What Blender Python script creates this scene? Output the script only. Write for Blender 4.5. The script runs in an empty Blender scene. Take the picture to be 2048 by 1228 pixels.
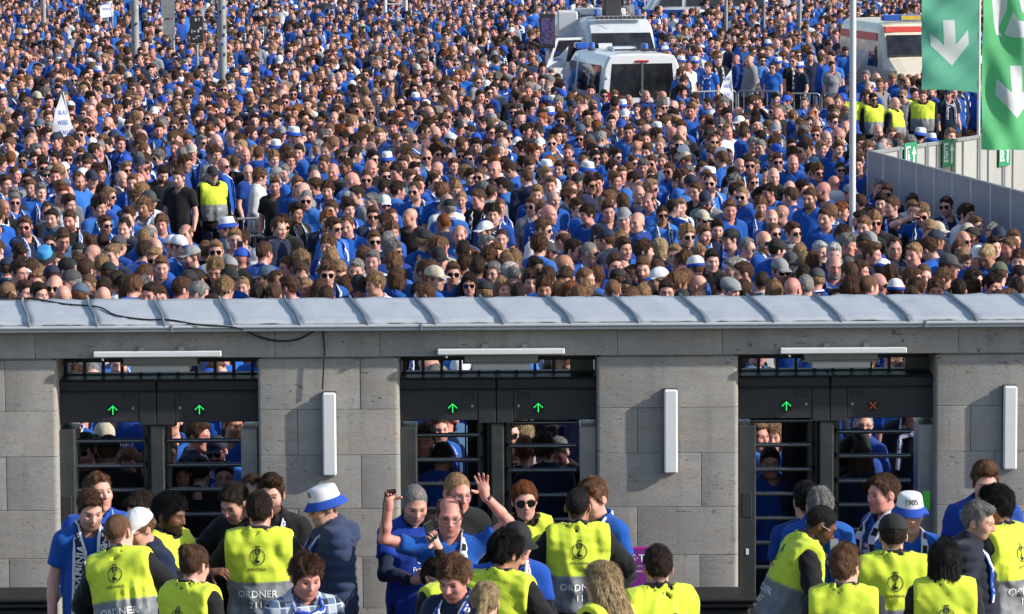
import bpy, bmesh, math, random
import numpy as np
from mathutils import Matrix, Vector
from mathutils.bvhtree import BVHTree

random.seed(7)
RNG = np.random.RandomState(11)
sc = bpy.context.scene
C = sc.collection
R = math.radians

# ------------------------------------------------------------------ camera
IW, IH, FPX = 2048.0, 1228.0, 8000.0
CAM_H = 5.83
PITCH = R(5.97)
ROLL = R(-0.35)
cam_d = bpy.data.cameras.new("camera")
cam = bpy.data.objects.new("camera", cam_d)
C.objects.link(cam)
cam_d.sensor_width = 36.0
cam_d.lens = 36.0 * FPX / IW
cam_d.clip_start = 0.5
cam_d.clip_end = 3000.0
CM = Matrix.Translation((0, 0, CAM_H)) @ Matrix.Rotation(math.pi / 2 - PITCH, 4, 'X') @ Matrix.Rotation(ROLL, 4, 'Z')
cam.matrix_world = CM
sc.camera = cam

# ------------------------------------------------------------------ sky, sun, exposure
SUN_EL, SUN_AZ = R(28.0), R(15.5)          # sun to the right, a little to the camera's side of the wall
S_DIR = Vector((math.cos(SUN_EL) * math.cos(SUN_AZ), -math.cos(SUN_EL) * math.sin(SUN_AZ), math.sin(SUN_EL)))
world = bpy.data.worlds.new("World")
sc.world = world
world.use_nodes = True
wn = world.node_tree.nodes
sky = wn.new('ShaderNodeTexSky')
sky.sky_type = 'NISHITA'
sky.sun_disc = False
sky.sun_elevation = SUN_EL
sky.sun_rotation = math.atan2(S_DIR.x, S_DIR.y)
sky.air_density = 1.0
sky.dust_density = 1.0
world.node_tree.links.new(sky.outputs[0], wn['Background'].inputs[0])
wn['Background'].inputs[1].default_value = 0.145
sun_d = bpy.data.lights.new("sun", 'SUN')
sun_d.energy = 4.5
sun_d.angle = R(1.0)
sun_d.color = (1.0, 0.945, 0.86)
sun = bpy.data.objects.new("sun", sun_d)
C.objects.link(sun)
sun.rotation_euler = S_DIR.to_track_quat('Z', 'Y').to_euler()
sun.location = S_DIR * 60
sc.view_settings.view_transform = 'Standard'
sc.view_settings.look = 'None'
sc.view_settings.exposure = 0.28
sc.view_settings.gamma = 1.0
sc.view_settings.use_curve_mapping = False
sc.cycles.max_bounces = 5
sc.cycles.diffuse_bounces = 2
sc.cycles.transparent_max_bounces = 6

# ------------------------------------------------------------------ picture <-> place
CMI = CM.inverted()
def ray(px, py):
    return (CM.to_3x3() @ Vector(((px - IW / 2) / FPX, -(py - IH / 2) / FPX, -1.0)))
def at_z(px, py, h):
    d = ray(px, py); t = (h - CAM_H) / d.z
    return Vector((0, 0, CAM_H)) + d * t
def at_y(px, py, y):
    d = ray(px, py)
    return Vector((0, 0, CAM_H)) + d * (y / d.y)
def proj(p):
    q = CMI @ Vector(p)
    return IW / 2 + FPX * q.x / -q.z, IH / 2 - FPX * q.y / -q.z
YW = 29.1                                    # front face of the gate wall
# ------------------------------------------------------------------ meshes
def mk_mesh(name, V, Fq, mats=(), attrs=None, smooth=True, midx=None):
    V = np.asarray(V, np.float32)
    me = bpy.data.meshes.new(name)
    if isinstance(Fq, np.ndarray):
        n, k = Fq.shape
        me.vertices.add(len(V)); me.vertices.foreach_set('co', V.ravel())
        me.loops.add(n * k); me.loops.foreach_set('vertex_index', Fq.astype(np.int32).ravel())
        me.polygons.add(n); me.polygons.foreach_set('loop_start', np.arange(0, n * k, k, dtype=np.int32))
        try: me.polygons.foreach_set('loop_total', np.full(n, k, np.int32))
        except Exception: pass
        if midx is not None: me.polygons.foreach_set('material_index', np.asarray(midx, np.int32))
        me.update(calc_edges=True)
    else:
        me.from_pydata([tuple(map(float, v)) for v in V], [], [tuple(f) for f in Fq])
    if attrs:
        for k, a in attrs.items():
            at = me.attributes.new(k, 'FLOAT', 'POINT')
            at.data.foreach_set('value', np.asarray(a, np.float32))
    for m in mats: me.materials.append(m)
    if smooth: me.polygons.foreach_set('use_smooth', np.ones(len(me.polygons), bool))
    return me

def link(name, data, parent=None, mat=None, **props):
    o = bpy.data.objects.new(name, data)
    C.objects.link(o)
    if parent is not None: o.parent = parent
    if mat is not None: o.matrix_local = mat if parent is not None else mat
    for k, v in props.items(): o[k] = v
    return o

def tag(o, label=None, cat=None, group=None, kind=None):
    if label: o['label'] = label
    if cat: o['category'] = cat
    if group: o['group'] = group
    if kind: o['kind'] = kind
    return o

class MB:
    """collects simple solids into one mesh"""
    def __init__(s): s.v = []; s.f = []; s.m = []; s.mi = 0
    def add(s, V, F):
        n = len(s.v); s.v += [tuple(v) for v in V]
        for f in F: s.f.append(tuple(i + n for i in f)); s.m.append(s.mi)
        return s
    def box(s, x0, x1, y0, y1, z0, z1, bev=0.0, M=None):
        if bev <= 0:
            V = [(x, y, z) for z in (z0, z1) for y in (y0, y1) for x in (x0, x1)]
            F = [(0, 2, 3, 1), (4, 5, 7, 6), (0, 1, 5, 4), (2, 6, 7, 3), (0, 4, 6, 2), (1, 3, 7, 5)]
        else:
            b = min(bev, (x1 - x0) * .49, (y1 - y0) * .49, (z1 - z0) * .49)
            xs, ys, zs = (x0, x1), (y0, y1), (z0, z1)
            V = []; idx = {}
            for i in (0, 1):
                for j in (0, 1):
                    for k in (0, 1):
                        sx, sy, sz = (1 if i == 0 else -1), (1 if j == 0 else -1), (1 if k == 0 else -1)
                        idx[i, j, k, 0] = len(V); V.append((xs[i], ys[j] + sy * b, zs[k] + sz * b))
                        idx[i, j, k, 1] = len(V); V.append((xs[i] + sx * b, ys[j], zs[k] + sz * b))
                        idx[i, j, k, 2] = len(V); V.append((xs[i] + sx * b, ys[j] + sy * b, zs[k]))
            F = []
            for i in (0, 1):
                q = [idx[i, 0, 0, 0], idx[i, 1, 0, 0], idx[i, 1, 1, 0], idx[i, 0, 1, 0]]
                F.append(q if i == 1 else q[::-1])
                q = [idx[0, i, 0, 1], idx[0, i, 1, 1], idx[1, i, 1, 1], idx[1, i, 0, 1]]
                F.append(q if i == 1 else q[::-1])
                q = [idx[0, 0, i, 2], idx[1, 0, i, 2], idx[1, 1, i, 2], idx[0, 1, i, 2]]
                F.append(q if i == 1 else q[::-1])
            for j in (0, 1):
                for k in (0, 1):
                    q = [idx[0, j, k, 1], idx[1, j, k, 1], idx[1, j, k, 2], idx[0, j, k, 2]]
                    F.append(q if (j + k) % 2 == 0 else q[::-1])
                    q = [idx[j, 0, k, 0], idx[j, 1, k, 0], idx[j, 1, k, 2], idx[j, 0, k, 2]]
                    F.append(q[::-1] if (j + k) % 2 == 0 else q)
                    q = [idx[j, k, 0, 0], idx[j, k, 1, 0], idx[j, k, 1, 1], idx[j, k, 0, 1]]
                    F.append(q if (j + k) % 2 == 0 else q[::-1])
            for i in (0, 1):
                for j in (0, 1):
                    for k in (0, 1):
                        q = [idx[i, j, k, 0], idx[i, j, k, 1], idx[i, j, k, 2]]
                        F.append(q if (i + j + k) % 2 == 1 else q[::-1])
        if M is not None: V = [tuple(M @ Vector(v)) for v in V]
        return s.add(V, F)
    def tube(s, pts, r, n=8, cap=True, sq=1.0):
        pts = [Vector(p) for p in pts]
        rs = r if isinstance(r, (list, tuple)) else [r] * len(pts)
        V = []; F = []
        up = None
        for i, p in enumerate(pts):
            t = (pts[min(i + 1, len(pts) - 1)] - pts[max(i - 1, 0)]).normalized()
            if up is None: up = Vector((0, 0, 1)) if abs(t.z) < .9 else Vector((0, 1, 0))
            a = t.cross(up).normalized(); b = a.cross(t).normalized(); up = b
            for k in range(n):
                w = 2 * math.pi * (k + .5) / n
                V.append(p + a * math.cos(w) * rs[i] + b * math.sin(w) * rs[i] * sq)
        for i in range(len(pts) - 1):
            for k in range(n):
                k2 = (k + 1) % n
                F.append((i * n + k, i * n + k2, (i + 1) * n + k2, (i + 1) * n + k)[::-1])
        if cap:
            F.append(tuple(range(n))); F.append(tuple(range((len(pts) - 1) * n, len(pts) * n))[::-1])
        return s.add(V, F)
    def prism(s, poly, y0, y1):
        """polygon in x,z extruded along y (y0 is the face towards the camera)"""
        n = len(poly)
        V = [(x, y0, z) for x, z in poly] + [(x, y1, z) for x, z in poly]
        F = [tuple(range(n)), tuple(range(n, 2 * n))[::-1]]
        F += [(i, i + n, (i + 1) % n + n, (i + 1) % n) for i in range(n)]
        return s.add(V, F)
    def lathe(s, prof, n=24, sy=1.0, M=None):
        V = []; F = []
        for r, z in prof:
            for k in range(n):
                w = 2 * math.pi * k / n
                V.append((r * math.cos(w), r * math.sin(w) * sy, z))
        for i in range(len(prof) - 1):
            for k in range(n):
                k2 = (k + 1) % n
                F.append((i * n + k, i * n + k2, (i + 1) * n + k2, (i + 1) * n + k))
        if M is not None: V = [tuple(M @ Vector(v)) for v in V]
        return s.add(V, F)
    def mesh(s, name, mats=(), smooth=False, fix=True):
        me = bpy.data.meshes.new(name)
        me.from_pydata([tuple(map(float, v)) for v in s.v], [], s.f)
        if fix:
            bm = bmesh.new(); bm.from_mesh(me)
            bmesh.ops.recalc_face_normals(bm, faces=bm.faces)
            bm.to_mesh(me); bm.free()
        for m in mats: me.materials.append(m)
        if any(s.m): me.polygons.foreach_set('material_index', s.m)
        if smooth:
            me.polygons.foreach_set('use_smooth', np.ones(len(me.polygons), bool))
            try: me.set_sharp_from_angle(angle=R(40))
            except Exception: pass
        return me
    def obj(s, name, mats, parent=None, smooth=False, mat=None):
        return link(name, s.mesh(name, mats if isinstance(mats, (list, tuple)) else [mats], smooth), parent, mat)

# ------------------------------------------------------------------ materials
class NT:
    def __init__(s, name):
        s.m = bpy.data.materials.new(name); s.m.use_nodes = True
        s.t = s.m.node_tree; s.b = s.t.nodes['Principled BSDF']
    def n(s, typ, **kw):
        nd = s.t.nodes.new('ShaderNode' + typ)
        for k, v in kw.items():
            if k.startswith('i_'):
                key = k[2:]; key = int(key) if key.isdigit() else key
                nd.inputs[key].default_value = v
            else: setattr(nd, k, v)
        return nd
    def l(s, a, b): s.t.links.new(a, b)
    def attr(s, name, typ='INSTANCER'):
        return s.n('Attribute', attribute_type=typ, attribute_name=name)
    def mix(s, fac, a, b, bt='MIX'):
        nd = s.n('Mix', data_type='RGBA', blend_type=bt)
        for inp, v in ((nd.inputs[0], fac), (nd.inputs[6], a), (nd.inputs[7], b)):
            if isinstance(v, bpy.types.NodeSocket): s.l(v, inp)
            elif isinstance(v, (int, float)): inp.default_value = v if inp.type == 'VALUE' else (v, v, v, 1)
            else: inp.default_value = (*v[:3], 1)
        return nd.outputs[2]
    def math(s, op, a, b=0.0, c=None, clamp=False):
        nd = s.n('Math', operation=op, use_clamp=clamp)
        for i, v in enumerate((a, b, c)):
            if v is None: continue
            if isinstance(v, bpy.types.NodeSocket): s.l(v, nd.inputs[i])
            else: nd.inputs[i].default_value = v
        return nd.outputs[0]
    def ramp(s, fac, stops, interp='LINEAR'):
        nd = s.n('ValToRGB'); cr = nd.color_ramp; cr.interpolation = interp
        while len(cr.elements) < len(stops): cr.elements.new(.5)
        for e, (p, c) in zip(cr.elements, stops):
            e.position = p; e.color = (*(c if isinstance(c, (tuple, list)) else (c, c, c)), 1)
        s.l(fac, nd.inputs[0]); return nd.outputs[0]
    def noise(s, scale, detail=3.0, rough=.55, vec=None, dist=0.0, out='Fac'):
        nd = s.n('TexNoise'); nd.inputs['Scale'].default_value = scale; nd.inputs['Detail'].default_value = detail
        nd.inputs['Roughness'].default_value = rough; nd.inputs['Distortion'].default_value = dist
        if vec is not None: s.l(vec, nd.inputs['Vector'])
        return nd.outputs[out]
    def coords(s, kind='Object', scale=(1, 1, 1), rot=(0, 0, 0), loc=(0, 0, 0)):
        tc = s.n('TexCoord'); mp = s.n('Mapping')
        mp.inputs['Scale'].default_value = scale; mp.inputs['Rotation'].default_value = rot; mp.inputs['Location'].default_value = loc
        s.l(tc.outputs[kind], mp.inputs[0]); return mp.outputs[0]
    def wcoords(s, scale=(1, 1, 1)):
        g = s.n('NewGeometry'); mp = s.n('Mapping'); mp.inputs['Scale'].default_value = scale
        s.l(g.outputs['Position'], mp.inputs[0]); return mp.outputs[0]
    def bump(s, h, strength=.3, dist=.01):
        nd = s.n('Bump'); nd.inputs['Strength'].default_value = strength; nd.inputs['Distance'].default_value = dist
        s.l(h, nd.inputs['Height']); s.l(nd.outputs[0], s.b.inputs['Normal'])
    def set(s, **kw):
        for k, v in kw.items():
            inp = s.b.inputs[k.replace('_', ' ')]
            if isinstance(v, bpy.types.NodeSocket): s.l(v, inp)
            elif isinstance(v, (tuple, list)) and len(v) == 3: inp.default_value = (*v, 1)
            else: inp.default_value = v
        return s

def plain(name, col, rough=.5, metal=0.0, var=.12, scale=9.0, bump=0.0, coat=0.0):
    t = NT(name)
    c = t.coords('Object')
    n = t.noise(scale, 4, .6, c)
    lo = tuple(x * (1 - var) for x in col); hi = tuple(min(1, x * (1 + var)) for x in col)
    t.set(Base_Color=t.ramp(n, [(.3, lo), (.7, hi)]), Metallic=metal)
    n2 = t.noise(scale * 3.1, 3, .6, c)
    t.set(Roughness=t.ramp(n2, [(.3, max(.05, rough - .08)), (.7, min(1, rough + .08))]))
    if coat: t.set(Coat_Weight=coat)
    if bump: t.bump(t.noise(scale * 6, 4, .6, c), .4, bump)
    return t.m
# ------------------------------------------------------------------ implicit surfaces for people and clothes
def m4(M): return np.array(M, np.float64)
def T_(x, y, z): return Matrix.Translation((x, y, z))
def Rx(a): return Matrix.Rotation(R(a), 4, 'X')
def Ry(a): return Matrix.Rotation(R(a), 4, 'Y')
def Rz(a): return Matrix.Rotation(R(a), 4, 'Z')

def axis(lo, hi, coarse, fines):
    out = [lo]; x = lo
    while x < hi:
        st = coarse
        for a, b, s in fines:
            if a - 1e-6 <= x < b: st = min(st, s)
            elif x < a < x + st: st = min(st, max(s, a - x))
        x += st; out.append(x)
    return np.array(out, np.float32)

def smin(a, b, k):
    if k <= 0: return np.minimum(a, b)
    h = np.maximum(k - np.abs(a - b), 0) / k
    return np.minimum(a, b) - h * h * k * .25
def smax(a, b, k): return -smin(-a, -b, k)
def d_ell(X, Y, Z, c, r):
    x = (X - c[0]); y = (Y - c[1]); z = (Z - c[2])
    k0 = np.sqrt((x / r[0]) ** 2 + (y / r[1]) ** 2 + (z / r[2]) ** 2) + 1e-6
    k1 = np.sqrt((x / r[0] ** 2) ** 2 + (y / r[1] ** 2) ** 2 + (z / r[2] ** 2) ** 2) + 1e-6
    return k0 * (k0 - 1) / k1
def d_cone(X, Y, Z, a, b, ra, rb):
    ax, ay, az = a; bx, by, bz = b[0] - ax, b[1] - ay, b[2] - az
    L = bx * bx + by * by + bz * bz + 1e-9
    x = X - ax; y = Y - ay; z = Z - az
    t = np.clip((x * bx + y * by + z * bz) / L, 0, 1)
    return np.sqrt((x - t * bx) ** 2 + (y - t * by) ** 2 + (z - t * bz) ** 2) - (ra + (rb - ra) * t)

class F:
    def __init__(s, lo, hi, coarse, fines=()):
        s.ax = [axis(lo[i], hi[i], coarse if not isinstance(coarse, (tuple, list)) else coarse[i], [(a[i], b[i], st) for a, b, st in fines]) for i in range(3)]
        s.D = np.full([len(a) for a in s.ax], .3, np.float32)
    def block(s, lo, hi):
        sl = tuple(slice(max(0, int(np.searchsorted(a, lo[i])) - 1), int(np.searchsorted(a, hi[i])) + 1) for i, a in enumerate(s.ax))
        X = s.ax[0][sl[0]][:, None, None]; Y = s.ax[1][sl[1]][None, :, None]; Z = s.ax[2][sl[2]][None, None, :]
        return sl, X, Y, Z
    def all(s): return s.ax[0][:, None, None], s.ax[1][None, :, None], s.ax[2][None, None, :]
    def cone(s, a, b, ra, rb, k=.02, sub=False):
        m = max(ra, rb) + k + .06
        lo = [min(a[i], b[i]) - m for i in range(3)]; hi = [max(a[i], b[i]) + m for i in range(3)]
        sl, X, Y, Z = s.block(lo, hi)
        d = d_cone(X, Y, Z, a, b, ra, rb)
        s.D[sl] = smax(s.D[sl], -d, k) if sub else smin(s.D[sl], d, k)
    def ell(s, c, r, M=None, k=.02, sub=False):
        cw = Vector(c) if M is None else M @ Vector(c)
        m = max(r) + k + .06
        sl, X, Y, Z = s.block([v - m for v in cw], [v + m for v in cw])
        if M is None: d = d_ell(X, Y, Z, c, r)
        else:
            Q = m4(M.inverted())
            d = d_ell(Q[0, 0] * X + Q[0, 1] * Y + Q[0, 2] * Z + Q[0, 3], Q[1, 0] * X + Q[1, 1] * Y + Q[1, 2] * Z + Q[1, 3], Q[2, 0] * X + Q[2, 1] * Y + Q[2, 2] * Z + Q[2, 3], c, r)
        s.D[sl] = smax(s.D[sl], -d, k) if sub else smin(s.D[sl], d, k)
    def local(s, M):
        X, Y, Z = s.all(); Q = m4(M.inverted()).astype(np.float32)
        return (Q[0, 0] * X + Q[0, 1] * Y + Q[0, 2] * Z + Q[0, 3], Q[1, 0] * X + Q[1, 1] * Y + Q[1, 2] * Z + Q[1, 3], Q[2, 0] * X + Q[2, 1] * Y + Q[2, 2] * Z + Q[2, 3])
    def nets(s):
        D = s.D; D[0] = D[-1] = .05; D[:, 0] = D[:, -1] = .05; D[:, :, 0] = D[:, :, -1] = .05
        S = D < 0
        n = np.zeros([k - 1 for k in D.shape], np.uint8)
        for o in np.ndindex(2, 2, 2):
            n += S[o[0]:S.shape[0] - 1 + o[0], o[1]:S.shape[1] - 1 + o[1], o[2]:S.shape[2] - 1 + o[2]]
        act = (n > 0) & (n < 8)
        I, J, K = np.nonzero(act)
        idx = np.full(act.shape, -1, np.int32); idx[act] = np.arange(len(I))
        P = np.zeros((len(I), 3), np.float32); cnt = np.zeros(len(I), np.float32)
        for a in range(3):
            for o in np.ndindex(2, 2):
                c1 = [0, 0, 0]; oth = [q for q in range(3) if q != a]
                c1[oth[0]], c1[oth[1]] = o; c2 = list(c1); c2[a] = 1
                d1 = D[I + c1[0], J + c1[1], K + c1[2]]; d2 = D[I + c2[0], J + c2[1], K + c2[2]]
                cr = (d1 < 0) != (d2 < 0)
                t = np.where(cr, d1 / np.where(cr, d1 - d2, 1), 0)
                q = [s.ax[0][I + c1[0]], s.ax[1][J + c1[1]], s.ax[2][K + c1[2]]]
                e = [s.ax[0][I + c2[0]], s.ax[1][J + c2[1]], s.ax[2][K + c2[2]]]
                for i in range(3): P[:, i] += np.where(cr, q[i] + t * (e[i] - q[i]), 0)
                cnt += cr
        P /= cnt[:, None]
        Q = []
        for a in range(3):
            b, c = [(1, 2), (2, 0), (0, 1)][a]
            s1 = [slice(1, -1)] * 3; s1[a] = slice(0, -1); s2 = list(s1); s2[a] = slice(1, None)
            A = S[tuple(s1)]; B = S[tuple(s2)]
            for flip, msk in ((0, A & ~B), (1, ~A & B)):
                g = list(np.nonzero(msk))
                for i in range(3):
                    if i != a: g[i] = g[i] + 1
                def cell(db, dc):
                    h = list(g); h[b] = h[b] - db; h[c] = h[c] - dc
                    return idx[h[0], h[1], h[2]]
                q = np.stack([cell(1, 1), cell(0, 1), cell(0, 0), cell(1, 0)], 1)
                Q.append(q[:, ::-1] if flip else q)
        return P, np.concatenate(Q).astype(np.int32)

def wob(X, Y, Z, freq, seed, n=5):
    r = np.random.RandomState(seed); o = 0
    for i in range(n):
        v = r.normal(size=3); v *= freq * r.uniform(.6, 1.5) / np.linalg.norm(v)
        o = o + np.sin(v[0] * X + v[1] * Y + v[2] * Z + r.uniform(0, 6.3))
    return o / n ** .5

# ------------------------------------------------------------------ the body
HEADC = (0, -.014, .128)
def skel(p):
    """joints of one person (feet at the origin, facing -Y)"""
    T = T_(0, 0, .95) @ Rz(p.get('twist', 0)) @ Rx(p.get('lean', 0)) @ Ry(p.get('side', 0)) @ T_(0, 0, -.95)
    H = T @ T_(0, .012, 1.515) @ Rz(p.get('hy', 0)) @ Rx(p.get('hp', 0)) @ Ry(p.get('hr', 0)) @ T_(*HEADC)
    arms = {}
    w = p.get('w', 1.0)
    for sg, key in ((1, 'L'), (-1, 'R')):
        a = p.get(key, {})
        S = T @ Vector((sg * .178 * w, .015, 1.415))
        W = T @ Vector(a.get('w', (sg * .245 * w, -.075, .905)))
        pole = (T.to_3x3() @ Vector(a.get('pole', (sg * .22, .9, -.1)))).normalized()
        l1, l2 = .285, .255
        v = W - S; d = v.length
        if d > l1 + l2 - .004: W = S + v * ((l1 + l2 - .004) / d); v = W - S; d = v.length
        u = v / d
        ca = (l1 * l1 + d * d - l2 * l2) / (2 * l1 * d)
        pp = (pole - u * pole.dot(u)).normalized()
        E = S + u * (l1 * ca) + pp * (l1 * math.sqrt(max(0, 1 - ca * ca)))
        arms[sg] = (S, E, W)
    return dict(T=T, H=H, arms=arms)

def torso(Fd, T, p, inf, k=.05):
    b = p.get('b', 1.0); w = p.get('w', 1.0); fem = p.get('fem', 0)
    Fd.ell((0, .0, .95), (.158 * (.5 + .5 * b) + inf, .112 * b + inf, .14 + inf), T, k)
    Fd.ell((0, -.018 * b * b, 1.12), (.140 * b + inf, .108 * b + inf, .20 + inf), T, k)
    Fd.ell((0, .006, 1.29), (.158 * w * (.6 + .4 * b) + inf, .112 * (.5 + .5 * b) + inf, .18 + inf), T, k)
    if fem: Fd.ell((0, -.075, 1.27), (.125 + inf * .6, .07 + inf * .6, .07 + inf * .6), T, .05)
    a, c = T @ Vector((-.15 * w, .015, 1.418)), T @ Vector((.15 * w, .015, 1.418))
    Fd.cone(a, c, .055 + inf * .8, .055 + inf * .8, k)
    for sg in (1, -1):
        Fd.cone(T @ Vector((sg * .115 * w, .022, 1.43)), T @ Vector((sg * .02, .022, 1.515)), .046 + inf * .7, .05 + inf * .5, k)

def head_d(X, Y, Z, g):
    """distance to a head; x to its left, -y the face"""
    fw = g.get('fw', 1.0); jw = g.get('jw', 1.0); ns = g.get('ns', 1.0)
    ax = np.abs(X)
    d = d_ell(X, Y, Z, (0, .012, .035), (.077, .097, .091))
    d = smin(d, d_ell(X, Y, Z, (0, -.032, -.030), (.061 * fw, .064, .082)), .045)
    d = smin(d, d_ell(ax, Y, Z, (.030 * jw, -.040, -.078), (.030, .040, .032)), .03)
    d = smin(d, d_ell(X, Y, Z, (0, -.074, -.102), (.022 * jw, .019, .017)), .03)
    d = smin(d, d_cone(ax, Y, Z, (.0, -.090, .028), (.040, -.076, .029), .011, .010), .018)      # brow
    d = smin(d, d_ell(ax, Y, Z, (.043 * fw, -.062, -.018), (.020, .024, .022)), .03)               # cheek
    d = smax(d, -d_ell(ax, Y, Z, (.032, -.104, .007), (.020, .021, .0125)), .012)                  # eye socket
    d = smin(d, d_ell(ax, Y, Z, (.032, -.0755, .006), (.0135, .0125, .0115)), .003)                # eyeball and lids
    d = smin(d, d_cone(X, Y, Z, (0, -.089, .018), (0, -.112 - .006 * (ns - 1), -.024), .0078, .0115 * ns), .012)
    d = smin(d, d_ell(ax, Y, Z, (.0125, -.100, -.027), (.0095 * ns, .0105, .0085)), .007)
    d = smin(d, d_ell(X, Y, Z, (0, -.083, -.056), (.026, .018, .018)), .016)                       # mouth mound
    d = smin(d, d_cone(ax, Y, Z, (0, -.0985, -.0505), (.017, -.091, -.0535), .0052, .0038), .005)
    d = smin(d, d_cone(ax, Y, Z, (0, -.0975, -.0625), (.015, -.091, -.0610), .0062, .0042), .005)
    d = smax(d, -d_cone(ax, Y, Z, (0, -.1035, -.0563), (.021, -.095, -.0565), .0026, .002), .003)
    ear = d_ell(ax - .18 * (Y - .01), Y, Z, (.0795, .013, -.004), (.0085, .021, .032))
    ear = smax(ear, -d_ell(ax, Y, Z, (.0905, .009, -.001), (.008, .011, .018)), .005)
    d = smin(d, ear, .006)
    return d

def head_masks(P, Hm):
    """lip, brow, eye, beard weights of the points P of a body"""
    Q = m4(Hm.inverted()); L = P @ Q[:3, :3].T + Q[:3, 3]
    x, y, z = np.abs(L[:, 0]), L[:, 1], L[:, 2]
    face = (y < -.03) & (np.abs(L).max(1) < .16)
    def sm(v, a, b): return np.clip((v - a) / (b - a), 0, 1)
    lip = face * sm(-(np.abs(z + .0565) - .003), -.0075, -.003) * sm(-(x - .004), -.024, -.017)
    bz = .0305 - .10 * np.abs(x - .036) - 2.2 * (x - .034) ** 2
    brow = face * sm(-np.abs(z - bz), -.0075, -.0035) * sm(x, .009, .014) * sm(-x, -.056, -.050)
    eye = face * sm(-(np.hypot((x - .032) / 1.75, z - .0065)), -.0085, -.0055) * (y < -.07)
    bline = np.interp(y, [-.12, -.06, -.03, .0, .02], [-.034, -.040, -.020, .01, .03])
    beard = (np.abs(L).max(1) < .17) * sm(-(z - bline), 0, .010) * sm(-y, -.018, .0) * sm(z, -.150, -.125)
    hole = np.hypot(x, (z + .056) * 1.3) < .019
    beard = np.where(hole, beard * .15, beard); beard = np.where((y < -.095) & (z > -.04), 0, beard)
    hl = np.interp(y, HAIRLINE[0], HAIRLINE[1]) + .25 * np.maximum(x - .045, 0) * (y < -.045)
    scalp = (np.abs(L).max(1) < .17) * sm(z - hl, -.006, .012) * ((x < .083) | (y < -.015) | (y > .04))
    return lip, brow, eye, beard, scalp

def hand(Fd, W, d, n, sg, curl=20, spread=6, step=None):
    d = Vector(d).normalized(); n = Vector(n); n = (n - d * n.dot(d)).normalized(); s = d.cross(n)   # s: towards the thumb, picked below
    ts = s * (1 if sg > 0 else -1)
    M = Matrix((( *s, 0), (*d, 0), (*n, 0), (0, 0, 0, 1))).transposed(); M.translation = W + d * .052
    Fd.ell((0, 0, 0), (.041, .052, .0155), M, .012)
    Fd.cone(W - d * .02, W + d * .03, .026, .028, .02)
    for i, (o, L) in enumerate(((.031, .068), (.0105, .078), (-.0105, .072), (-.030, .056))):
        q = W + d * (.092 - .004 * abs(i - 1)) + ts * o
        ang = R(spread) * (o / .02); cu = 0
        for j, f in enumerate((.45, .32, .23)):
            cu += R(curl) * (1, 1.2, .9)[j]
            dd = (d * math.cos(ang) + ts * math.sin(ang)) * math.cos(cu) + n * math.sin(cu)
            q2 = q + dd * (L * f)
            Fd.cone(q, q2, .0098 - .0008 * j, .0090 - .0008 * j, .003); q = q2
    q = W + d * .028 + ts * .030
    for L, a in ((.036, .75), (.032, .55)):
        dd = (d * (1 - a) + ts * a + n * (.25 + .012 * curl)).normalized()
        q2 = q + dd * L; Fd.cone(q, q2, .0125, .0098, .008); q = q2

def body_mesh(p, hs=.0071, cs=.034, hand_step=.0068):
    k = skel(p); T, H = k['T'], k['H']
    pts = [T @ Vector((0, 0, .84)), H @ Vector((0, 0, .14)), H @ Vector((0, -.14, 0)), T @ Vector((.24, .14, 1.2)), T @ Vector((-.24, -.19, 1.2))]
    fines = []
    hc = H.translation
    fines.append((hc - Vector((.105, .125, .15)), hc + Vector((.105, .125, .13)), hs))
    for sg in (1, -1):
        S, E, W = k['arms'][sg]; pts += [S, E, W]
        a = p.get('L' if sg > 0 else 'R', {})
        if a.get('hand'):
            c = W + Vector(a['hand']['d']).normalized() * .07; pts += [c + Vector((.1, .1, .1)), c - Vector((.1, .1, .1))]
            fines.append((c - Vector((.10, .10, .10)), c + Vector((.10, .10, .10)), hand_step))
    lo = [min(q[i] for q in pts) - .08 for i in range(3)]; hi = [max(q[i] for q in pts) + .08 for i in range(3)]
    Fd = F(lo, hi, cs, fines)
    torso(Fd, T, p, -.028)
    nk = p.get('nk', 1.0)
    Fd.cone(T @ Vector((0, .028, 1.45)), H @ Vector((0, .018, -.055)), .060 * nk, .054 * nk, .03)
    for sg in (1, -1):
        S, E, W = k['arms'][sg]; ab = p.get('ab', 1.0)
        Fd.cone(S, E, .050 * ab, .040 * ab, .03); Fd.cone(E, E.lerp(W, .35), .040 * ab, .041 * ab, .02); Fd.cone(E.lerp(W, .35), W, .041 * ab, .027, .02)
        a = p.get('L' if sg > 0 else 'R', {})
        if a.get('hand'):
            h = a['hand']; hand(Fd, W, h['d'], h['n'], sg * h.get('flip', 1), h.get('curl', 20), h.get('spread', 6))
    m = .19
    sl, X, Y, Z = Fd.block([v - m for v in hc], [v + m for v in hc])
    Q = m4(H.inverted()).astype(np.float32)
    f = 1.0 / p.get('hsz', 1.0)
    L = [(Q[i, 0] * X + Q[i, 1] * Y + Q[i, 2] * Z + Q[i, 3]) * f for i in range(3)]
    Fd.D[sl] = smin(Fd.D[sl], head_d(*L, p.get('g', {})).astype(np.float32) / f, .022)
    P, Fq = Fd.nets()
    Hs = H @ Matrix.Scale(p.get('hsz', 1.0), 4)
    lip, brow, eye, beard, scalp = head_masks(P.astype(np.float64), Hs)
    k['Hs'] = Hs
    return P, Fq, dict(lip=lip, brow=brow, eye=eye, beard=beard, scalp=scalp), k

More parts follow.
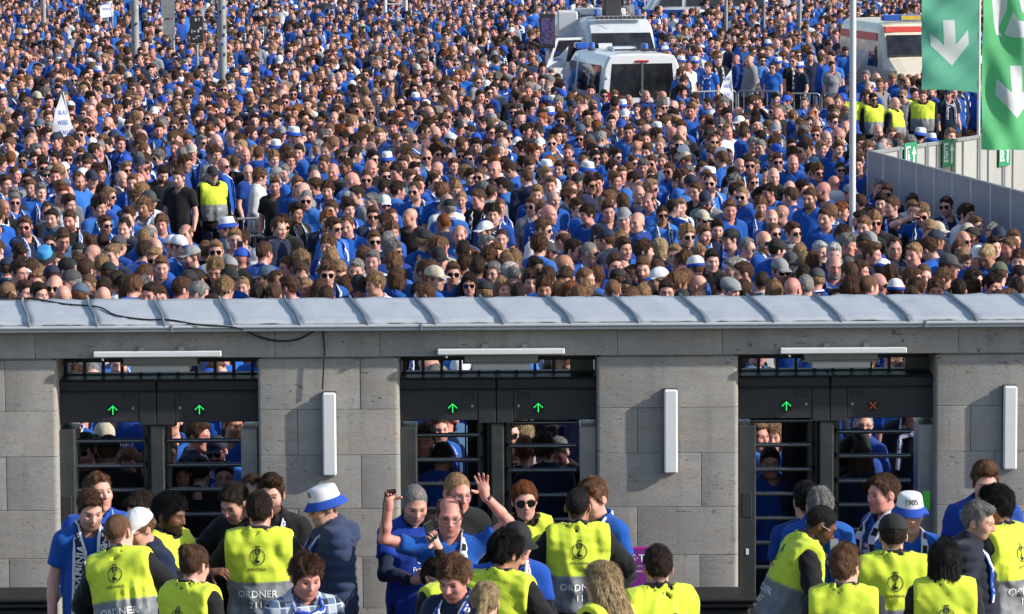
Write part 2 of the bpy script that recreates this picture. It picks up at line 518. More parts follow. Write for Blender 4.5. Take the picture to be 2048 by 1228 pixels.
def garment(kind, p, k, cs=.020, seed=1):
    T = k['T']
    sleeve = dict(tee=.62, polo=.62).get(kind, 1.0)
    inf = dict(tee=.014, polo=.014, sweat=.020, hood=.024, jacket=.024, puffer=.034, vest=.050, coat=.03, under=.005)[kind]
    pts = [T @ Vector((s * .27, y, z)) for s in (1, -1) for y in (-.22, .2) for z in (.78, 1.56)]
    if kind != 'vest': pts += [q for sg in (1, -1) for q in k['arms'][sg]]
    lo = [min(q[i] for q in pts) - .09 for i in range(3)]; hi = [max(q[i] for q in pts) + .09 for i in range(3)]
    Fd = F(lo, hi, cs)
    torso(Fd, T, p, inf, .07)
    b = p.get('b', 1.0)
    Fd.ell((0, -.012, 1.02), (.150 * b + inf, .112 * b + inf, .24), T, .08)            # cloth falls straight from chest to hip
    Fd.ell((0, -.006, .80), (.160 * (.5 + .5 * b) + inf, .114 * b + inf, .26), T, .06)
    for sg in (1, -1): Fd.ell((sg * .10, .012, 1.455), (.11, .062 + inf * .5, .040 + inf * .7), T @ T_(sg * .10, 0, 1.455) @ Ry(sg * 13) @ T_(-sg * .10, 0, -1.455), .04)
    if kind == 'vest':
        Fd.ell((0, .0, 1.12), (.165 * (.4 + .6 * b) + inf, .122 * b + inf, .36), T, .06)
        for sg in (1, -1):
            S, E, W = k['arms'][sg]; Fd.cone(S, S.lerp(E, .20), .086 + inf * .5, .082 + inf * .4, .05)
    else:
        ab = p.get('ab', 1.0); r0 = (.056 + inf) * ab; r1 = (.043 + inf * .9) * ab
        for sg in (1, -1):
            S, E, W = k['arms'][sg]
            if sleeve < 1:
                Cp = S.lerp(E, sleeve); dv = (E - S).normalized()
                sl, X, Y, Z = Fd.block([min(S[i], Cp[i]) - .16 for i in range(3)], [max(S[i], Cp[i]) + .16 for i in range(3)])
                d = d_cone(X, Y, Z, S, S.lerp(E, .95), r0, r1 + .018)
                cut = (X - Cp.x) * dv.x + (Y - Cp.y) * dv.y + (Z - Cp.z) * dv.z
                d = smax(d, cut, .004)
                Fd.D[sl] = smin(Fd.D[sl], d.astype(np.float32), .04)
            else:
                W2 = E.lerp(W, .97)
                Fd.cone(S, E, r0, r1 + .006, .04); Fd.cone(E, W2, r1 + .006, .032 + inf * .5, .02)
    nc = T @ Vector((0, -.012, 1.535))
    X, Y, Z = Fd.all(); l = Fd.local(T)
    if kind == 'hood':
        Fd.ell((0, .105, 1.46), (.125, .06, .085), T, .04); Fd.ell((0, .02, 1.50), (.098, .088, .055), T, .03); rn = .074
    elif kind in ('jacket', 'puffer', 'coat'):
        if kind == 'puffer': Fd.ell((0, .125, 1.455), (.135, .075, .085), T, .04)
        Fd.ell((0, .015, 1.505), (.092, .085, .062), T, .03); rn = .071
    elif kind == 'sweat': rn = .076
    elif kind == 'polo': Fd.ell((0, .015, 1.495), (.084, .078, .04), T, .02); rn = .070
    elif kind == 'vest': rn = .101
    elif kind == 'under': rn = .066
    else: rn = .078
    # folds: broad drapes plus small creases, deeper about the waist
    amp = dict(tee=.0050, polo=.0045, vest=.0098, jacket=.0098, hood=.0098, puffer=.003).get(kind, .0095)
    low = np.clip((1.36 - l[2]) / .25, .25, 1.2)
    Fd.D += (amp * low * wob(l[0] * 1.3, l[1] * 1.3, l[2] * .8, 34, seed) + amp * .45 * wob(l[0], l[1], l[2] * 1.2, 75, seed + 9)).astype(np.float32)
    if kind in ('vest', 'tee', 'sweat', 'jacket', 'hood'):
        Fd.D += (amp * .55 * wob(l[0] * 2.0, l[1] * 2.0, l[2] * .45, 46, seed + 21) * np.clip((1.45 - l[2]) / .2, 0, 1)).astype(np.float32)
    if kind == 'puffer':
        Fd.D -= (.021 * np.abs(np.sin(l[2] * math.pi / .070 + 1.2 * l[0])) ** .6 - .010).astype(np.float32)
    if kind == 'vest':
        Fd.D = smax(Fd.D, (np.abs(l[0]) - .218 * p.get('w', 1.0) * (.8 + .2 * b)).astype(np.float32), .012)
    cut = np.minimum(rn - np.hypot(l[0], l[1] - .004 + (.15 if kind == 'vest' else .20) * (l[2] - 1.50)), l[2] - (1.43 if kind == 'vest' else 1.405))
    Fd.D = smax(Fd.D, cut.astype(np.float32), .006)
    hem = dict(vest=.94, tee=.80).get(kind, .82) if not p.get('bend') else .80
    Fd.D = np.maximum(Fd.D, (hem - l[2]).astype(np.float32))
    P, Fq = Fd.nets()
    Q = m4(T.inverted()); L = P @ Q[:3, :3].T + Q[:3, 3]
    at = {}
    if kind == 'vest':
        at['band'] = np.clip((1.205 - L[:, 2]) / .010, 0, 1)
    return P, Fq, at

def trousers_mesh(p, cs=.03):
    Fd = F((-.28, -.3, -.02), (.28, .28, 1.04), (cs, cs, .04))
    b = p.get('b', 1.0)
    Fd.ell((0, .0, .93), (.165 * (.5 + .5 * b), .125 * b, .12), None, .05)
    for sg in (1, -1):
        Fd.cone((sg * .09, .005, .90), (sg * .105, -.005, .50), .092, .070, .03)
        Fd.cone((sg * .105, -.005, .50), (sg * .115, .02, .07), .070, .058, .02)
        Fd.ell((sg * .122, -.05, .04), (.050, .135, .055), None, .015)
    P, Fq = Fd.nets()
    return P, Fq, dict(shoe=np.clip((.085 - P[:, 2]) / .01, 0, 1))

# ------------------------------------------------------------------ hair and headgear, in the head's own frame
HAIRLINE = ([-.13, -.085, -.07, -.05, -.035, -.012, .0, .03, .045, .06, .12], [.084, .080, .072, .038, -.014, -.026, .018, .012, -.045, -.075, -.085])
def hair_mesh(style, hs=.0062, seed=1, thick=1.0):
    Fd = F((-.20 if style == 'longw' else -.16, -.17, -.42 if style in ('long', 'pony', 'longw') else -.16), (.20 if style == 'longw' else .16, .22, .19), hs if style not in ('long',) else hs * 1.15)
    X, Y, Z = Fd.all()
    rr = np.random.RandomState(seed)
    ax = np.abs(X)
    top = dict(buzz=.006, short=.017, crop=.012, messy=.024, curly=.029, side=.022, quiff=.027, ring=.010, rec=.017, long=.010, bun=.014, pony=.014, under=.012, bob=.030).get(style, .02) * thick
    sid = dict(buzz=.0045, short=.007, crop=.006, messy=.013, curly=.019, side=.010, quiff=.007, ring=.011, rec=.009, long=.017, bun=.010, pony=.010, under=.010, bob=.026).get(style, .01) * thick
    d = d_ell(X, Y, Z, (0, .012, .035 + top * .35), (.077 + sid, .097 + (sid + top) * .5, .091 + top * .75))
    if style in ('quiff', 'side'):
        d = smin(d, d_ell(X - (.02 if style == 'side' else 0), Y, Z, (0, -.055, .105), (.058, .045, .026 + top * .3)), .03)
    if style == 'short': d = smin(d, d_ell(X, Y, Z, (0, -.06, .098), (.055, .035, .022)), .03)
    amp, fr = dict(buzz=(.0008, 150), crop=(.002, 150), short=(.0032, 130), messy=(.0085, 85), curly=(.0075, 150), side=(.0035, 110), quiff=(.004, 110), ring=(.0015, 140), rec=(.0025, 130), bob=(.003, 90)).get(style, (.0022, 100))
    n = wob(X * 1.6, Y * .7, Z * .8, fr, seed, 7)
    d = d - amp * n
    hl = np.interp(Y, *HAIRLINE).astype(np.float32) + rr.uniform(-.004, .006) + .004 * np.sin(X * 90 + seed) - (.012 if style in ('messy', 'side', 'bob') else 0) * (Y < -.05)
    hl = hl + .25 * np.maximum(ax - .045, 0) * (Y < -.045)
    if style in ('bob', 'long', 'longw'): hl = hl - .06 * (Y > -.03)
    if style != 'under': d = d + (.016 * np.exp(-np.maximum(Z - hl, 0) / .013) * (1 if style not in ('long', 'bob', 'longw') else .3)).astype(np.float32)
    d = smax(d, (hl - Z) * .75, .004)
    if style == 'ring': d = smax(d, -d_ell(X, Y, Z, (0, -.04, .12), (.078, .150, .105)), .01)
    if style == 'rec':
        d = smax(d, -d_ell(ax, Y, Z, (.034, -.10, .085), (.030, .062, .050)), .008); d = smax(d, -d_ell(X, Y, Z, (0, -.105, .09), (.05, .035, .045)), .008)
    if style == 'long':
        c = d_ell(X, Y, Z, (0, .055, -.07), (.090, .055, .23))
        c = smin(c, d_cone(ax, Y, Z, (.078, .005, .02), (.088, -.035 + .03, -.20), .024, .026), .03)
        c = smin(c, d_cone(ax, Y, Z, (.085, .0, -.18), (.070, -.04, -.33), .028, .016), .02)
        c = c - .004 * wob(X * 2.2, Y * 2.2, Z * .15, 85, seed + 3, 6)
        d = smin(d, c, .02)
        d = smax(d, -d_ell(X, Y, Z, (0, -.09, -.03), (.060, .075, .105)), .008)
        d = smax(d, -d_cone(X, Y, Z, (0, .0, -.10), (0, .01, -.24), .050, .062), .008)
    if style == 'longw':
        c = smin(d_cone(X, Y, Z, (0, .03, .02), (0, .085, -.20), .085, .105), d_cone(ax, Y, Z, (.07, .03, .02), (.10, .075, -.34), .035, .040), .05)
        c = smin(c, d_cone(ax, Y, Z, (.035, .07, -.1), (.045, .10, -.40), .05, .035), .03)
        c = c - .0022 * wob(X * 2.4, Y * 2.4, Z * .05, 85, seed + 3, 7)
        d = smin(d, c, .02)
        d = smax(d, -d_ell(X, Y, Z, (0, -.09, -.03), (.060, .075, .105)), .008)
        d = smax(d, -d_cone(X, Y, Z, (0, .0, -.10), (0, -.01, -.24), .050, .075), .008)
    if style == 'bob':
        c = smin(d_ell(X, Y, Z, (0, .035, -.03), (.100, .085, .10)), d_cone(ax, Y, Z, (.08, -.01, .03), (.082, -.02, -.09), .024, .02), .03)
        c = smax(c - .003 * wob(X * 2, Y * 2, Z * .3, 85, seed + 3, 6), -(Z + .115), .01)
        d = smin(d, c, .02); d = smax(d, -d_ell(X, Y, Z, (0, -.09, -.03), (.060, .075, .095)), .008)
        d = smax(d, -d_cone(X, Y, Z, (0, .0, -.09), (0, .01, -.24), .050, .062), .008)
    if style == 'bun':
        d = smin(d, d_ell(X, Y, Z, (0, .115, .085), (.048, .042, .045)) - .003 * wob(X, Y, Z, 140, seed + 5), .012)
    if style == 'pony':
        d = smin(d, d_ell(X, Y, Z, (0, .112, .05), (.024, .022, .024)), .01)
        c = d_cone(X, Y, Z, (0, .12, .045), (.01, .155, -.06), .022, .034); c = smin(c, d_cone(X, Y, Z, (.01, .155, -.06), (.0, .14, -.24), .034, .012), .02)
        d = smin(d, c - .003 * wob(X * 2.2, Y * 2.2, Z * .2, 90, seed + 5), .01)
    if style == 'under': d = smax(d, Z - .05, .004)
    Fd.D = d.astype(np.float32)
    P, Q = Fd.nets()
    # loose strands over the whole surface, lying away from the crown
    Nn = np.zeros_like(P); a, b, c, e = (P[Q[:, i]] for i in range(4)); fn = np.cross(c - a, e - b)
    for i in range(4): np.add.at(Nn, Q[:, i], fn)
    Nn /= np.linalg.norm(Nn, axis=1, keepdims=True) + 1e-9
    L0, lift = dict(buzz=(.005, .5), short=(.016, .35), messy=(.024, .5), curly=(.016, .8), side=(.020, .3), quiff=(.020, .4), ring=(.010, .4), rec=(.012, .4), long=(.045, .12), longw=(.050, .12), bun=(.016, .15), pony=(.022, .15), bob=(.030, .2), under=(.010, .35)).get(style, (.014, .4))
    sel = np.concatenate([np.arange(len(P))] * (2 if hs < .007 else 1)); n = len(sel)
    v = P[sel] + rr.normal(0, .002, (n, 3)); nn = Nn[sel]
    fl = v - np.array([0, .045, .125]); fl[:, 2] -= .03 + (.25 if style in ('long', 'longw', 'pony', 'bob') else 0) * (v[:, 2] < .06)
    if style in ('quiff', 'side'): fl = np.where((v[:, 1:2] < .0) & (v[:, 2:3] > .07), np.array([[.02 if style == 'side' else 0, -.01 if style == 'side' else .03, .03]]), fl)
    if style in ('messy', 'curly'): fl = fl + rr.normal(0, .05, (n, 3))
    fl = fl - nn * (fl * nn).sum(1, keepdims=True); fl /= np.linalg.norm(fl, axis=1, keepdims=True) + 1e-9
    dr = fl + nn * lift * rr.uniform(.4, 1.3, (n, 1)) + rr.normal(0, .06 if style in ('long', 'longw', 'pony', 'bob') else .16, (n, 3)); sd = np.cross(fl, nn)
    Lh = L0 * rr.uniform(.5, 1.3, (n, 1)); w = (.0016 if hs < .007 else .0024) * rr.uniform(.7, 1.3, (n, 1))
    base = v - nn * .002; tip = base + dr * Lh
    B = np.stack([base - sd * w, base + sd * w, tip + sd * w * .3, tip - sd * w * .3], 1).reshape(-1, 3)
    m = len(P); P = np.concatenate([P, B]).astype(np.float32); Q = np.concatenate([Q, (np.arange(n * 4).reshape(-1, 4) + m).astype(np.int32)])
    return P, Q, {}

def cap_mesh(style, hs=.0062):
    """cap: crown + peak; attr 'zone' 1 on the peak / brim"""
    if style in ('cap', 'rcap'):
        Fd = F((-.13, -.24, -.02), (.13, .17, .17), hs)
        X, Y, Z = Fd.all()
        Y0 = Y; zt = Z - .10 * (Y + .02)
        d = d_ell(X, Y, Z, (0, .012, .046), (.091, .111, .100))
        d = smax(d, .036 - zt, .004)
        b = d_ell(X, Y, zt + 1.6 * X * X, (0, -.108, .049), (.078, .088, .0075)); b = smax(b, (Y + .055), .01)
        d2 = smin(d, b, .006)
        if style == 'rcap':
            h = d_ell(X, Y - .0, Z, (0, .0, 0), (1, 1, 1)) * 0
            d2 = smax(d2, -np.maximum(np.abs(X) - .035, np.maximum(np.abs(Z - .045) - .018, Y + .06)) + h, .006)
        Fd.D = (d2 + .0012 * np.cos(np.arctan2(X, Y0 - .012) * 6)).astype(np.float32)
        P, Q = Fd.nets()
        zone = ((P[:, 1] < -.10) & (P[:, 2] - .10 * (P[:, 1] + .02) < .062)).astype(np.float32)
        return P, Q, dict(zone=zone)
    if style == 'flat':
        Fd = F((-.13, -.2, -.02), (.13, .17, .18), hs); X, Y, Z = Fd.all()
        d = d_ell(X, Y, Z - .18 * Y, (0, .0, .068), (.096, .125, .055)); d = smin(d, d_ell(X, Y, Z, (0, .012, .05), (.087, .107, .07)), .02)
        d = smax(d, .035 - (Z - .12 * Y), .005); d = smin(d, smax(d_ell(X, Y, Z + 1.5 * X * X, (0, -.095, .036), (.07, .055, .008)), Y + .05, .01), .006)
        Fd.D = d.astype(np.float32); P, Q = Fd.nets(); return P, Q, dict(zone=np.zeros(len(P)))
    if style == 'bucket':
        prof = [(.0001, .146), (.050, .145), (.070, .140), (.078, .128), (.083, .100), (.089, .066), (.091, .058), (.094, .056), (.108, .036), (.124, .014), (.1245, .010), (.121, .010), (.104, .032), (.088, .050), (.085, .05), (.078, .10)]
        m = MB().lathe(prof, 32, 1.2, Matrix.Translation((0, .010, 0)))
        P = np.array(m.v); Q = np.array(m.f)
        r = np.hypot(P[:, 0], (P[:, 1] - .01) / 1.2)
        return P, Q, dict(zone=(r > .0905).astype(np.float32))
    if style == 'beanie':
        prof = [(.0001, .158), (.03, .155), (.062, .138), (.083, .105), (.091, .065), (.094, .060), (.096, .030), (.092, .026), (.086, .03)]
        m = MB().lathe(prof, 28, 1.2, Matrix.Translation((0, .010, 0)))
        P = np.array(m.v); return P, np.array(m.f), dict(zone=(P[:, 2] < .061).astype(np.float32))

def glasses_mesh(sun):
    """two lenses, bridge, temples (material 0 frame, 1 lens)"""
    m = MB()
    for sg in (1, -1):
        n = 14; pr = []
        for k in range(n):
            w = 2 * math.pi * k / n
            e = 1.15 if sun else 1.0
            px = sg * .0335 + .0265 * e * math.copysign(abs(math.cos(w)) ** .7, math.cos(w)); pz = .004 + (.0205 if sun else .0175) * e * math.copysign(abs(math.sin(w)) ** .7, math.sin(w))
            pr.append((px, pz))
        yf = lambda x: -.1015 + 3.2 * x * x
        m.mi = 1
        f = [(x, yf(x) - .001, z) for x, z in pr]; b = [(x, yf(x) + .001, z) for x, z in pr]
        m.add(f + b, [tuple(range(n)), tuple(range(n, 2 * n))[::-1]])
        m.mi = 0
        ring = [(x, yf(x), z) for x, z in pr]
        m.tube(ring + ring[:1], .0022 if sun else .0016, 5, False)
        m.tube([(sg * .062, yf(.062), .010), (sg * .079, -.055, .012), (sg * .086, .008, .008)], .0022, 5)
    m.tube([(-.009, -.103, .008), (.009, -.103, .008)], .002, 5)
    return m

def scarf_mesh(sk, p, cross=False, hang=(.36, .30), n=34, wd=.052, off=.034):
    """a scarf round the neck, both ends down the chest; u runs along it (metres), v across"""
    T = sk['T']; b = p.get('b', 1.0); pts = []
    def chest(x, z):
        yy = -(.118 * (.5 + .5 * b) + off) + .75 * x * x
        if z > 1.36: yy += (z - 1.36) * .75
        if z < 1.22: yy -= .012 * b
        return Vector((x, yy, z))
    a, c = hang; cx = -1 if cross else 1
    for t in np.linspace(0, 1, 9): pts.append(chest(cx * (.10 - .02 * t) + .0, 1.42 - a * (1 - t)))
    pts[-1] = Vector((.090, -.112, 1.435))
    for w in np.linspace(-20, 200, 13):
        r = .094; pts.append(Vector((r * math.cos(R(w)), .010 + .092 * math.sin(R(w)), 1.520 + .020 * math.sin(R(w)))))
    pts.append(Vector((-.090, -.112, 1.435)))
    for t in np.linspace(.12, 1, 8): pts.append(chest(-cx * (.08 + .02 * t), 1.42 - c * t))
    V = []; Fq = []; u = []; vv = []; L = 0; K = 8
    for i, q in enumerate(pts):
        t = (pts[min(i + 1, len(pts) - 1)] - pts[max(i - 1, 0)]).normalized()
        L += (q - pts[i - 1]).length if i else 0
        out = Vector((q.x, q.y - .012, 0)).normalized() if 8 < i < 23 else Vector((q.x * .8, -1, 0)).normalized()
        if 8 < i < 23: out = (out + Vector((0, 0, .6))).normalized()
        s = t.cross(out).normalized(); o = s.cross(t)
        fl = .5 * wd * (.72 if 8 < i < 23 else 1)
        for k in range(K):
            w = 2 * math.pi * k / K; cs = math.cos(w)
            V.append(T @ (q + s * fl * cs + o * (.011 + .004 * math.sin(7 * L * 6)) * math.sin(w))); u.append(L); vv.append(cs)
    for i in range(len(pts) - 1):
        for k in range(K): Fq.append((i * K + k, i * K + (k + 1) % K, (i + 1) * K + (k + 1) % K, (i + 1) * K + k))
    return np.array([tuple(v) for v in V]), np.array(Fq), dict(u=u, v=vv)

# ------------------------------------------------------------------ materials of people
def mat_skin():
    t = NT('skin'); c = t.coords('Object', (1, 1, 1))
    sk = t.attr('skin_col').outputs['Color']; hc = t.attr('hair_col').outputs['Color']
    n = t.ramp(t.math('ADD', t.math('MULTIPLY', t.noise(17, 4, .65, c), .6), t.math('MULTIPLY', t.noise(55, 3, .6, c), .4)), [(.38, 0.0), (.66, 1.0)])
    base = t.mix(t.math('MULTIPLY', n, .55), sk, t.mix(1.0, sk, (1.0, .60, .52), 'MULTIPLY'))
    lip = t.attr('lip', 'GEOMETRY').outputs['Fac']; brow = t.attr('brow', 'GEOMETRY').outputs['Fac']
    eye = t.attr('eye', 'GEOMETRY').outputs['Fac']; beard = t.attr('beard', 'GEOMETRY').outputs['Fac']
    bp = t.attr('beard_amount').outputs['Fac']
    base = t.mix(t.math('MULTIPLY', lip, .75), base, t.mix(1.0, sk, (.80, .38, .36), 'MULTIPLY'))
    base = t.mix(t.math('MULTIPLY', brow, .72), base, hc)
    bn = t.math('MULTIPLY', t.math('MULTIPLY', beard, bp), t.math('ADD', t.noise(170, 2, .5, c), .45, clamp=True), clamp=True)
    base = t.mix(bn, base, hc)
    sa = t.math('MULTIPLY', t.math('MULTIPLY', t.attr('scalp', 'GEOMETRY').outputs['Fac'], t.attr('scalp_amount').outputs['Fac']), t.math('ADD', t.noise(210, 2, .5, c), .42, clamp=True), clamp=True)
    base = t.mix(sa, base, hc)
    base = t.mix(eye, base, (.035, .028, .024))
    t.set(Base_Color=base, Roughness=.52, Specular_IOR_Level=.35)
    t.bump(t.noise(120, 3, .6, c), .18, .003)
    return t.m
def mat_hair():
    t = NT('hair')
    hc = t.attr('hair_col').outputs['Color']
    # strands run out from the crown: direction about the crown plus a little of the position
    tc = t.n('TexCoord'); sp = t.n('SeparateXYZ'); t.l(tc.outputs['Object'], sp.inputs[0])
    ry = t.math('SUBTRACT', sp.outputs[1], .035)
    rr = t.math('ADD', t.math('SQRT', t.math('ADD', t.math('MULTIPLY', sp.outputs[0], sp.outputs[0]), t.math('MULTIPLY', ry, ry))), .012)
    cv = t.n('CombineXYZ'); t.l(t.math('DIVIDE', sp.outputs[0], rr), cv.inputs[0]); t.l(t.math('DIVIDE', ry, rr), cv.inputs[1]); t.l(t.math('MULTIPLY', sp.outputs[2], 3.0), cv.inputs[2])
    n = t.noise(13, 4, .7, cv.outputs[0], .3); n2 = t.noise(30, 3, .6, tc.outputs['Object'])
    dark = t.mix(1.0, hc, .40, 'MULTIPLY'); lite = t.mix(1.0, hc, 1.7, 'MULTIPLY')
    k = t.math('ADD', t.math('MULTIPLY', n, .65), t.math('MULTIPLY', n2, .35))
    f = t.ramp(k, [(.36, 0.0), (.64, 1.0)])
    t.set(Base_Color=t.mix(f, dark, lite), Roughness=.58, Specular_IOR_Level=.2)
    t.bump(n, 1.0, .012)
    return t.m
def mat_cloth(name='cloth', pattern=None):
    t = NT(name); c = t.coords('Object')
    cc = t.attr('cloth_col').outputs['Color']
    n = t.noise(14, 4, .6, c); w = t.noise(320, 2, .5, c)
    col = t.mix(t.math('MULTIPLY', n, .5), cc, t.mix(1.0, cc, .72, 'MULTIPLY'))
    rough = .88
    if pattern == 'vest':
        band = t.attr('band', 'GEOMETRY').outputs['Fac']
        col = t.mix(t.math('MULTIPLY', n, .35), (.64, .76, .055), (.55, .68, .042))
        gs = t.coords('Object', (1, 1, 1)); g = t.noise(10, 3, .6, gs)
        col = t.mix(band, col, t.ramp(g, [(.3, (.15, .16, .175)), (.7, (.25, .262, .285))]))
        rough = t.mix(band, .72, .40)
    if pattern == 'plaid':
        s = t.n('SeparateXYZ'); tc = t.n('TexCoord'); t.l(tc.outputs['Object'], s.inputs[0])
        def st(sock, f, th):
            q = t.math('FRACT', t.math('MULTIPLY', sock, f)); return t.math('LESS_THAN', q, th)
        a = t.math('ADD', st(s.outputs[0], 11.0, .45), st(s.outputs[2], 11.0, .45))
        th = t.math('MAXIMUM', st(s.outputs[0], 11.0, .07), st(s.outputs[2], 11.0, .07))
        col = t.ramp(t.math('MULTIPLY', a, .5), [(0, (.42, .47, .55)), (.5, (.12, .17, .27)), (1, (.02, .027, .05))], 'CONSTANT')
        col = t.mix(th, col, (.55, .6, .66))
    t.set(Base_Color=col, Roughness=rough, Sheen_Weight=.12, Specular_IOR_Level=.25)
    t.bump(t.math('ADD', t.math('MULTIPLY', n, 1.0), t.math('MULTIPLY', w, .12)), .35, .012)
    return t.m
def mat_legs():
    t = NT('trouser_cloth'); c = t.coords('Object'); cc = t.attr('leg_col').outputs['Color']
    n = t.noise(18, 4, .6, c); sh = t.attr('shoe', 'GEOMETRY').outputs['Fac']
    col = t.mix(t.math('MULTIPLY', n, .5), cc, t.mix(1.0, cc, .6, 'MULTIPLY'))
    t.set(Base_Color=t.mix(sh, col, (.06, .06, .065)), Roughness=.85); t.bump(n, .4, .01)
    return t.m
def mat_cap():
    t = NT('cap_cloth'); c = t.coords('Object')
    a = t.attr('cap_col').outputs['Color']; b = t.attr('brim_col').outputs['Color']
    z = t.attr('zone', 'GEOMETRY').outputs['Fac']; n = t.noise(40, 4, .6, c)
    col = t.mix(z, a, b); col = t.mix(t.math('MULTIPLY', n, .4), col, t.mix(1.0, col, .7, 'MULTIPLY'))
    t.set(Base_Color=col, Roughness=.85); t.bump(t.noise(300, 2, .5, c), .25, .003)
    return t.m
def mat_scarf():
    t = NT('scarf_knit')
    u = t.attr('u', 'GEOMETRY').outputs['Fac']; v = t.attr('v', 'GEOMETRY').outputs['Fac']
    a = t.attr('scarf_a').outputs['Color']; b = t.attr('scarf_b').outputs['Color']; per = t.attr('scarf_n').outputs['Fac']
    s = t.math('GREATER_THAN', t.math('FRACT', t.math('MULTIPLY', u, per)), .5)
    col = t.mix(s, a, b)
    edge = t.math('GREATER_THAN', t.math('ABSOLUTE', v), .60)
    col = t.mix(edge, col, b)
    # letter-like knit marks down the middle
    cv = t.n('CombineXYZ'); t.l(t.math('MULTIPLY', u, 34), cv.inputs[0]); t.l(t.math('MULTIPLY', v, 1.9), cv.inputs[1])
    vo = t.n('TexVoronoi', distance='CHEBYCHEV'); vo.inputs['Scale'].default_value = 1.0; t.l(cv.outputs[0], vo.inputs['Vector'])
    mk = t.math('LESS_THAN', vo.outputs['Distance'], .30)
    mid = t.math('LESS_THAN', t.math('ABSOLUTE', v), .5)
    tx = t.attr('scarf_t').outputs['Fac']
    col = t.mix(t.math('MULTIPLY', t.math('MULTIPLY', mk, mid), tx), col, t.mix(s, b, a))
    n = t.noise(220, 2, .5, t.coords('Object'))
    t.set(Base_Color=t.mix(t.math('MULTIPLY', n, .35), col, t.mix(1.0, col, .65, 'MULTIPLY')), Roughness=.9)
    t.bump(n, .5, .004)
    return t.m
M_SKIN, M_HAIR, M_CLOTH, M_LEGS, M_CAP, M_SCARF = mat_skin(), mat_hair(), mat_cloth(), mat_legs(), mat_cap(), mat_scarf()
M_VEST = mat_cloth('hi_vis_vest', 'vest'); M_PLAID = mat_cloth('plaid_flannel', 'plaid')
def mat_lens(sun):
    t = NT('sunglass_lens' if sun else 'clear_lens')
    if sun: t.set(Base_Color=(.012, .011, .012), Roughness=.08, Specular_IOR_Level=.6)
    else: t.set(Base_Color=(.3, .32, .33), Roughness=.05, Alpha=.10)
    return t.m
M_SLENS, M_GLENS = mat_lens(True), mat_lens(False)
M_FRAME = plain('spectacle_frame', (.02, .018, .017), .3)
M_PRINT_W = plain('white_print', (.80, .81, .83), .6, var=.04)
M_PRINT_K = plain('black_print', (.012, .012, .013), .6, var=.04)
M_PRINT_S = plain('silver_print', (.78, .79, .80), .5, var=.05)
M_PRINT_B = plain('blue_print', (.015, .07, .40), .6, var=.05)
# ------------------------------------------------------------------ putting people together
SKINS = dict(f=(.68, .40, .325), m=(.62, .35, .275), r=(.66, .32, .265), t=(.40, .21, .14), d=(.16, .075, .045), k=(.07, .035, .022))
HAIRS = dict(d=(.028, .017, .012), b=(.078, .039, .023), m=(.145, .074, .041), l=(.27, .162, .085), y=(.36, .26, .14), g=(.20, .19, .18), w=(.46, .45, .43), r=(.20, .065, .022), k=(.008, .007, .007))
TOPS = dict(b=(.010, .090, .40), B=(.008, .050, .26), a=(.030, .150, .50), n=(.012, .020, .055), k=(.011, .011, .013), w=(.74, .75, .78), g=(.24, .25, .27), t=(.06, .13, .24), o=(.09, .10, .07), r=(.42, .02, .03), c=(.38, .34, .27), v=(.09, .02, .03), O=(.70, .16, .03))
CAPS = dict(k=(.014, .014, .016), n=(.016, .024, .055), b=(.015, .075, .45), w=(.74, .75, .77), g=(.26, .27, .29), e=(.015, .13, .08), o=(.10, .11, .07), c=(.48, .43, .34), v=(.10, .05, .055), d=(.06, .062, .068), s=(.07, .11, .17))
WHITE, BLUE, BLACK, NAVY = (.76, .77, .80), (.012, .07, .42), (.012, .012, .014), (.012, .02, .07)
SCARFS = {'w': (WHITE, BLUE, 3.2, .8), 'd': (BLACK, WHITE, 9.0, .0), 'b': (BLUE, WHITE, .1, 1.0), 'n': (NAVY, WHITE, .1, .9), 'r': ((.55, .02, .03), WHITE, 2.0, .9), 's': (WHITE, BLUE, 7.0, 0.), 'W': (WHITE, NAVY, .1, 1.0), 'k': (BLACK, WHITE, .1, 1.0)}

_HC = {}
def head_item(style, hs=.0085, seed=1, thick=1.0):
    key = (style, hs, seed, thick)
    if key not in _HC:
        if style in ('cap', 'rcap', 'flat', 'bucket', 'beanie'):
            P, Q, A = cap_mesh(style, hs); _HC[key] = mk_mesh(style, P, Q, [M_CAP], A)
        elif style == 'sunglasses': _HC[key] = glasses_mesh(True).mesh('sunglasses', [M_FRAME, M_SLENS])
        elif style == 'glasses': _HC[key] = glasses_mesh(False).mesh('glasses', [M_FRAME, M_GLENS])
        else:
            P, Q, A = hair_mesh(style, hs, seed, thick); _HC[key] = mk_mesh('hair', P, Q, [M_HAIR], A)
    return _HC[key]
PARTN = dict(cap='cap', rcap='cap', flat='flat_cap', bucket='bucket_hat', beanie='knit_hat')

_TXT = {}
def text_2d(s, bold=True):
    """outline text as a flat mesh: points (n,2) centred, cap height 1, and triangles"""
    if s not in _TXT:
        cu = bpy.data.curves.new('lettering', 'FONT'); cu.body = s; cu.align_x = 'CENTER'; cu.size = 1.0
        cu.resolution_u = 2; cu.offset = .012 if bold else 0.0; cu.space_line = .85
        o = bpy.data.objects.new('lettering', cu)
        me = bpy.data.meshes.new_from_object(o)
        V = np.zeros(len(me.vertices) * 3); me.vertices.foreach_get('co', V); V = V.reshape(-1, 3)[:, :2]
        me.calc_loop_triangles()
        t = np.zeros(len(me.loop_triangles) * 3, np.int32); me.loop_triangles.foreach_get('vertices', t)
        h = .70
        V = V / h; V[:, 1] -= (V[:, 1].max() + V[:, 1].min()) / 2; V[:, 0] -= (V[:, 0].max() + V[:, 0].min()) / 2
        _TXT[s] = (V, t.reshape(-1, 3))
        bpy.data.objects.remove(o); bpy.data.meshes.remove(me); bpy.data.curves.remove(cu)
    return _TXT[s]
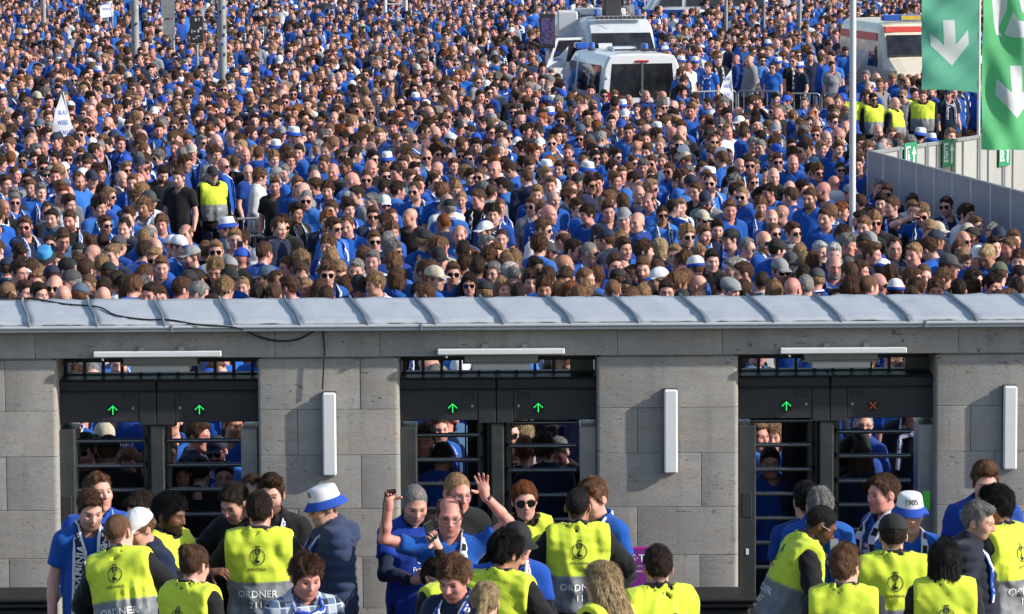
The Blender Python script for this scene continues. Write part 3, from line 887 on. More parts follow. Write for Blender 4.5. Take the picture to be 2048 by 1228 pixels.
def flat_text(name, s, height, mat, M, parent=None, depth=.0):
    V, t = text_2d(s)
    P = np.zeros((len(V), 3)); P[:, 0] = V[:, 0] * height; P[:, 2] = V[:, 1] * height
    return link(name, mk_mesh(name, P, t, [mat], smooth=False), parent, M)

def emblem_2d():
    """a cup in a ring, as on the stewards' vests; units: ring radius 1"""
    V = []; t = []
    def poly(pts):
        n = len(V); V.extend(pts)
        for i in range(1, len(pts) - 1): t.append((n, n + i, n + i + 1))
    n = 40
    for k in range(n):
        w0, w1 = 2 * math.pi * k / n, 2 * math.pi * (k + 1) / n
        poly([(1.0 * math.cos(w0), 1.0 * math.sin(w0)), (1.0 * math.cos(w1), 1.0 * math.sin(w1)), (.90 * math.cos(w1), .90 * math.sin(w1)), (.90 * math.cos(w0), .90 * math.sin(w0))])
    def bar(x0, x1, y0, y1, nn=3):
        for i in range(nn):
            a, b = x0 + (x1 - x0) * i / nn, x0 + (x1 - x0) * (i + 1) / nn
            poly([(a, y0), (b, y0), (b, y1), (a, y1)])
    bar(-.30, .32, 1.28, 1.40); bar(-.36, .36, 1.10, 1.20)
    bar(-.36, -.18, .42, 1.02, 2); bar(.18, .36, .42, 1.02, 2); bar(-.18, .18, .86, 1.02, 2); bar(-.18, .18, .42, .54, 2)
    for k in range(10):
        w0, w1 = 2 * math.pi * k / 10, 2 * math.pi * (k + 1) / 10
        poly([(0, .70), (.11 * math.cos(w0), .70 + .11 * math.sin(w0)), (.11 * math.cos(w1), .70 + .11 * math.sin(w1))])
    bar(-.30, .30, .26, .34); bar(-.22, .22, .10, .18); bar(-.10, .10, -.16, .06, 1)
    poly([(-.10, .06), (-.26, -.30), (-.10, -.30), (.10, -.16)]); bar(-.34, .12, -.52, -.30); bar(-.05, .34, -.70, -.46); bar(-.30, .06, -.78, -.52)
    return np.array(V), np.array(t)
EMB = emblem_2d()

def project(V2, tri, bvh, T, side, cx, cz, s, rot=0, off=.0045, sub=True, x_up=None):
    """lays a flat print onto a garment (bvh in the person's frame); side -1 front, 1 back"""
    c, sn = math.cos(R(rot)), math.sin(R(rot))
    out = []; last = None
    R3 = T.to_3x3(); d = R3 @ Vector((0, -side, 0))
    for x, y in V2 * s:
        x, y = x * c - y * sn, x * sn + y * c
        q = T @ Vector((cx + (x if side < 0 else -x), side * .6, cz + y))
        h = bvh.ray_cast(q, d, 1.0)
        p = h[0] if h[0] is not None else (last if last is not None else q + d * .45)
        last = p
        out.append(tuple(p - d * off))
    return mk_mesh('print', np.array(out), tri, smooth=False)

def set_cols(o, w, keys):
    for k in keys:
        if k in w: o[k] = w[k]
def assemble(loc, yaw, scale, body_me, k, clothes, heads, w, label=None, group=None, scarf=None, legs=None, roll=None):
    """body, clothes [(name, mesh)], head things [(name, mesh)] -> one person"""
    o = link('person', body_me)
    o.location = loc; o.rotation_euler = (0, 0, R(yaw)); o.scale = (scale,) * 3
    set_cols(o, w, ('skin_col', 'hair_col', 'beard_amount', 'scalp_amount'))
    if label: tag(o, label, 'person', group)
    for nm, me in clothes:
        c = link(nm, me, o); set_cols(c, w, ('cloth_col',))
    if legs is not None:
        c = link('trousers', legs, o); set_cols(c, w, ('leg_col',))
    for nm, me in heads:
        c = link(nm, me, o, k['Hs']); set_cols(c, w, ('hair_col', 'cap_col', 'brim_col'))
    if scarf is not None:
        c = link('scarf', scarf, o); set_cols(c, w, ('scarf_a', 'scarf_b', 'scarf_n', 'scarf_t'))
    return o
def scarf_props(w, code):
    a, b, n, t = SCARFS[code]; w.update(scarf_a=a, scarf_b=b, scarf_n=n, scarf_t=t)
# ------------------------------------------------------------------ ground
def mat_ground():
    t = NT('asphalt'); c = t.wcoords()
    n = t.noise(1.3, 5, .6, c); n2 = t.noise(60, 3, .6, c)
    k = t.math('ADD', t.math('MULTIPLY', n, .6), t.math('MULTIPLY', n2, .4))
    t.set(Base_Color=t.ramp(k, [(.3, (.045, .045, .047)), (.7, (.085, .084, .082))]), Roughness=.9); t.bump(n2, .4, .01)
    return t.m
g = MB(); g.add([(-1500, -200, 0), (1500, -200, 0), (1500, 2500, 0), (-1500, 2500, 0)], [(0, 1, 2, 3)])
tag(g.obj('ground', mat_ground()), kind='structure')

# ------------------------------------------------------------------ the stone gate building
def mat_stone():
    t = NT('travertine'); o = t.n('ObjectInfo')
    c = t.wcoords((1, 1, 1)); cs = t.wcoords((.8, .8, 2.6))
    st = t.noise(3.2, 6, .62, cs, .6); fine = t.noise(55, 4, .65, t.wcoords((.6, .6, 1.6))); big = t.noise(1.7, 3, .5, c)
    tone = t.math('ADD', t.math('MULTIPLY', st, .38), t.math('ADD', t.math('MULTIPLY', fine, .47), t.math('MULTIPLY', o.outputs['Random'], .10)))
    col = t.ramp(tone, [(.30, (.25, .245, .235)), (.52, (.335, .328, .314)), (.76, (.41, .402, .385))])
    warm = t.ramp(t.noise(2.1, 4, .6, t.wcoords((.9, .9, 2.2)), .5), [(.44, 0.0), (.66, .55)])
    col = t.mix(warm, col, t.mix(1.0, col, (1.08, .92, .80), 'MULTIPLY'))
    pit = t.ramp(t.noise(42, 3, .7, t.wcoords((.55, .55, 1.5)), .7), [(.60, 0.0), (.67, 1.0)])
    pz = t.ramp(t.noise(4.5, 4, .65, t.wcoords((.6, .6, 1.7)), .8), [(.45, 0.0), (.60, 1.0)])
    pits = t.math('MULTIPLY', pit, pz)
    hole = t.math('MULTIPLY', t.ramp(t.noise(14, 4, .7, t.wcoords((.5, .5, 1.8)), 1.2), [(.625, 0.0), (.66, 1.0)]), t.ramp(t.noise(1.9, 2, .5, c), [(.46, 0.0), (.56, 1.0)]))
    run = t.ramp(t.noise(5.5, 4, .6, t.wcoords((1.6, 1.6, .10)), .2), [(.50, 0.0), (.72, .42)])
    col = t.mix(run, col, t.mix(1.0, col, (.62, .60, .56), 'MULTIPLY'))
    pale = t.ramp(t.noise(1.3, 4, .6, t.wcoords((1, 1, .6)), .4), [(.56, 0.0), (.70, .30)])
    col = t.mix(pale, col, (.52, .51, .48))
    col = t.mix(t.math('MULTIPLY', pits, .75), col, (.07, .055, .045))
    col = t.mix(t.math('MULTIPLY', hole, .8), col, (.12, .075, .05))
    t.set(Base_Color=col, Roughness=.9, Specular_IOR_Level=.25)
    h = t.math('SUBTRACT', t.math('ADD', t.math('MULTIPLY', fine, .6), t.math('MULTIPLY', st, .15)), t.math('ADD', pits, hole))
    t.bump(h, .32, .010)
    return t.m
M_STONE = mat_stone()
M_MORTAR = plain('mortar', (.21, .20, .185), .95, var=.2, scale=14)
def wx(px): return at_y(px, 900 - (px - 1024) * .0061, YW).x
def wz(y, Y=None): return at_y(1024, y, YW if Y is None else Y).z
DEPTH = .95
ZL = wz(711); ZT = wz(658)
gb = link('gate_building', None); gb.location = (0, YW, 0)
tag(gb, 'grey travertine gate building with flat zinc roof, four piers and three openings', 'gate building')
gbi = Matrix.Translation((0, -YW, 0))
def stone_block(x0, x1, z0, z1, yb=.30, rl=.006, rr=.006, y0=0.0, proud=0.0):
    """a block; rl, rr round its front left and right edges"""
    g = .0013; x0 += g; x1 -= g; z0 += g; z1 -= g; y0 -= proud
    poly = [(x0, yb)]
    for i in range(5):
        w = math.pi / 2 * i / 4; poly.append((x0 + rl - rl * math.cos(w), y0 + rl - rl * math.sin(w)))
    for i in range(5):
        w = math.pi / 2 * i / 4; poly.append((x1 - rr + rr * math.sin(w), y0 + rr - rr * math.cos(w)))
    poly.append((x1, yb)); n = len(poly)
    b = .0025; m = MB()
    cx = (x0 + x1) / 2
    def ringz(z, s): return [(x + (b if x < cx else -b) * s, y + b * s * (y < yb), z) for x, y in poly]
    V = ringz(z0, 1) + ringz(z0 + b, 0) + ringz(z1 - b, 0) + ringz(z1, 1)
    Fq = [tuple(range(n)), tuple(range(3 * n, 4 * n))]
    for r in range(3): Fq += [(r * n + i, r * n + (i + 1) % n, (r + 1) * n + (i + 1) % n, (r + 1) * n + i) for i in range(n)]
    return m.add(V, Fq).obj('stone', M_STONE, None, True)
COURSES = [ZL - .012, wz(817), wz(908), wz(1015.5), wz(1112), wz(1215), wz(1310), .0]
PIERS = [(-150, 116, [[12], [], [12], [], [14], [], [30]]), (517, 800, [[722], [596], [722], [595], [723], [600], [720]]),
         (1194, 1477, [[], [1275], [1402], [1274], [1399], [1280], [1400]]), (1870, 2250, [[2100], [1941], [1990], [1941, 2130], [1990], [1950], [2000]])]
rs = np.random.RandomState(3)
for a, b, rows in PIERS:
    xa, xb = wx(a), wx(b)
    pier = MB().box(xa + .014, xb - .014, .02, DEPTH - .02, 0, ZL - .03).obj('pier', M_MORTAR, gb)
    cap = MB().box(xa + .03, xb - .03, .012, DEPTH - .01, ZL - .0118, ZL - .001).obj('pier_cap', M_STONE, pier)
    for i, js in enumerate(rows):
        xs = [xa] + [wx(j) for j in js if a < j < b] + [xb]
        for q in range(len(xs) - 1):
            s = stone_block(xs[q], xs[q + 1], COURSES[i + 1], COURSES[i], .40 if rs.rand() < 2 else .3, .022 if q == 0 else .004, .036 if q == len(xs) - 2 else .004, 0, rs.uniform(0, .004))
            s.parent = pier
        # side and rear facing stones of the piers
        for xx0, xx1 in ((xa, xa + .013), (xb - .013, xb)):
            s = MB().box(xx0, xx1, .404, DEPTH, COURSES[i + 1] + .002, COURSES[i] - .002, .003).obj('stone', M_STONE, pier)
lint = MB().box(wx(-140), wx(2240), .03, DEPTH - .03, ZL + .012, ZT - .004).obj('lintel', M_MORTAR, gb)
lj = [-150, 75, 553, 762, 1235, 1444, 1915, 2250]
for q in range(len(lj) - 1):
    s = stone_block(wx(lj[q]), wx(lj[q + 1]), ZL, ZT, .3, .004, .004, -.03, rs.uniform(0, .003)); s.parent = lint
MB().box(wx(-140), wx(2240), .31, DEPTH, ZL, ZL + .011).obj('soffit', M_STONE, lint)

# zinc roof
def mat_zinc():
    t = NT('zinc_sheet'); c = t.wcoords((.7, 3.0, 3.0)); o = t.n('ObjectInfo')
    n = t.noise(2.2, 5, .6, c); n2 = t.noise(26, 4, .65, t.wcoords((.35, 1.6, 1.6)))
    k = t.math('ADD', t.math('MULTIPLY', n, .6), t.math('ADD', t.math('MULTIPLY', n2, .3), t.math('MULTIPLY', o.outputs['Random'], .10)))
    col = t.ramp(k, [(.30, (.41, .435, .465)), (.55, (.48, .505, .535)), (.75, (.54, .56, .585))])
    spot = t.ramp(t.noise(19, 3, .7, t.wcoords((1, .6, 1)), .4), [(.66, 0.0), (.71, .6)])
    col = t.mix(spot, col, (.62, .63, .62))
    grime = t.ramp(t.noise(3.0, 5, .65, t.wcoords((2.5, .5, .5)), .5), [(.50, 0.0), (.75, .35)])
    col = t.mix(grime, col, t.mix(1.0, col, (.66, .68, .72), 'MULTIPLY'))
    t.set(Base_Color=col, Metallic=.1, Roughness=t.ramp(n2, [(.3, .42), (.7, .6)])); t.bump(n, .25, .02)
    return t.m
M_ZINC = mat_zinc()
M_ZINC_D = plain('zinc_edge', (.17, .19, .225), .5, .2, .15, 20)
RD = 1.02                                                       # roof depth
YF = -.13
ZF = at_y(1024, 644, YW + YF).z; ZB = at_y(1024, 594.5, YW + RD).z
def roof_z(t):                                                  # t 0 front .. 1 back, a low barrel
    return ZF + (ZB - ZF) * (1 - (1 - t) ** 1.6)
roof = MB().box(wx(-145), wx(2245), YF + .05, RD - .02, ZT, min(ZF, ZB) - .012).obj('roof', M_ZINC_D, gb)
seam_b = [-200, -68] + [65 + 134.2 * i for i in range(17)]
def seam_pts(px):
    b = wx(px); sh = -.165 + .09 * max(0, (px - 1000) / 1000)
    if px < 300: sh = -.175
    out = []
    for t in np.linspace(0, 1, 9):
        out.append(Vector((b + sh * (t ** 1.2) * (1 + .25 * math.sin(t * math.pi)), YF + (RD - YF) * t, roof_z(t))))
    return out
for i in range(len(seam_b) - 1):
    A, B = seam_pts(seam_b[i]), seam_pts(seam_b[i + 1]); V = []; Fq = []
    K = 8
    for a, b in zip(A, B):
        for k in range(K + 1):
            u = k / K; p = a.lerp(b, u); p.z += .006 * math.sin(math.pi * u) + .003 * rs.normal() * (0 < k < K); p.x += .002 * (1 if k == 0 else -1 if k == K else 0)
            V.append(tuple(p))
    n = len(V); V += [(x, y, z - .012) for x, y, z in V]
    for r in range(8):
        for k in range(K):
            q = (r * (K + 1) + k, r * (K + 1) + k + 1, (r + 1) * (K + 1) + k + 1, (r + 1) * (K + 1) + k); Fq.append(q); Fq.append(tuple(v + n for v in q[::-1]))
    for k in range(K): Fq.append((k + 1, k, k + n, k + 1 + n)); e = 8 * (K + 1); Fq.append((e + k, e + k + 1, e + k + 1 + n, e + k + n))
    for r in range(8):
        for e in (0, K): a0, a1 = r * (K + 1) + e, (r + 1) * (K + 1) + e; Fq.append((a0, a1, a1 + n, a0 + n))
    link('roof_panel', mk_mesh('roof_panel', V, Fq, [M_ZINC]), roof)
for px in seam_b[1:]:
    m = MB(); P = seam_pts(px)
    m.tube([p + Vector((0, 0, .013)) for p in P] , [.010] * 9, 6, True, 1.7)
    m.tube([P[0] + Vector((0, 0, .02)), P[0] + Vector((.012, -.02, -.004)), P[0] + Vector((.014, -.028, -.03))], [.013, .013, .009], 6)
    m.obj('seam', M_ZINC_D, roof, True)
ez0, ez1 = wz(656, YW + YF), wz(646.5, YW + YF)
ej = [-150, 350, 845, 1845, 2250]
for q in range(4):
    m = MB(); xa, xb = wx(ej[q]) + .002, wx(ej[q + 1]) - .002
    m.box(xa, xb, YF - .035, YF + .02, ez0 + .010, ez1, .008)
    m.box(xa, xb, YF - .022, YF + .03, ez0 - .012, ez0 + .009, .004)
    m.obj('drip_edge', M_ZINC, roof)
    MB().box(xb - .006, xb + .010, YF - .040, YF + .02, ez0 - .014, ez1 + .003, .003).obj('joint_cover', M_ZINC_D, roof)

# cable lying over the roof and hanging down to the wall lamp
M_RUB = plain('black_cable', (.012, .012, .013), .6)
def on_roof(px, py):
    best = None
    for t in np.linspace(-.0, 1, 60):
        Y = YF + (RD - YF) * t; p = at_y(px, py, YW + Y); e = abs(p.z - roof_z(t))
        if best is None or e < best[0]: best = (e, Vector((p.x, YW + Y, roof_z(t) + .012)))
    return best[1]
cpts = [on_roof(*q) for q in ((-60, 605), (0, 602), (62, 598), (130, 611), (197, 617), (232, 634), (290, 642), (338, 643))]
cpts += [at_y(px, py, YW + YF - .046) for px, py in ((400, 650), (470, 655))] + [at_y(px, py, YW - .055) for px, py in ((520, 674), (560, 682), (597, 678), (625, 664), (640, 658))]
cpts += [at_y(px, py, YW - .05) for px, py in ((645, 662), (649, 700), (647, 740), (645, 779))]
sm = []
for i in range(len(cpts) - 1):
    p0, p1, p2, p3 = cpts[max(0, i - 1)], cpts[i], cpts[i + 1], cpts[min(len(cpts) - 1, i + 2)]
    for t in (0, .25, .5, .75):
        sm.append(.5 * ((2 * p1) + (p2 - p0) * t + (2 * p0 - 5 * p1 + 4 * p2 - p3) * t * t + (3 * p1 - p0 - 3 * p2 + p3) * t ** 3))
tag(MB().tube(sm + [cpts[-1]], .0068, 6).obj('cable', M_RUB, None, True), 'thin black cable lying across the zinc roof and hanging to the wall lamp', 'cable')

# ------------------------------------------------------------------ lamps on the wall
M_WHITE = plain('white_diffuser', (.74, .75, .76), .35, var=.03)
M_WPAINT = plain('white_paint', (.62, .63, .65), .4, var=.05)
M_GPAINT = plain('grey_housing', (.30, .31, .31), .5, var=.06)
M_DARK = plain('dark_backplate', (.03, .03, .033), .5)
for (px, y0, y1, lab) in ((660, 781, 947, 'vertical white wall lamp on the pier between S30 and S29'), (1341, 779, 946, 'vertical white wall lamp on the pier between S28 and S27'), (2018, 776, 943, 'vertical white wall lamp on the pier right of S26')):
    x = wx(px); z0, z1 = wz(y1), wz(y0)
    L = link('wall_lamp', None); L.location = (x, YW, z0); tag(L, lab, 'wall lamp', 'vertical lamps on the piers')
    h = z1 - z0
    MB().box(-.054, .050, -.028, -.004, -.003, h + .004, .004).obj('backplate', M_DARK, L)
    MB().box(-.050, .050, -.082, -.030, 0, h, .012).obj('diffuser', M_WHITE, L)
for gx, lab in ((0, 'S31 and S30'), (1, 'S29 and S28'), (2, 'S27 and S26')):
    a, b, yc = ((193, 447, 701), (877, 1130, 700), (1559, 1810, 702))[gx]
    L = link('strip_light', None); L.location = (wx((a + b) / 2), YW - .03, wz(yc)); tag(L, 'white strip light under the lintel over the %s turnstiles' % lab, 'strip light', 'strip lights over the openings')
    w = (wx(b) - wx(a)) / 2
    MB().box(-w, w, -.078, -.012, -.022, .021, .006).obj('housing', M_WHITE, L)
    for sx in (-.12, .17):
        MB().box(sx - .022, sx + .022, -.028, -.002, -.012, .052, .003).tube([(sx, -.02, .045), (sx, -.034, .045)], .006, 6).obj('bracket', M_GPAINT, L)
    m = MB().tube([(-w + .065, -.06, -.022), (-w + .065, -.062, -.045)], .010, 8); m.obj('sensor', M_GPAINT, L)
    L2 = link('ceiling_lamp', None); L2.location = (wx((a + b) / 2) + .0, YW + .22, ZL); tag(L2, 'grey stepped ceiling lamp behind the strip light over %s' % lab, 'ceiling lamp', 'ceiling lamps in the openings')
    MB().box(-.27, .27, -.11, .11, -.062, -.001, .004).box(-.285, .285, -.12, .12, -.073, -.063).obj('housing', M_GPAINT, L2)
    MB().box(-.215, .215, -.10, .10, -.122, -.074, .006).obj('diffuser', M_WPAINT, L2)

# ------------------------------------------------------------------ turnstile gates
M_BLK = plain('anthracite_steel', (.020, .022, .025), .45, .2, .1, 12)
M_BLK2 = plain('anthracite_panel', (.026, .028, .032), .55, .0, .08, 12)
M_STEEL = plain('brushed_steel', (.34, .33, .32), .38, .55, .12, 6)
M_STEEL_D = plain('dark_steel', (.075, .08, .08), .38, .5, .15, 6)
M_ARM = plain('arm_steel', (.16, .165, .17), .25, .85, .1, 8)
M_NUM = plain('black_numbers', (.004, .004, .0045), .5)
def emis(name, col, s):
    t = NT(name); t.set(Base_Color=(.01, .01, .01), Emission_Color=col, Emission_Strength=s); return t.m
M_GREEN, M_ORANGE = emis('green_led', (.02, 1.0, .16), 1.1), emis('orange_led', (1.0, .22, .02), .22)
M_GLOW = emis('green_display', (.06, .6, .06), .22)
YR = YW + .16
def gx_(px): return at_y(px, 900 - (px - 1024) * .0061, YR).x
def gz_(y): return wz(y, YR)
GATES = [dict(a=117, b=517, c=314, n=('S31', 'S30'), nx=(258, 371), ind=(227, 400), post=(300, 328), cage=None, la=(150, 284, [881, 931, 980, 1030, 1080, 1130, 1180]), ra=(335, 484, [881, 930, 979, 1029, 1079, 1129, 1179])),
         dict(a=800, b=1194, c=993, n=('S29', 'S28'), nx=(936, 1048), ind=(906, 1077), post=(982, 1008), cage=(930, 982), la=(828, 957, [873, 923, 971, 1021, 1071, 1121, 1171]), ra=(1020, 1153, [849, 896, 945, 995, 1044, 1093, 1142])),
         dict(a=1477, b=1870, c=1660, n=('S27', 'S26'), nx=(1603, 1715), ind=(1573, 1746), post=(1640, 1668), cage=(1573, 1640), la=(1502, 1622, [848, 897, 946, 995, 1044, 1093, 1142]), ra=(1680, 1824, [871, 920, 970, 1018, 1067, 1116, 1165]))]
for G in GATES:
    t = link('turnstile_gate', None); cx = gx_(G['c']); t.location = (cx, YR, 0)
    tag(t, 'black double turnstile with header boxes numbered %s and %s' % G['n'], 'turnstile', 'double turnstiles in the openings')
    X = lambda px: gx_(px) - cx
    xa, xb = X(G['a']) - .004, X(G['b']) + .004
    zb = ZL - .002
    # transom: beam, bars, rail
    tr = MB().box(xa, xb, .30, .44, gz_(735) + .02, zb - .0, .004).obj('transom', M_BLK, t)
    MB().box(xa, xb, .30, .40, gz_(757), gz_(752), .003).obj('rail', M_BLK, tr)
    px = G['a'] + 8
    while px < G['b'] - (0 if G['c'] < 400 else 55):
        MB().box(X(px) - .011, X(px) + .011, .31, .37, gz_(753), gz_(733) + .02, .002).obj('bar', M_BLK, tr); px += 37.6
    if G['c'] > 400:
        MB().box(X(G['b'] - 52), xb - .02, .31, .36, gz_(756), gz_(733) + .02).obj('side_panel', M_STEEL_D, tr)
    # header boxes
    for side in (0, 1):
        x0, x1 = (xa, X(G['c']) - .004) if side == 0 else (X(G['c']) + .004, xb)
        hb = MB().box(x0, x1, .02, .40, gz_(841), gz_(755), .006).obj('header_box', M_BLK, t)
        MB().box(x0, x1, .004, .30, gz_(779), gz_(757), .010).obj('top_cover', M_BLK, hb)
        xm = X(G['nx'][side]) + (.078 if side == 0 else -.078)
        if side == 0: MB().box(x0 + .004, xm - .002, .010, .03, gz_(840), gz_(782), .003).obj('panel', M_BLK2, hb); MB().box(xm + .002, x1, .006, .03, gz_(846), gz_(782), .003).obj('panel', M_BLK2, hb)
        else: MB().box(xm + .002, x1 - .004, .010, .03, gz_(840), gz_(782), .003).obj('panel', M_BLK2, hb); MB().box(x0, xm - .002, .006, .03, gz_(846), gz_(782), .003).obj('panel', M_BLK2, hb)
        flat_text('number', G['n'][side], .052, M_NUM, T_(X(G['nx'][side]), .0085, gz_(791)), hb)
        xi, zi = X(G['ind'][side]), gz_(815.5)
        MB().tube([(xi, .014, zi), (xi, .004, zi)], .043, 24).obj('signal', M_NUM, hb)
        m = MB(); red = G['n'][side] == 'S26'
        dots = []
        if red:
            for q in np.linspace(-1, 1, 7): dots += [(q * .022, q * .022), (q * .022, -q * .022)]
        else:
            for q in np.linspace(-1, 1, 8): dots.append((0, q * .030))
            for q in np.linspace(.25, 1, 4): dots += [(q * .030, .030 - q * .028), (-q * .030, .030 - q * .028)]
        for dx, dz in dots: m.box(xi + dx - .0036, xi + dx + .0036, .0015, .0045, zi + dz - .0036, zi + dz + .0036)
        m.obj('lit_cross' if red else 'lit_arrow', M_ORANGE if red else M_GREEN, hb)
        xl = X(G['nx'][side]) + (.035 if side == 0 else -.038)
        MB().tube([(xl, .012, gz_(812)), (xl, .002, gz_(812))], .011, 12).obj('lock', M_STEEL, hb)
    # posts, cabinets
    MB().box(X(G['c']) - .03, X(G['c']) + .03, .18, .28, gz_(845), gz_(757)).obj('slit_backing', M_BLK, t)  # black backing added behind the slit between header boxes, keeps it dark
    MB().box(X(G['post'][0]), X(G['post'][1]), .02, .30, 0, gz_(846), .01).obj('centre_post', M_STEEL_D, t)
    MB().box(X(G['post'][0]) - .03, X(G['post'][0]) - .004, .10, .9, 0, gz_(843), .006).obj('divider', M_BLK, t)
    cl = MB().box(xa + .006, X(G['a'] + 34), -.05, .34, 0, gz_(853), .008).obj('cabinet', M_STEEL_D, t)
    cr = MB().box(X(G['b'] - 34), xb - .006, -.05, .34, 0, gz_(852), .008).obj('cabinet', M_STEEL, t)
    MB().box(xa + .03, xa + .10, -.056, -.045, gz_(1035), gz_(985), .004).obj('ticket_reader', M_BLK2, cl)
    MB().box(X(G['b'] - 34) + .030, X(G['b'] - 34) + .085, -.056, -.045, gz_(1022), gz_(985), .004).obj('display', M_GLOW if G['c'] > 1500 else M_BLK2, cr)
    if G['c'] > 1500: MB().box(xa + .055, xa + .075, -.056, -.048, gz_(1110), gz_(1098), .002).obj('button', M_WHITE, cl)
    # cage bars beside the centre post (the guard that sweeps the dead quarter)
    if G['cage']:
        MB().box(X(G['cage'][0] + 3), X(G['cage'][1]), .69, .70, 0, gz_(846)).obj('cage_dark_sheet', M_BLK, t)  # dark sheet added behind the bars, stands in for the darkness between them
        x = G['cage'][0]
        while x < G['cage'][1]:
            MB().tube([(X(x), .45 + .004 * (x - G['cage'][0]), 0), (X(x), .45 + .004 * (x - G['cage'][0]), gz_(846))], .007, 6).obj('cage_bar', M_BLK, t); x += 6.4
    # arms: combs of bars on a rotor
    for i, (x0, x1, ys) in enumerate((G['la'], G['ra'])):
        rx = X(x0) - .02 if i == 1 else X(x1) + .02
        MB().tube([(rx, .24, 0), (rx, .24, gz_(846))], .035, 12).obj('rotor', M_STEEL_D, t)
        for y in ys:
            z = gz_(y)
            MB().tube([(X(x0), .10, z), (X(x1), .10, z)], .0175, 10).tube([(X(x1 if i == 0 else x0), .10, z), (rx, .24, z)], .0175, 8).obj('arm', M_ARM, t, True)
    # lane walls going back through the building
    MB().box(X(G['c']) - .02, X(G['c']) + .02, .62, .74, 0, gz_(846)).obj('rear_post', M_BLK, t)
# ------------------------------------------------------------------ the crowd: shared bodies, clothes, hair
BUILDS = dict(m=dict(), s=dict(w=.94, b=.88, nk=.92), h=dict(w=1.05, b=1.22, nk=1.1, ab=1.1), f=dict(w=.87, b=.90, nk=.85, ab=.86, fem=1))
POSES = dict(n=(0, 7), l=(-28, 10), r=(28, 10), d=(4, 30), L=(-48, 5), R=(46, 6))
RAW = {}
def keep(me, P, Q, A, mat): RAW[me.name] = (np.asarray(P), np.asarray(Q), A, mat); return me
_BV = {}
def body_var(b, po):
    if (b, po) not in _BV:
        sd = hash((b, po)) % 1000 if False else (ord(b) * 7 + ord(po) * 3) % 97
        r = np.random.RandomState(sd)
        hy, hp = POSES[po]
        p = dict(BUILDS[b], hy=hy, hp=hp, hr=r.uniform(-5, 5), hsz=.93 if b == 'f' else .985,
                 g=dict(fw=r.uniform(.94, 1.08) * (1.06 if b == 'h' else .95 if b == 'f' else 1), jw=r.uniform(.92, 1.12) * (1.1 if b == 'h' else .84 if b == 'f' else 1), ns=r.uniform(.9, 1.2) * (.86 if b == 'f' else 1)))
        P, Q, A, k = body_mesh(p, .0080, .036)
        _BV[b, po] = (keep(mk_mesh('person', P, Q, [M_SKIN], A), P, Q, A, M_SKIN), k, p)
    return _BV[b, po]
_GV = {}
def cloth_var(b, kind, variant=0):
    if (b, kind, variant) not in _GV:
        p = dict(BUILDS[b]); k = skel(p)
        P, Q, A = garment(kind, p, k, .026, 3 + variant * 5)
        me = keep(mk_mesh('vest' if kind == 'vest' else 'shirt' if kind in ('tee', 'polo') else 'jacket', P, Q, [M_VEST if kind == 'vest' else M_CLOTH], A), P, Q, A, M_VEST if kind == 'vest' else M_CLOTH)
        _GV[b, kind, variant] = me
        if kind in ('tee',):
            bv = BVHTree.FromPolygons(P.tolist(), Q.tolist())
            for side in (-1, 1):
                ms = []
                for s, cz in (('ZUSAMMENHALT', 1.302), ('TRIUMPHIERT.', 1.256)):
                    v, t = text_2d(s); m = project(v, t, bv, Matrix.Identity(4), side, 0, cz, .035, off=.007)
                    m.materials.append(M_PRINT_W); ms.append(m)
                _GV[b, 'print', side, variant] = ms
    return _GV[b, kind, variant]
P, Q, A = trousers_mesh({}); LEGS = keep(mk_mesh('trousers', P, Q, [M_LEGS], A), P, Q, A, M_LEGS)
_SV = {}
def scarf_var(b, v):
    if (b, v) not in _SV:
        p = dict(BUILDS[b]); V, Fq, a = scarf_mesh(skel(p), p, bool(v % 2), ((.36, .30), (.30, .38), (.16, .42))[v % 3])
        _SV[b, v] = keep(mk_mesh('scarf', V, Fq, [M_SCARF], a), V, Fq, a, M_SCARF)
    return _SV[b, v]
for st in ('cap', 'flat', 'bucket', 'beanie'):
    P, Q, A = cap_mesh(st, .0095); _HC[st, .0085, 1, 1.0] = keep(mk_mesh(st, P, Q, [M_CAP], A), P, Q, A, M_CAP)
for st, seeds in (('short', (1, 2, 3)), ('buzz', (1,)), ('messy', (1, 2, 3)), ('curly', (1, 2)), ('side', (1, 2)), ('quiff', (1, 2)), ('ring', (1,)), ('rec', (1, 2)), ('long', (1, 2)), ('bun', (1,)), ('pony', (1, 2)), ('bob', (1,)), ('under', (1,))):
    for sd in seeds:
        P, Q, A = hair_mesh(st, .0092, sd); _HC[st, .0085, sd, 1.0] = keep(mk_mesh('hair', P, Q, [M_HAIR], A), P, Q, A, M_HAIR)
for st in ('sunglasses', 'glasses'):
    me = head_item(st)
def hat_print(txt='1905', zc=.103):
    V, t = text_2d(txt); h = .036; P = []
    for x, y in V * h:
        z = zc + y; r = .081 + (.103 - z) * .13 + .003; a = x / .088
        P.append((r * math.sin(a), .010 - 1.2 * r * math.cos(a), z))
    return mk_mesh('print', P, t, [M_PRINT_K], smooth=False)
HATP = hat_print()

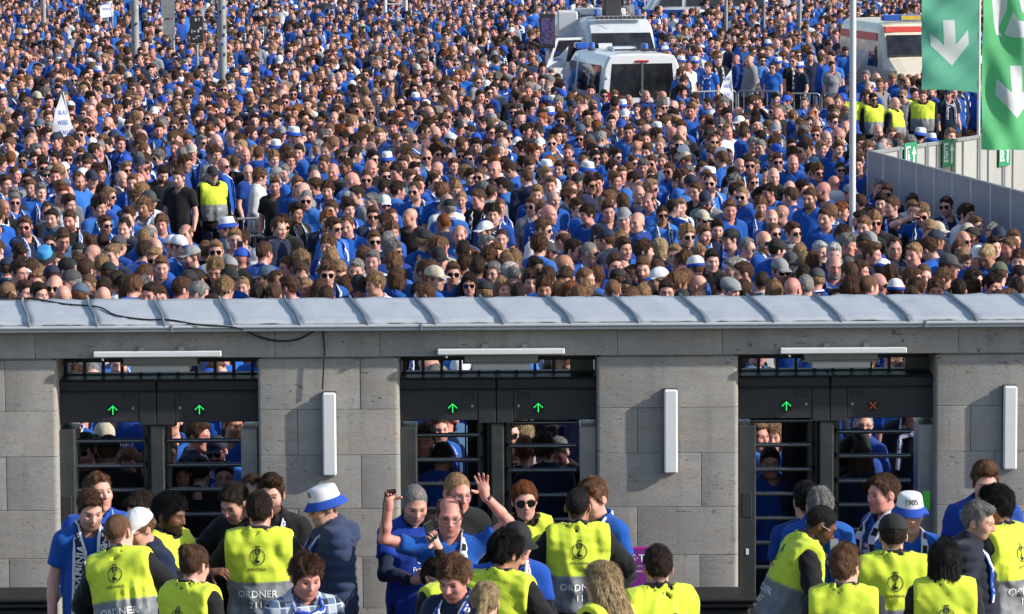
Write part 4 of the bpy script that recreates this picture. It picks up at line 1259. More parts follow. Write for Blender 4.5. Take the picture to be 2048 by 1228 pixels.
STYLE = dict(s='short', m='messy', c='curly', z='buzz', r='rec', g='ring', L='long', N='bun', P='pony', B='bob', q='quiff', k='side')
def parse(hair):
    """'sb' -> hair style and colour; 'ck' with a known cap colour and leading C/R -> cap"""
    return STYLE[hair[0]], hair[1]
NEAR = []
def region(x0, txt):
    for ln in txt.split(';'):
        f = [q.strip() for q in ln.split(',')]
        if len(f) < 6: continue
        NEAR.append((x0 + float(f[0]) / 5.851, 400 + float(f[1]) / 5.851, float(f[2]), f[3], f[4], f[5], f[6] if len(f) > 6 else ''))
region(0, """240,45,60,zb,-,n;720,60,60,sb,s,b;530,210,150,cb,-,b;120,210,10,Lg,-,k;270,220,75,sb,-,k;30,290,0,bd,-,b;110,350,180,Cn,-,n;400,300,120,sg,g,w;680,330,-20,sg,g,n;790,210,130,sg,-,g;970,170,-30,Nb,-,b;1090,190,-10,rb,-,b;1190,170,10,sb,g,b;1405,180,-60,gg,g,w;1650,235,80,Cb,g,w;1830,320,100,sb,s,b;1650,80,180,sl,-,b;1720,70,-20,sb,-,b,w;1060,360,-130,sy,g,g;790,390,10,Ce,-,w;80,490,30,sd,b,n,w;235,480,-20,sb,-,b;380,490,40,sd,-,k;590,490,20,rb,-,k;740,500,150,Cg,-,n;1180,310,-160,Ck,-,k;1340,400,100,Cv,-,k;1210,500,180,zd,-,g;1090,520,150,Nb,-,k;1080,640,-60,bd,-,n;1310,650,-30,sl,-,n,w;1390,545,150,Cd,-,b;1700,460,120,Cd,-,b;1810,560,50,bd,g,b;1690,610,140,sd,-,b;1810,690,0,sl,s,b;1890,790,5,sm,-,b;2020,540,60,Cb,-,b;530,690,-10,Hk,b,k;680,720,-10,Pb,-,n;220,640,40,sd,-,b;930,740,120,Lb,-,n;920,630,180,Ck,-,n;1190,780,180,sl,-,b;1130,870,100,bd,-,k;1270,870,180,Ck,-,k;80,810,180,Cn,-,n;220,850,50,sd,g,b;370,820,160,sb,-,b;470,870,170,Ll,-,n;270,940,-100,Cw,-,b;435,950,-10,sl,-,b;600,910,-150,Cn,-,n;830,970,-70,Cd,-,w;640,1020,-10,bd,s,b;1040,1000,-30,zm,s,w;1220,1050,170,sd,-,w;1370,960,150,zd,-,w;1460,1020,170,sd,-,n;1690,900,150,sb,-,b;1690,1040,60,mg,-,b;90,1090,150,zl,-,w;290,1080,40,sb,-,k;460,1110,40,sd,-,k;740,1140,180,bd,-,k;940,1125,160,Cs,-,w;1210,1150,180,bd,-,k;1480,1130,170,sb,-,n;1560,1040,170,mm,-,b;1770,1120,-30,sd,-,k;1880,1145,0,sb,-,n;230,710,180,Pd,-,k;1000,830,160,sb,-,n""")
region(340, """190,240,-10,sb,g,b,w;290,230,-40,sm,-,g;480,190,-70,Hw,b,b,d;30,270,180,Hw,-,b;400,450,0,sb,g,k;110,550,60,Cb,-,b,w;540,600,0,sl,s,g;560,480,170,Cb,-,n;250,670,-60,Cg,b,b;230,430,170,Ll,-,b;530,810,-10,ml,g,k;420,610,170,sm,-,k;1030,690,-20,Cw,s,b;1100,630,150,sb,-,b;1130,910,-80,Cs,g,b;700,930,60,Ck,-,b;220,970,150,Ck,-,k;310,940,160,sd,-,n;400,970,120,Ll,-,n;140,1050,120,sb,-,k;330,1110,90,rg,-,k;640,1050,150,ml,-,b;850,1020,-10,Pl,-,b;700,810,180,Cg,-,n;1140,1070,180,Ll,-,n;1020,1130,180,sd,-,b;1210,1130,180,sb,-,b;1250,970,40,rb,-,b;1390,1030,-120,sb,-,w;1590,1040,-20,Pl,-,b,r;1750,1060,180,Lb,-,n;1540,870,0,rb,-,b;1380,790,-60,sm,g,n;1540,730,180,ml,-,b;1840,860,5,mm,s,b,W;1980,850,10,sl,-,b;1890,690,180,sl,-,b;1265,270,0,Lb,s,g,w;1400,250,100,sd,-,b;1580,150,-10,cb,-,b,w;1610,340,170,Pm,-,b,k;1760,180,0,sm,s,b;1870,140,0,sd,-,k;1850,290,60,qd,-,b;2010,330,0,rb,s,b,d;1420,60,60,zb,-,b;1990,60,0,Cd,-,n;2010,190,0,gg,g,n;1830,1150,180,sb,-,k""")
region(680, """150,300,0,Ck,-,b;290,300,40,sm,s,k;60,190,0,zg,g,n;140,140,30,sl,-,n;345,160,20,bd,s,g;470,180,180,Cn,-,b;490,290,180,sl,-,b;580,220,0,rb,s,b;510,110,180,Ll,-,r;745,150,0,zm,-,b;760,350,100,Ll,-,b;1010,160,-10,Ll,-,k;1010,280,170,sb,-,b;1040,350,60,sw,-,b;1000,490,120,Ck,g,b;1200,190,70,mm,g,k,d;1380,160,10,sm,s,k;1220,60,180,mb,-,n;1340,300,120,sm,-,b;1420,420,70,Cw,-,b;1560,60,180,cd,-,n;1570,170,170,mm,-,b;1530,250,60,sg,-,n;1620,430,60,Cn,-,n;1850,370,70,Fk,b,v;1980,460,40,sm,b,b;1960,250,100,Co,-,n;1830,260,170,sd,-,n;1780,40,170,zb,-,g;400,480,10,sm,s,w;620,600,60,mg,s,b;380,720,-10,sg,-,w;560,500,160,sg,-,n;1140,570,5,mm,-,c,w;1320,860,5,sm,s,b;1010,850,50,kb,b,k,w;1110,920,60,Cc,g,b;190,830,-10,sg,-,n;220,1010,5,Ck,-,b;410,990,-60,ml,-,w,r;680,940,100,Bm,-,b;630,770,180,mm,-,b;290,660,120,Lm,-,k;60,1010,180,Lb,-,n;1460,790,180,mb,-,w;1610,810,180,sd,-,n;1650,930,170,Ld,-,k;1530,690,150,mm,-,b;1440,610,180,sd,-,b;1740,690,160,cb,-,b;1820,630,20,sm,b,b;1800,860,-30,sg,g,k;1510,990,0,Ld,s,b;1950,730,160,Ll,-,w;1990,870,120,sw,-,n;1910,1040,20,Ll,-,k;1690,1090,180,Ck,-,k,k""")
region(1020, """90,80,60,mg,-,b;140,200,160,sb,-,n;270,210,70,zb,-,o;430,250,0,Hw,s,b;680,60,180,mb,-,b;130,460,70,bd,sb,b,w;480,410,-10,sg,-,b;340,550,170,cb,-,b;440,610,80,Cd,gb,b;610,480,-120,gb,-,n;640,770,110,bd,-,k;740,590,70,sd,g,b;930,620,70,zg,s,b,w;800,320,-10,Cd,b,b;900,250,60,mb,g,b;930,130,150,mm,-,b;1110,310,100,Cv,-,k;1130,190,160,sb,-,k;1310,290,-120,Cd,-,k;1460,160,40,sm,g,w,w;1370,210,180,Kw,-,b;1650,270,60,zm,s,k;1560,430,70,zb,sb,b;1120,470,-120,Cn,g,n;1300,470,150,Ll,-,b;1330,570,30,sb,-,b;1570,600,90,mb,-,b;1750,580,-150,By,-,k;1890,440,-60,qm,-,b;1930,650,-10,sl,g,b,w;1560,810,-10,sm,b,b;1720,840,180,sb,-,n;1220,770,20,sb,-,b;1320,830,40,bd,-,b;1260,940,170,Ck,-,b;1440,900,-80,sb,g,b;1740,940,-70,Cb,gb,n;1390,1070,140,Ck,-,n;1200,1070,180,zm,-,b;1560,1110,180,Ll,-,b;1960,980,120,mm,-,n;1830,1070,0,sd,g,k;880,930,60,zm,-,k;1000,910,150,mb,-,b;660,920,-20,sb,g,n;440,920,180,sb,g,b;250,960,0,mb,-,n;400,1050,0,mb,-,n;300,810,30,sd,-,k;90,880,120,gg,-,k;50,690,150,Ll,-,b;590,1090,180,Ll,-,n;720,1095,0,Lr,-,n;870,1070,180,ml,-,b;90,1120,180,sd,-,n;640,350,180,sw,-,b;1850,270,180,Lb,-,k;1910,190,-110,Ck,-,b;2020,140,150,Ck,-,n;1750,420,180,Cs,-,t""")
region(1360, """80,190,-80,Ck,g,k;60,440,50,mb,-,b;430,110,170,mg,-,b,w;270,240,20,sb,-,b;400,340,150,Ck,-,b;350,430,170,sb,-,b;590,460,-60,Ck,-,b,w;550,200,20,LB,-,b;720,150,160,Ck,-,b;600,310,180,mm,-,b;820,120,60,Cs,-,b;910,160,0,Lb,s,k;1090,120,40,Cd,g,k;900,270,100,Lb,-,k;1040,280,50,sd,-,k,r;1280,230,0,Cv,g,k;1440,150,110,Cg,-,b;1420,260,60,bd,-,b;1190,390,-40,sm,s,b;1390,400,170,cg,-,b,w;1640,120,20,sd,g,b,n;1800,180,-20,mb,-,b;1930,200,150,sd,-,b;1820,360,50,Cb,b,b,n;1960,530,60,mg,-,k;1640,610,30,sw,-,n;1800,640,0,sw,-,n;1810,780,5,gg,gb,b,w;790,570,60,rg,g,b,d;980,490,40,bd,sb,b,d;1140,590,110,Ck,-,b;1170,830,30,Cg,s,b,w;1290,740,20,Cd,g,b;1400,630,180,Ll,-,b;1450,730,180,Ly,-,n;1560,750,180,mm,-,k;1400,930,180,Cc,-,g;1600,940,170,Cd,-,b,w;740,430,180,sm,-,b;240,650,20,Ll,s,b;370,710,10,sd,-,k;180,810,-140,Kw,-,b;60,730,160,mm,-,b;210,1010,-120,bd,-,b;630,810,-70,sg,g,n;740,870,-80,sb,g,n;590,1050,40,Fg,-,b;960,970,170,zd,-,b,n;1320,1050,150,bd,-,k;1470,1030,180,rg,-,k;470,1100,180,Ll,-,b;740,1070,180,sb,-,k;50,960,150,mm,-,n;1440,900,180,sd,-,n;1960,800,0,Cd,-,n;1980,870,-150,sb,-,k;1980,1060,180,mb,-,b;1100,1070,170,Ll,-,b;500,1010,160,sd,-,n""")
region(1698, """110,190,0,bd,s,n;230,250,160,Cc,-,k;200,80,60,Lb,s,r;400,60,-20,sg,-,n;510,90,-20,sr,s,k;620,120,-60,sd,-,b;410,200,0,Cd,-,k;430,260,170,sb,-,b;590,240,160,sb,-,b;120,360,20,sm,-,g;400,390,40,sl,s,b,w;690,370,30,Cn,s,k;830,350,-40,zb,-,b,w;60,520,60,sg,-,k;170,530,180,Ck,-,k;240,500,30,Cg,-,b;530,570,5,rb,g,n;270,640,60,qm,-,n,w;760,640,-40,sl,-,b;940,590,-130,qb,-,b;1020,480,120,Cn,-,n;1220,390,-20,Fw,-,b;1340,480,40,bd,s,b;1430,450,120,Ck,-,n;1590,370,0,md,sb,n;1750,440,0,Cn,-,n;1940,330,-10,sm,-,n;1290,580,0,Lm,g,n;1340,700,40,Ll,-,t;1620,660,-40,sy,-,b;1690,550,20,sd,-,w;1880,560,-60,sm,-,b;1500,670,0,Cw,-,b;1170,780,70,Cd,-,v;1770,790,170,Ld,-,b;1760,870,170,Co,-,b;870,890,10,zm,-,b;130,840,60,sb,-,k;390,850,150,Kw,-,n;620,930,150,Ck,-,b;230,1030,120,zm,-,k;340,990,70,bd,s,k;480,910,180,mb,-,n;740,940,60,sb,-,b;1090,940,100,qm,-,b,w;780,1070,180,mb,-,n;1010,1060,0,mb,-,n;1460,950,60,sd,-,b;1680,1010,30,md,-,n;1990,720,-20,mb,-,k;1990,890,60,zd,-,k;1960,1050,180,sd,-,n;1280,1070,180,sd,-,n;1450,1060,180,mb,-,k;60,1060,180,mb,-,k;540,1080,180,Kw,-,b;1500,400,60,Ck,-,n;1930,470,0,sm,-,b""")

TOPN = dict(b='blue T-shirt', B='blue top', n='navy jacket', k='black top', w='white top', g='grey top', t='teal top', o='dark green top', r='red scarf and top', c='beige jacket', v='dark red top', O='orange top')
CAPN = dict(k='black cap', n='navy cap', b='blue cap', w='white cap', g='grey cap', e='green cap', o='olive cap', c='beige cap', v='maroon cap', d='dark grey cap', s='blue-grey cap')
SCN = dict(w='blue and white scarf', d='black and white scarf', b='blue scarf', n='navy scarf', r='red scarf', s='striped scarf', W='white scarf', k='black scarf')
HAIRS['B'] = (.01, .05, .45)
def facing(yaw):
    a = (yaw + 180) % 360 - 180
    return 'facing the camera' if abs(a) < 25 else 'facing right' if 25 <= a < 125 else 'facing left' if -125 < a <= -25 else 'seen from behind'
ANCH = [(58, 'leftmost pier'), (215, 'turnstile S31'), (415, 'turnstile S30'), (660, 'pier right of S30'), (900, 'turnstile S29'), (1090, 'turnstile S28'), (1341, 'pier right of S28'), (1570, 'turnstile S27'), (1760, 'turnstile S26'), (1960, 'rightmost pier')]
PEOPLE = []                                                     # (object, px, py, words)
GROUND_XY = []                                                  # where somebody already stands
def near_person(px, py, yaw, hair, face, top, scarf, seed, zfix=None, vest=False, kind_=None, lab=None, b_=None, po_=None):
    r = np.random.RandomState(seed)
    head = None; capc = None
    if hair[0] == 'C': head, capc, hs, hc = 'cap', hair[1], 'under', 'bbmdgl'[r.randint(6)]
    elif hair[0] == 'F': head, capc, hs, hc = 'flat', hair[1], 'under', 'g'
    elif hair[0] == 'H': head, capc, hs, hc = 'bucket', hair[1], 'under', 'bmd'[r.randint(3)]
    elif hair[0] == 'K': head, capc, hs, hc = 'beanie', hair[1], 'under', 'bmd'[r.randint(3)]
    elif hair == 'bd': hs, hc = None, 'bgm'[r.randint(3)]
    else: hs, hc = parse(hair)
    fem = hs in ('long', 'bun', 'pony', 'bob')
    b = 'f' if fem else 'mmsh'[r.randint(4)] if hs not in ('ring', 'rec') and hair != 'bd' else 'mhh'[r.randint(3)]
    po = r.choice(['n', 'n', 'l', 'r', 'd', 'L', 'R'])
    b = b_ or b; po = po_ or po
    bm, k, p = body_var(b, po)
    scale = (.955 if fem else 1.005) * r.uniform(.965, 1.045)
    kind = dict(b='tee', B='sweat', w='tee', g='sweat', n='jacket', k='tee' if r.rand() < .4 else 'hood', t='jacket', o='sweat', r='sweat', c='jacket', v='jacket', O='sweat')[top]
    if kind == 'tee' and r.rand() < .22: kind = 'sweat'
    kind = kind_ or kind
    var = r.randint(2) if kind in ('tee', 'sweat') else 0
    cm = cloth_var(b, kind, var)
    clothes = [('shirt' if kind in ('tee', 'sweat') else 'hoodie' if kind == 'hood' else 'jacket', cm)]
    if vest: clothes.append(('vest', cloth_var(b, 'vest')))
    tone = r.choice(list('ffmmmrrt'))
    if hair in ('sd', 'mb') and r.rand() < .12: tone = 'd'
    sk = np.array(SKINS[tone]) * r.uniform(.88, 1.12)
    hcol = np.array(HAIRS[hc]) * r.uniform(.75, 1.3)
    tc = np.array(TOPS[top if top != 'b' else 'bbbbbBBa'[r.randint(8)]]) * r.uniform(.85, 1.18)
    w = dict(skin_col=tuple(sk.tolist()), hair_col=tuple(np.minimum(hcol, .6).tolist()), cloth_col=tuple(np.minimum(tc, .8).tolist()), leg_col=[(.02, .03, .07), (.015, .015, .017), (.06, .055, .05)][r.randint(3)],
             beard_amount=0.0 if fem else (.92 if 'b' in face else float(r.choice([0, .12, .25, .35, .5]))))
    heads = []
    w['scalp_amount'] = float(r.choice([0, .15, .3])) if hs is None else .35 if hs in ('ring', 'rec') else .8
    if hs == 'buzz': w['scalp_amount'] = .95
    if hs: heads.append(('hair', _HC[hs, .0085, 1 + r.randint(sum(1 for q in _HC if q[0] == hs)), 1.0]))
    if head:
        heads.append((PARTN[head], _HC[head, .0085, 1, 1.0]))
        w['cap_col'] = CAPS[capc]; w['brim_col'] = CAPS[capc]
        if head == 'bucket': w['cap_col'], w['brim_col'] = (WHITE, BLUE) if capc == 'w' else ((.05, .30, .62), CAPS['k'])
        if head == 'beanie': w['cap_col'], w['brim_col'] = WHITE, BLUE
        if head == 'cap' and capc == 'b' and r.rand() < .3: w['cap_col'] = WHITE
    if 's' in face: heads.append(('sunglasses', head_item('sunglasses')))
    elif 'g' in face: heads.append(('glasses', head_item('glasses')))
    sc_ = None
    if scarf: sc_ = scarf_var(b, r.randint(3)); scarf_props(w, scarf)
    ht = k['Hs'].translation; off = Rz(yaw - POSES[po][0]).to_3x3() @ Vector((ht.x, ht.y, 0))
    if zfix: q = at_y(px, py, zfix); scale = q.z / (ht.z + .004)
    else: q = at_z(px, py, (ht.z + .004) * scale)
    pos = (q.x - off.x * scale, q.y - off.y * scale, 0)
    o = assemble(pos, yaw - POSES[po][0], scale, bm, k, clothes, heads, w, scarf=sc_, legs=LEGS)
    if kind == 'tee' and top == 'b' and r.rand() < .6:
        side = -1 if r.rand() < .6 else 1
        so = next(c for c in o.children if c.data == cm)
        for pm in _GV[b, 'print', side, var]: link('lettering', pm, so)
    if head == 'bucket' and capc == 'w':
        hat = [c for c in o.children if c.name.startswith('bucket_hat')][0]; link('print', HATP, hat)
    topn = TOPN[top]
    if kind == 'sweat' and top == 'b': topn = 'blue sweatshirt'
    if kind == 'sweat' and top == 'w': topn = 'white sweatshirt'
    if kind == 'hood': topn = 'black hoodie'
    words = ['yellow vest over ' + topn if vest else topn]
    if head: words.append(CAPN[capc] if head == 'cap' else 'flat cap' if head == 'flat' else 'white and blue bucket hat' if head == 'bucket' and capc == 'w' else 'black bucket hat' if head == 'bucket' else 'knitted white and blue hat')
    if 's' in face: words.append('sunglasses')
    elif 'g' in face: words.append('glasses')
    if scarf and top != 'r': words.append(SCN[scarf])
    PEOPLE.append([o, px, py, words, facing(yaw), POSES[po][1] > 20])
    if lab: tag(o, lab, 'person', 'fans at the turnstiles' if zfix else None); PEOPLE.pop()
    GROUND_XY.append((pos[0], pos[1], .36))
    return o

def name_people(people, group):
    """a label for each, grown until it singles one out"""
    def anchor(px): return min(ANCH, key=lambda a: abs(a[0] - px))[1]
    def row(py): return 'at the roof edge' if py > 560 else 'just behind the roof' if py > 528 else 'rows behind the roof' if py > 470 else 'far behind the roof'
    def join(ws): return ws[0] if len(ws) == 1 else ' and '.join(ws[:2]) if len(ws) == 2 else ws[0] + ', ' + ' and '.join(ws[1:3])
    def short(p):                                             # the most telling thing about somebody
        w = p[3]; return w[1] if len(w) > 1 else w[0]
    used = {}
    cands = []
    for p in people:
        o, px, py, w, f, dn = p
        base = 'person in ' + join(w)
        nb = sorted((q for q in people if q is not p), key=lambda q: abs(q[1] - px) + 1.5 * abs(q[2] - py))
        L = ['%s %s, above %s' % (base, row(py), anchor(px)), '%s %s, %s above %s' % (base, f, row(py), anchor(px)), '%s %s, above %s' % (base, f, anchor(px))]
        for q in nb[:9]:
            rel = 'right of' if q[1] < px - 12 else 'left of' if q[1] > px + 12 else 'in front of' if q[2] < py else 'behind'
            L.append('%s %s, %s person in %s, above %s' % ('person in ' + join(w[:2]), f, rel, short(q), anchor(px)))
        for q in nb[:9]:
            rel = 'right of' if q[1] < px - 12 else 'left of' if q[1] > px + 12 else 'in front of' if q[2] < py else 'behind'
            L.append('%s, %s person in %s, %s above %s' % ('person in ' + w[0], rel, short(q), row(py), anchor(px).replace('turnstile ', '')))
        L += ['person in %s %s, above %s' % (' and '.join(w[:2]), f, anchor(px))]
        cands.append([x for x in L if len(x.split()) <= 16] or ['person in %s, above %s' % (w[0], anchor(px))])
    from collections import Counter
    cnt = Counter(x for c in cands for x in set(c))
    for p, c in zip(people, cands):
        pick = next((x for x in c if cnt[x] == 1 and x not in used), None) or next((x for x in c if x not in used), None) or c[0]
        used[pick] = 1; tag(p[0], pick, 'person', group)

KEEP_OUT = []                                                    # convex quads on the ground nobody of the mass stands in
def inside(x, y):
    for q in KEEP_OUT:
        s = [(q[(i + 1) % len(q)][0] - q[i][0]) * (y - q[i][1]) - (q[(i + 1) % len(q)][1] - q[i][1]) * (x - q[i][0]) for i in range(len(q))]
        if all(v >= 0 for v in s) or all(v <= 0 for v in s): return True
    return False
def gpt(px, py, h): q = at_z(px, py, h); return (q.x, q.y)
# ------------------------------------------------------------------ vehicles in the crowd
M_VWHITE = plain('van_white_paint', (.74, .755, .78), .3, 0, .04, 3, coat=.5)
M_VSILVER = plain('van_silver_paint', (.60, .63, .67), .3, .1, .05, 3, coat=.5)
M_CREAM = plain('cream_paint', (.74, .67, .52), .35, 0, .04, 3, coat=.4)
def mat_glass():
    t = NT('dark_vehicle_glass'); n = t.noise(2.4, 3, .6, t.coords('Object', (1, 1, .5)))
    t.set(Base_Color=t.ramp(n, [(.35, (.010, .011, .013)), (.7, (.035, .037, .042))]), Roughness=.06, Specular_IOR_Level=.7); return t.m
M_GLASS = mat_glass()
M_TYRE = plain('tyre_rubber', (.015, .015, .016), .85)
M_BLUEL = plain('blue_beacon', (.02, .10, .42), .15, coat=.5)
M_REDL = plain('red_lamp', (.42, .02, .02), .2, coat=.5)
M_PBLUE = plain('police_blue', (.012, .07, .34), .35)
M_RED = plain('signal_red', (.72, .09, .08), .4)
M_GALV = plain('galvanised_steel', (.34, .36, .38), .45, .5, .12, 12)
M_POLE = plain('grey_lamp_post', (.30, .31, .32), .55, .1, .2, 5)

def side_quad(m, pts, nx, th=.012):
    """flat piece standing proud of a face; pts in order"""
    n = Vector(nx); A = [Vector(p) + n * th for p in pts]; B = [Vector(p) - n * .02 for p in pts]; k = len(pts)
    m.add(A + B, [tuple(range(k)), tuple(range(k, 2 * k))[::-1]] + [(i, (i + 1) % k, (i + 1) % k + k, i + k) for i in range(k)])
    return m
def van_body(W, H, L, nose=.9, tilt=.10, sill=.35, front=1):
    """a van shell: cross-sections along y (0 = rear, L = front)"""
    secs = []
    def sec(y, h, w, z0=sill):
        b = .17; pr = []
        for x, z in ((1, z0), (1.0, z0 + .45), (.985, 1.15), (.93, h - .30), (.885, h - b), (.80, h - .035), (.55, h), (0, h + .012)):
            pr.append((x * w / 2, z))
        return [(x, y, z) for x, z in pr] + [(-x, y, z) for x, z in pr[-2::-1]]
    ys = [(0.02, H - .05, W - .08), (.10, H - .01, W), (L * .3, H, W), (L - nose - 1.05, H - .01, W), (L - nose - .75, H - .06, W - .02)]
    for y, h, w in ys: secs.append(sec(y, h, w))
    # windscreen slope then bonnet
    secs.append(sec(L - nose - .05, 1.42, W - .03)); secs.append(sec(L - .25, 1.12, W - .12)); secs.append(sec(L, .80, W - .28))
    m = MB(); n = len(secs[0]); V = [p for s in secs for p in s]; Fq = []
    for i in range(len(secs) - 1): Fq += [(i * n + k, i * n + k + 1, (i + 1) * n + k + 1, (i + 1) * n + k) for k in range(n - 1)] + [(i * n + n - 1, i * n, (i + 1) * n, (i + 1) * n + n - 1)]
    Fq.append(tuple(range(n))); Fq.append(tuple(range((len(secs) - 1) * n, len(secs) * n)))
    return m.add(V, Fq)
def bodyx(W, H, z): return W / 2 * float(np.interp(z, [.35, .80, 1.15, H - .30, H - .17, H - .035], [1, 1, .985, .93, .885, .80]))
def vwin(root, W, H, y0, y1, z0, z1, s, cut=0):
    a, b = bodyx(W, H, z0) - .004, bodyx(W, H, z1) - .004
    return side_quad(MB(), [(s * a, y0, z0), (s * a, y1, z0), (s * b, y1 - cut, z1), (s * b, y0, z1)][::s], (s, 0, .1), .016).obj('side_window', M_GLASS, root)
def wheels(root, W, L, r=.34):
    for x in (-W / 2 + .10, W / 2 - .10):
        for y in (.85, L - .95):
            w = MB().tube([(x - .11, y, r), (x + .11, y, r)], r, 20).obj('wheel', M_TYRE, root, True)
            MB().tube([(x - .12, y, r), (x + .12, y, r)], r * .58, 14).obj('rim', M_GALV, w, True)
def van(loc, yaw, W, H, L, paint, label, group=None, name='police_van'):
    """local y: 0 rear -> L front"""
    o = link(name, None); o.location = loc; o.rotation_euler = (0, 0, R(yaw)); tag(o, label, 'van', group)
    van_body(W, H, L).obj('body', paint, o, False)
    wheels(o, W, L)
    return o
def beacon(root, x, y, z):
    b = MB().lathe([(.085, 0), (.085, .10), (.075, .15), (.0, .16)], 14, 1, T_(x, y, z + .035)).obj('beacon', M_BLUEL, root, True)
    MB().lathe([(.10, 0), (.10, .036), (.0, .037)], 14, 1, T_(x, y, z)).obj('beacon_base', M_DARK, b)
# van seen from behind
q = at_z(1286, 300, 0); yA = 93.0; xA = (1286 - 1024) / FPX * yA * 1.004
VA = van((xA, yA, 0), 11.5, 1.93, 2.0, 5.4, M_VWHITE, 'white police van seen from behind, standing in the crowd with dark rear windows')
bk = MB(); side_quad(bk, [(-.79, .03, .98), (-.025, .03, .98), (-.025, .03, 1.77), (-.72, .03, 1.77)], (0, -1, 0)).obj('rear_window', M_GLASS, VA)
bk = MB(); side_quad(bk, [(.025, .03, .98), (.79, .03, .98), (.72, .03, 1.77), (.025, .03, 1.77)], (0, -1, 0)).obj('rear_window', M_GLASS, VA)
MB().box(-.012, .012, -.004, .03, .45, 1.85).obj('door_gap', M_DARK, VA)
MB().box(-.16, .16, -.012, .03, 1.80, 1.85, .01).obj('brake_light', M_REDL, VA)
for s in (-1, 1):
    MB().box(s * .79 - .07, s * .79 + .07, -.01, .08, .80, 1.12, .02).obj('tail_lamp', M_REDL, VA)
    for z in (.95, 1.42): MB().box(s * .845 - .03, s * .845 + .03, -.012, .05, z, z + .07, .008).obj('hinge', M_VSILVER, VA)
    for y0, y1 in ((.35, 1.45), (1.60, 2.75), (3.0, 3.75)):
        vwin(VA, 1.93, 2.0, y0, y1, 1.08, 1.72, s)
MB().box(-.34, .26, 1.6, 2.2, 2.0, 2.10, .03).obj('roof_hatch', M_VSILVER, VA)
MB().box(-.35, .75, 1.3, 1.36, 2.02, 2.06, .01).obj('roof_bar', M_DARK, VA)
beacon(VA, .42, 1.5, 1.99)
MB().box(-.80, -.48, 3.5, 3.8, 1.99, 2.14, .03).obj('beacon_bar', M_BLUEL, VA); beacon(VA, -.62, 2.6, 1.99)
m = MB().tube([(.068 * math.cos(w), -.008, 1.10 + .068 * math.sin(w)) for w in np.linspace(0, 2 * math.pi, 25)], .006, 5, False)
for w in (90, 210, 330): m.tube([(0, -.008, 1.10), (.066 * math.cos(R(w)), -.008, 1.10 + .066 * math.sin(R(w)))], .006, 5)
m.obj('badge', M_GALV, VA)
# van facing the camera behind it
yB = 108.5; xB = (1172 - 1024) / FPX * yB
VB = van((xB, yB, 0), 191, 1.96, 2.50, 5.9, M_VSILVER, 'silver police van facing the camera, door open, light bar on its roof')
yw0, yw1 = 5.9 - .9 - .75 + .02, 5.9 - .9 - .10
side_quad(MB(), [(-.84, yw1, 1.50), (.84, yw1, 1.50), (.78, yw0 + .22, 2.06), (-.78, yw0 + .22, 2.06)][::-1], (0, .86, .5), .062).obj('windscreen', M_GLASS, VB)
side_quad(MB(), [(.30, yw1 - .03, 1.62), (.66, yw1 - .03, 1.62), (.66, yw1 - .16, 1.80), (.30, yw1 - .16, 1.80)][::-1], (0, .86, .5), .075).obj('permit_sheet', M_WPAINT, VB)
MB().box(-.66, .66, 4.35, 4.45, 2.44, 2.53, .015).obj('light_bar', M_GALV, VB)
for k in range(11):
    MB().box(-.60 + k * .12 - .045, -.60 + k * .12 + .045, 4.452, 4.462, 2.455, 2.515, .004).obj('led_lamp', M_DARK, VB)
for s in (-.55, .55): beacon(VB, s, 4.1, 2.50)
MB().tube([(0, 4.6, 2.40), (0, 4.62, 2.62)], .010, 6).obj('aerial', M_DARK, VB)
MB().box(-.25, .20, 3.1, 3.5, 2.50, 3.0, .03).obj('loudspeaker', M_DARK, VB)
MB().box(-.5, .75, 2.2, 2.9, 2.50, 2.68, .03).obj('roof_box', M_VSILVER, VB)
for s in (-1, 1):
    for y0, y1 in ((.5, 1.9), (2.1, 3.3)):
        vwin(VB, 1.96, 2.5, y0, y1, 1.2, 1.9, s)
dr = MB().box(0, .06, 0, 1.0, .5, 1.35, .02); dr.box(0, .05, 0, .06, 1.35, 1.98).box(0, .05, .06, .8, 1.92, 1.98).box(0, .05, .94, 1.0, 1.35, 1.45)
side_quad(dr, [(0, .8, 1.98), (0, 1.0, 1.45), (0, .94, 1.40), (0, .74, 1.92)], (1, 0, 0), .05)
d = dr.obj('door', M_VSILVER, VB, False, T_(.97, 4.35, 0) @ Rz(-72))
MB().box(.018, .032, .06, .93, 1.36, 1.90).obj('door_window', M_GLASS, d)
# vans standing across the far side
for (px0, lab, zz) in ((1245, 'white police van with blue stripe, side-on beyond the silver van', 150.0), (1610, 'white van with blue stripe, side-on behind the no-stopping sign', 156.0)):
    x = (px0 - 1024) / FPX * zz
    v = van((x + 6.4, zz, 0), 90, 1.98, 2.75, 6.4, M_VWHITE, lab, 'police vans across the far side')
    for y0, y1 in ((.5, 2.3), (2.45, 4.0), (4.15, 5.05)):
        side_quad(MB(), [(-.97, y0, 1.45), (-.97, y1, 1.45), (-.91, y1 - (.35 if y1 > 5 else 0), 2.15), (-.91, y0, 2.15)][::-1], (-1, 0, .06)).obj('side_window', M_GLASS, v)
        side_quad(MB(), [(.97, y0, 1.45), (.97, y1, 1.45), (.91, y1 - (.35 if y1 > 5 else 0), 2.15), (.91, y0, 2.15)], (1, 0, .06)).obj('side_window', M_GLASS, v)
    for s in (-1, 1):
        MB().box(s * .985 - .012, s * .985 + .012, .2, 5.6, 1.02, 1.32).obj('blue_stripe', M_PBLUE, v); MB().box(s * .995 - .012, s * .995 + .012, .2, 5.9, .62, .90).obj('blue_stripe', M_PBLUE, v)
    beacon(v, 0, 4.3, 2.74)
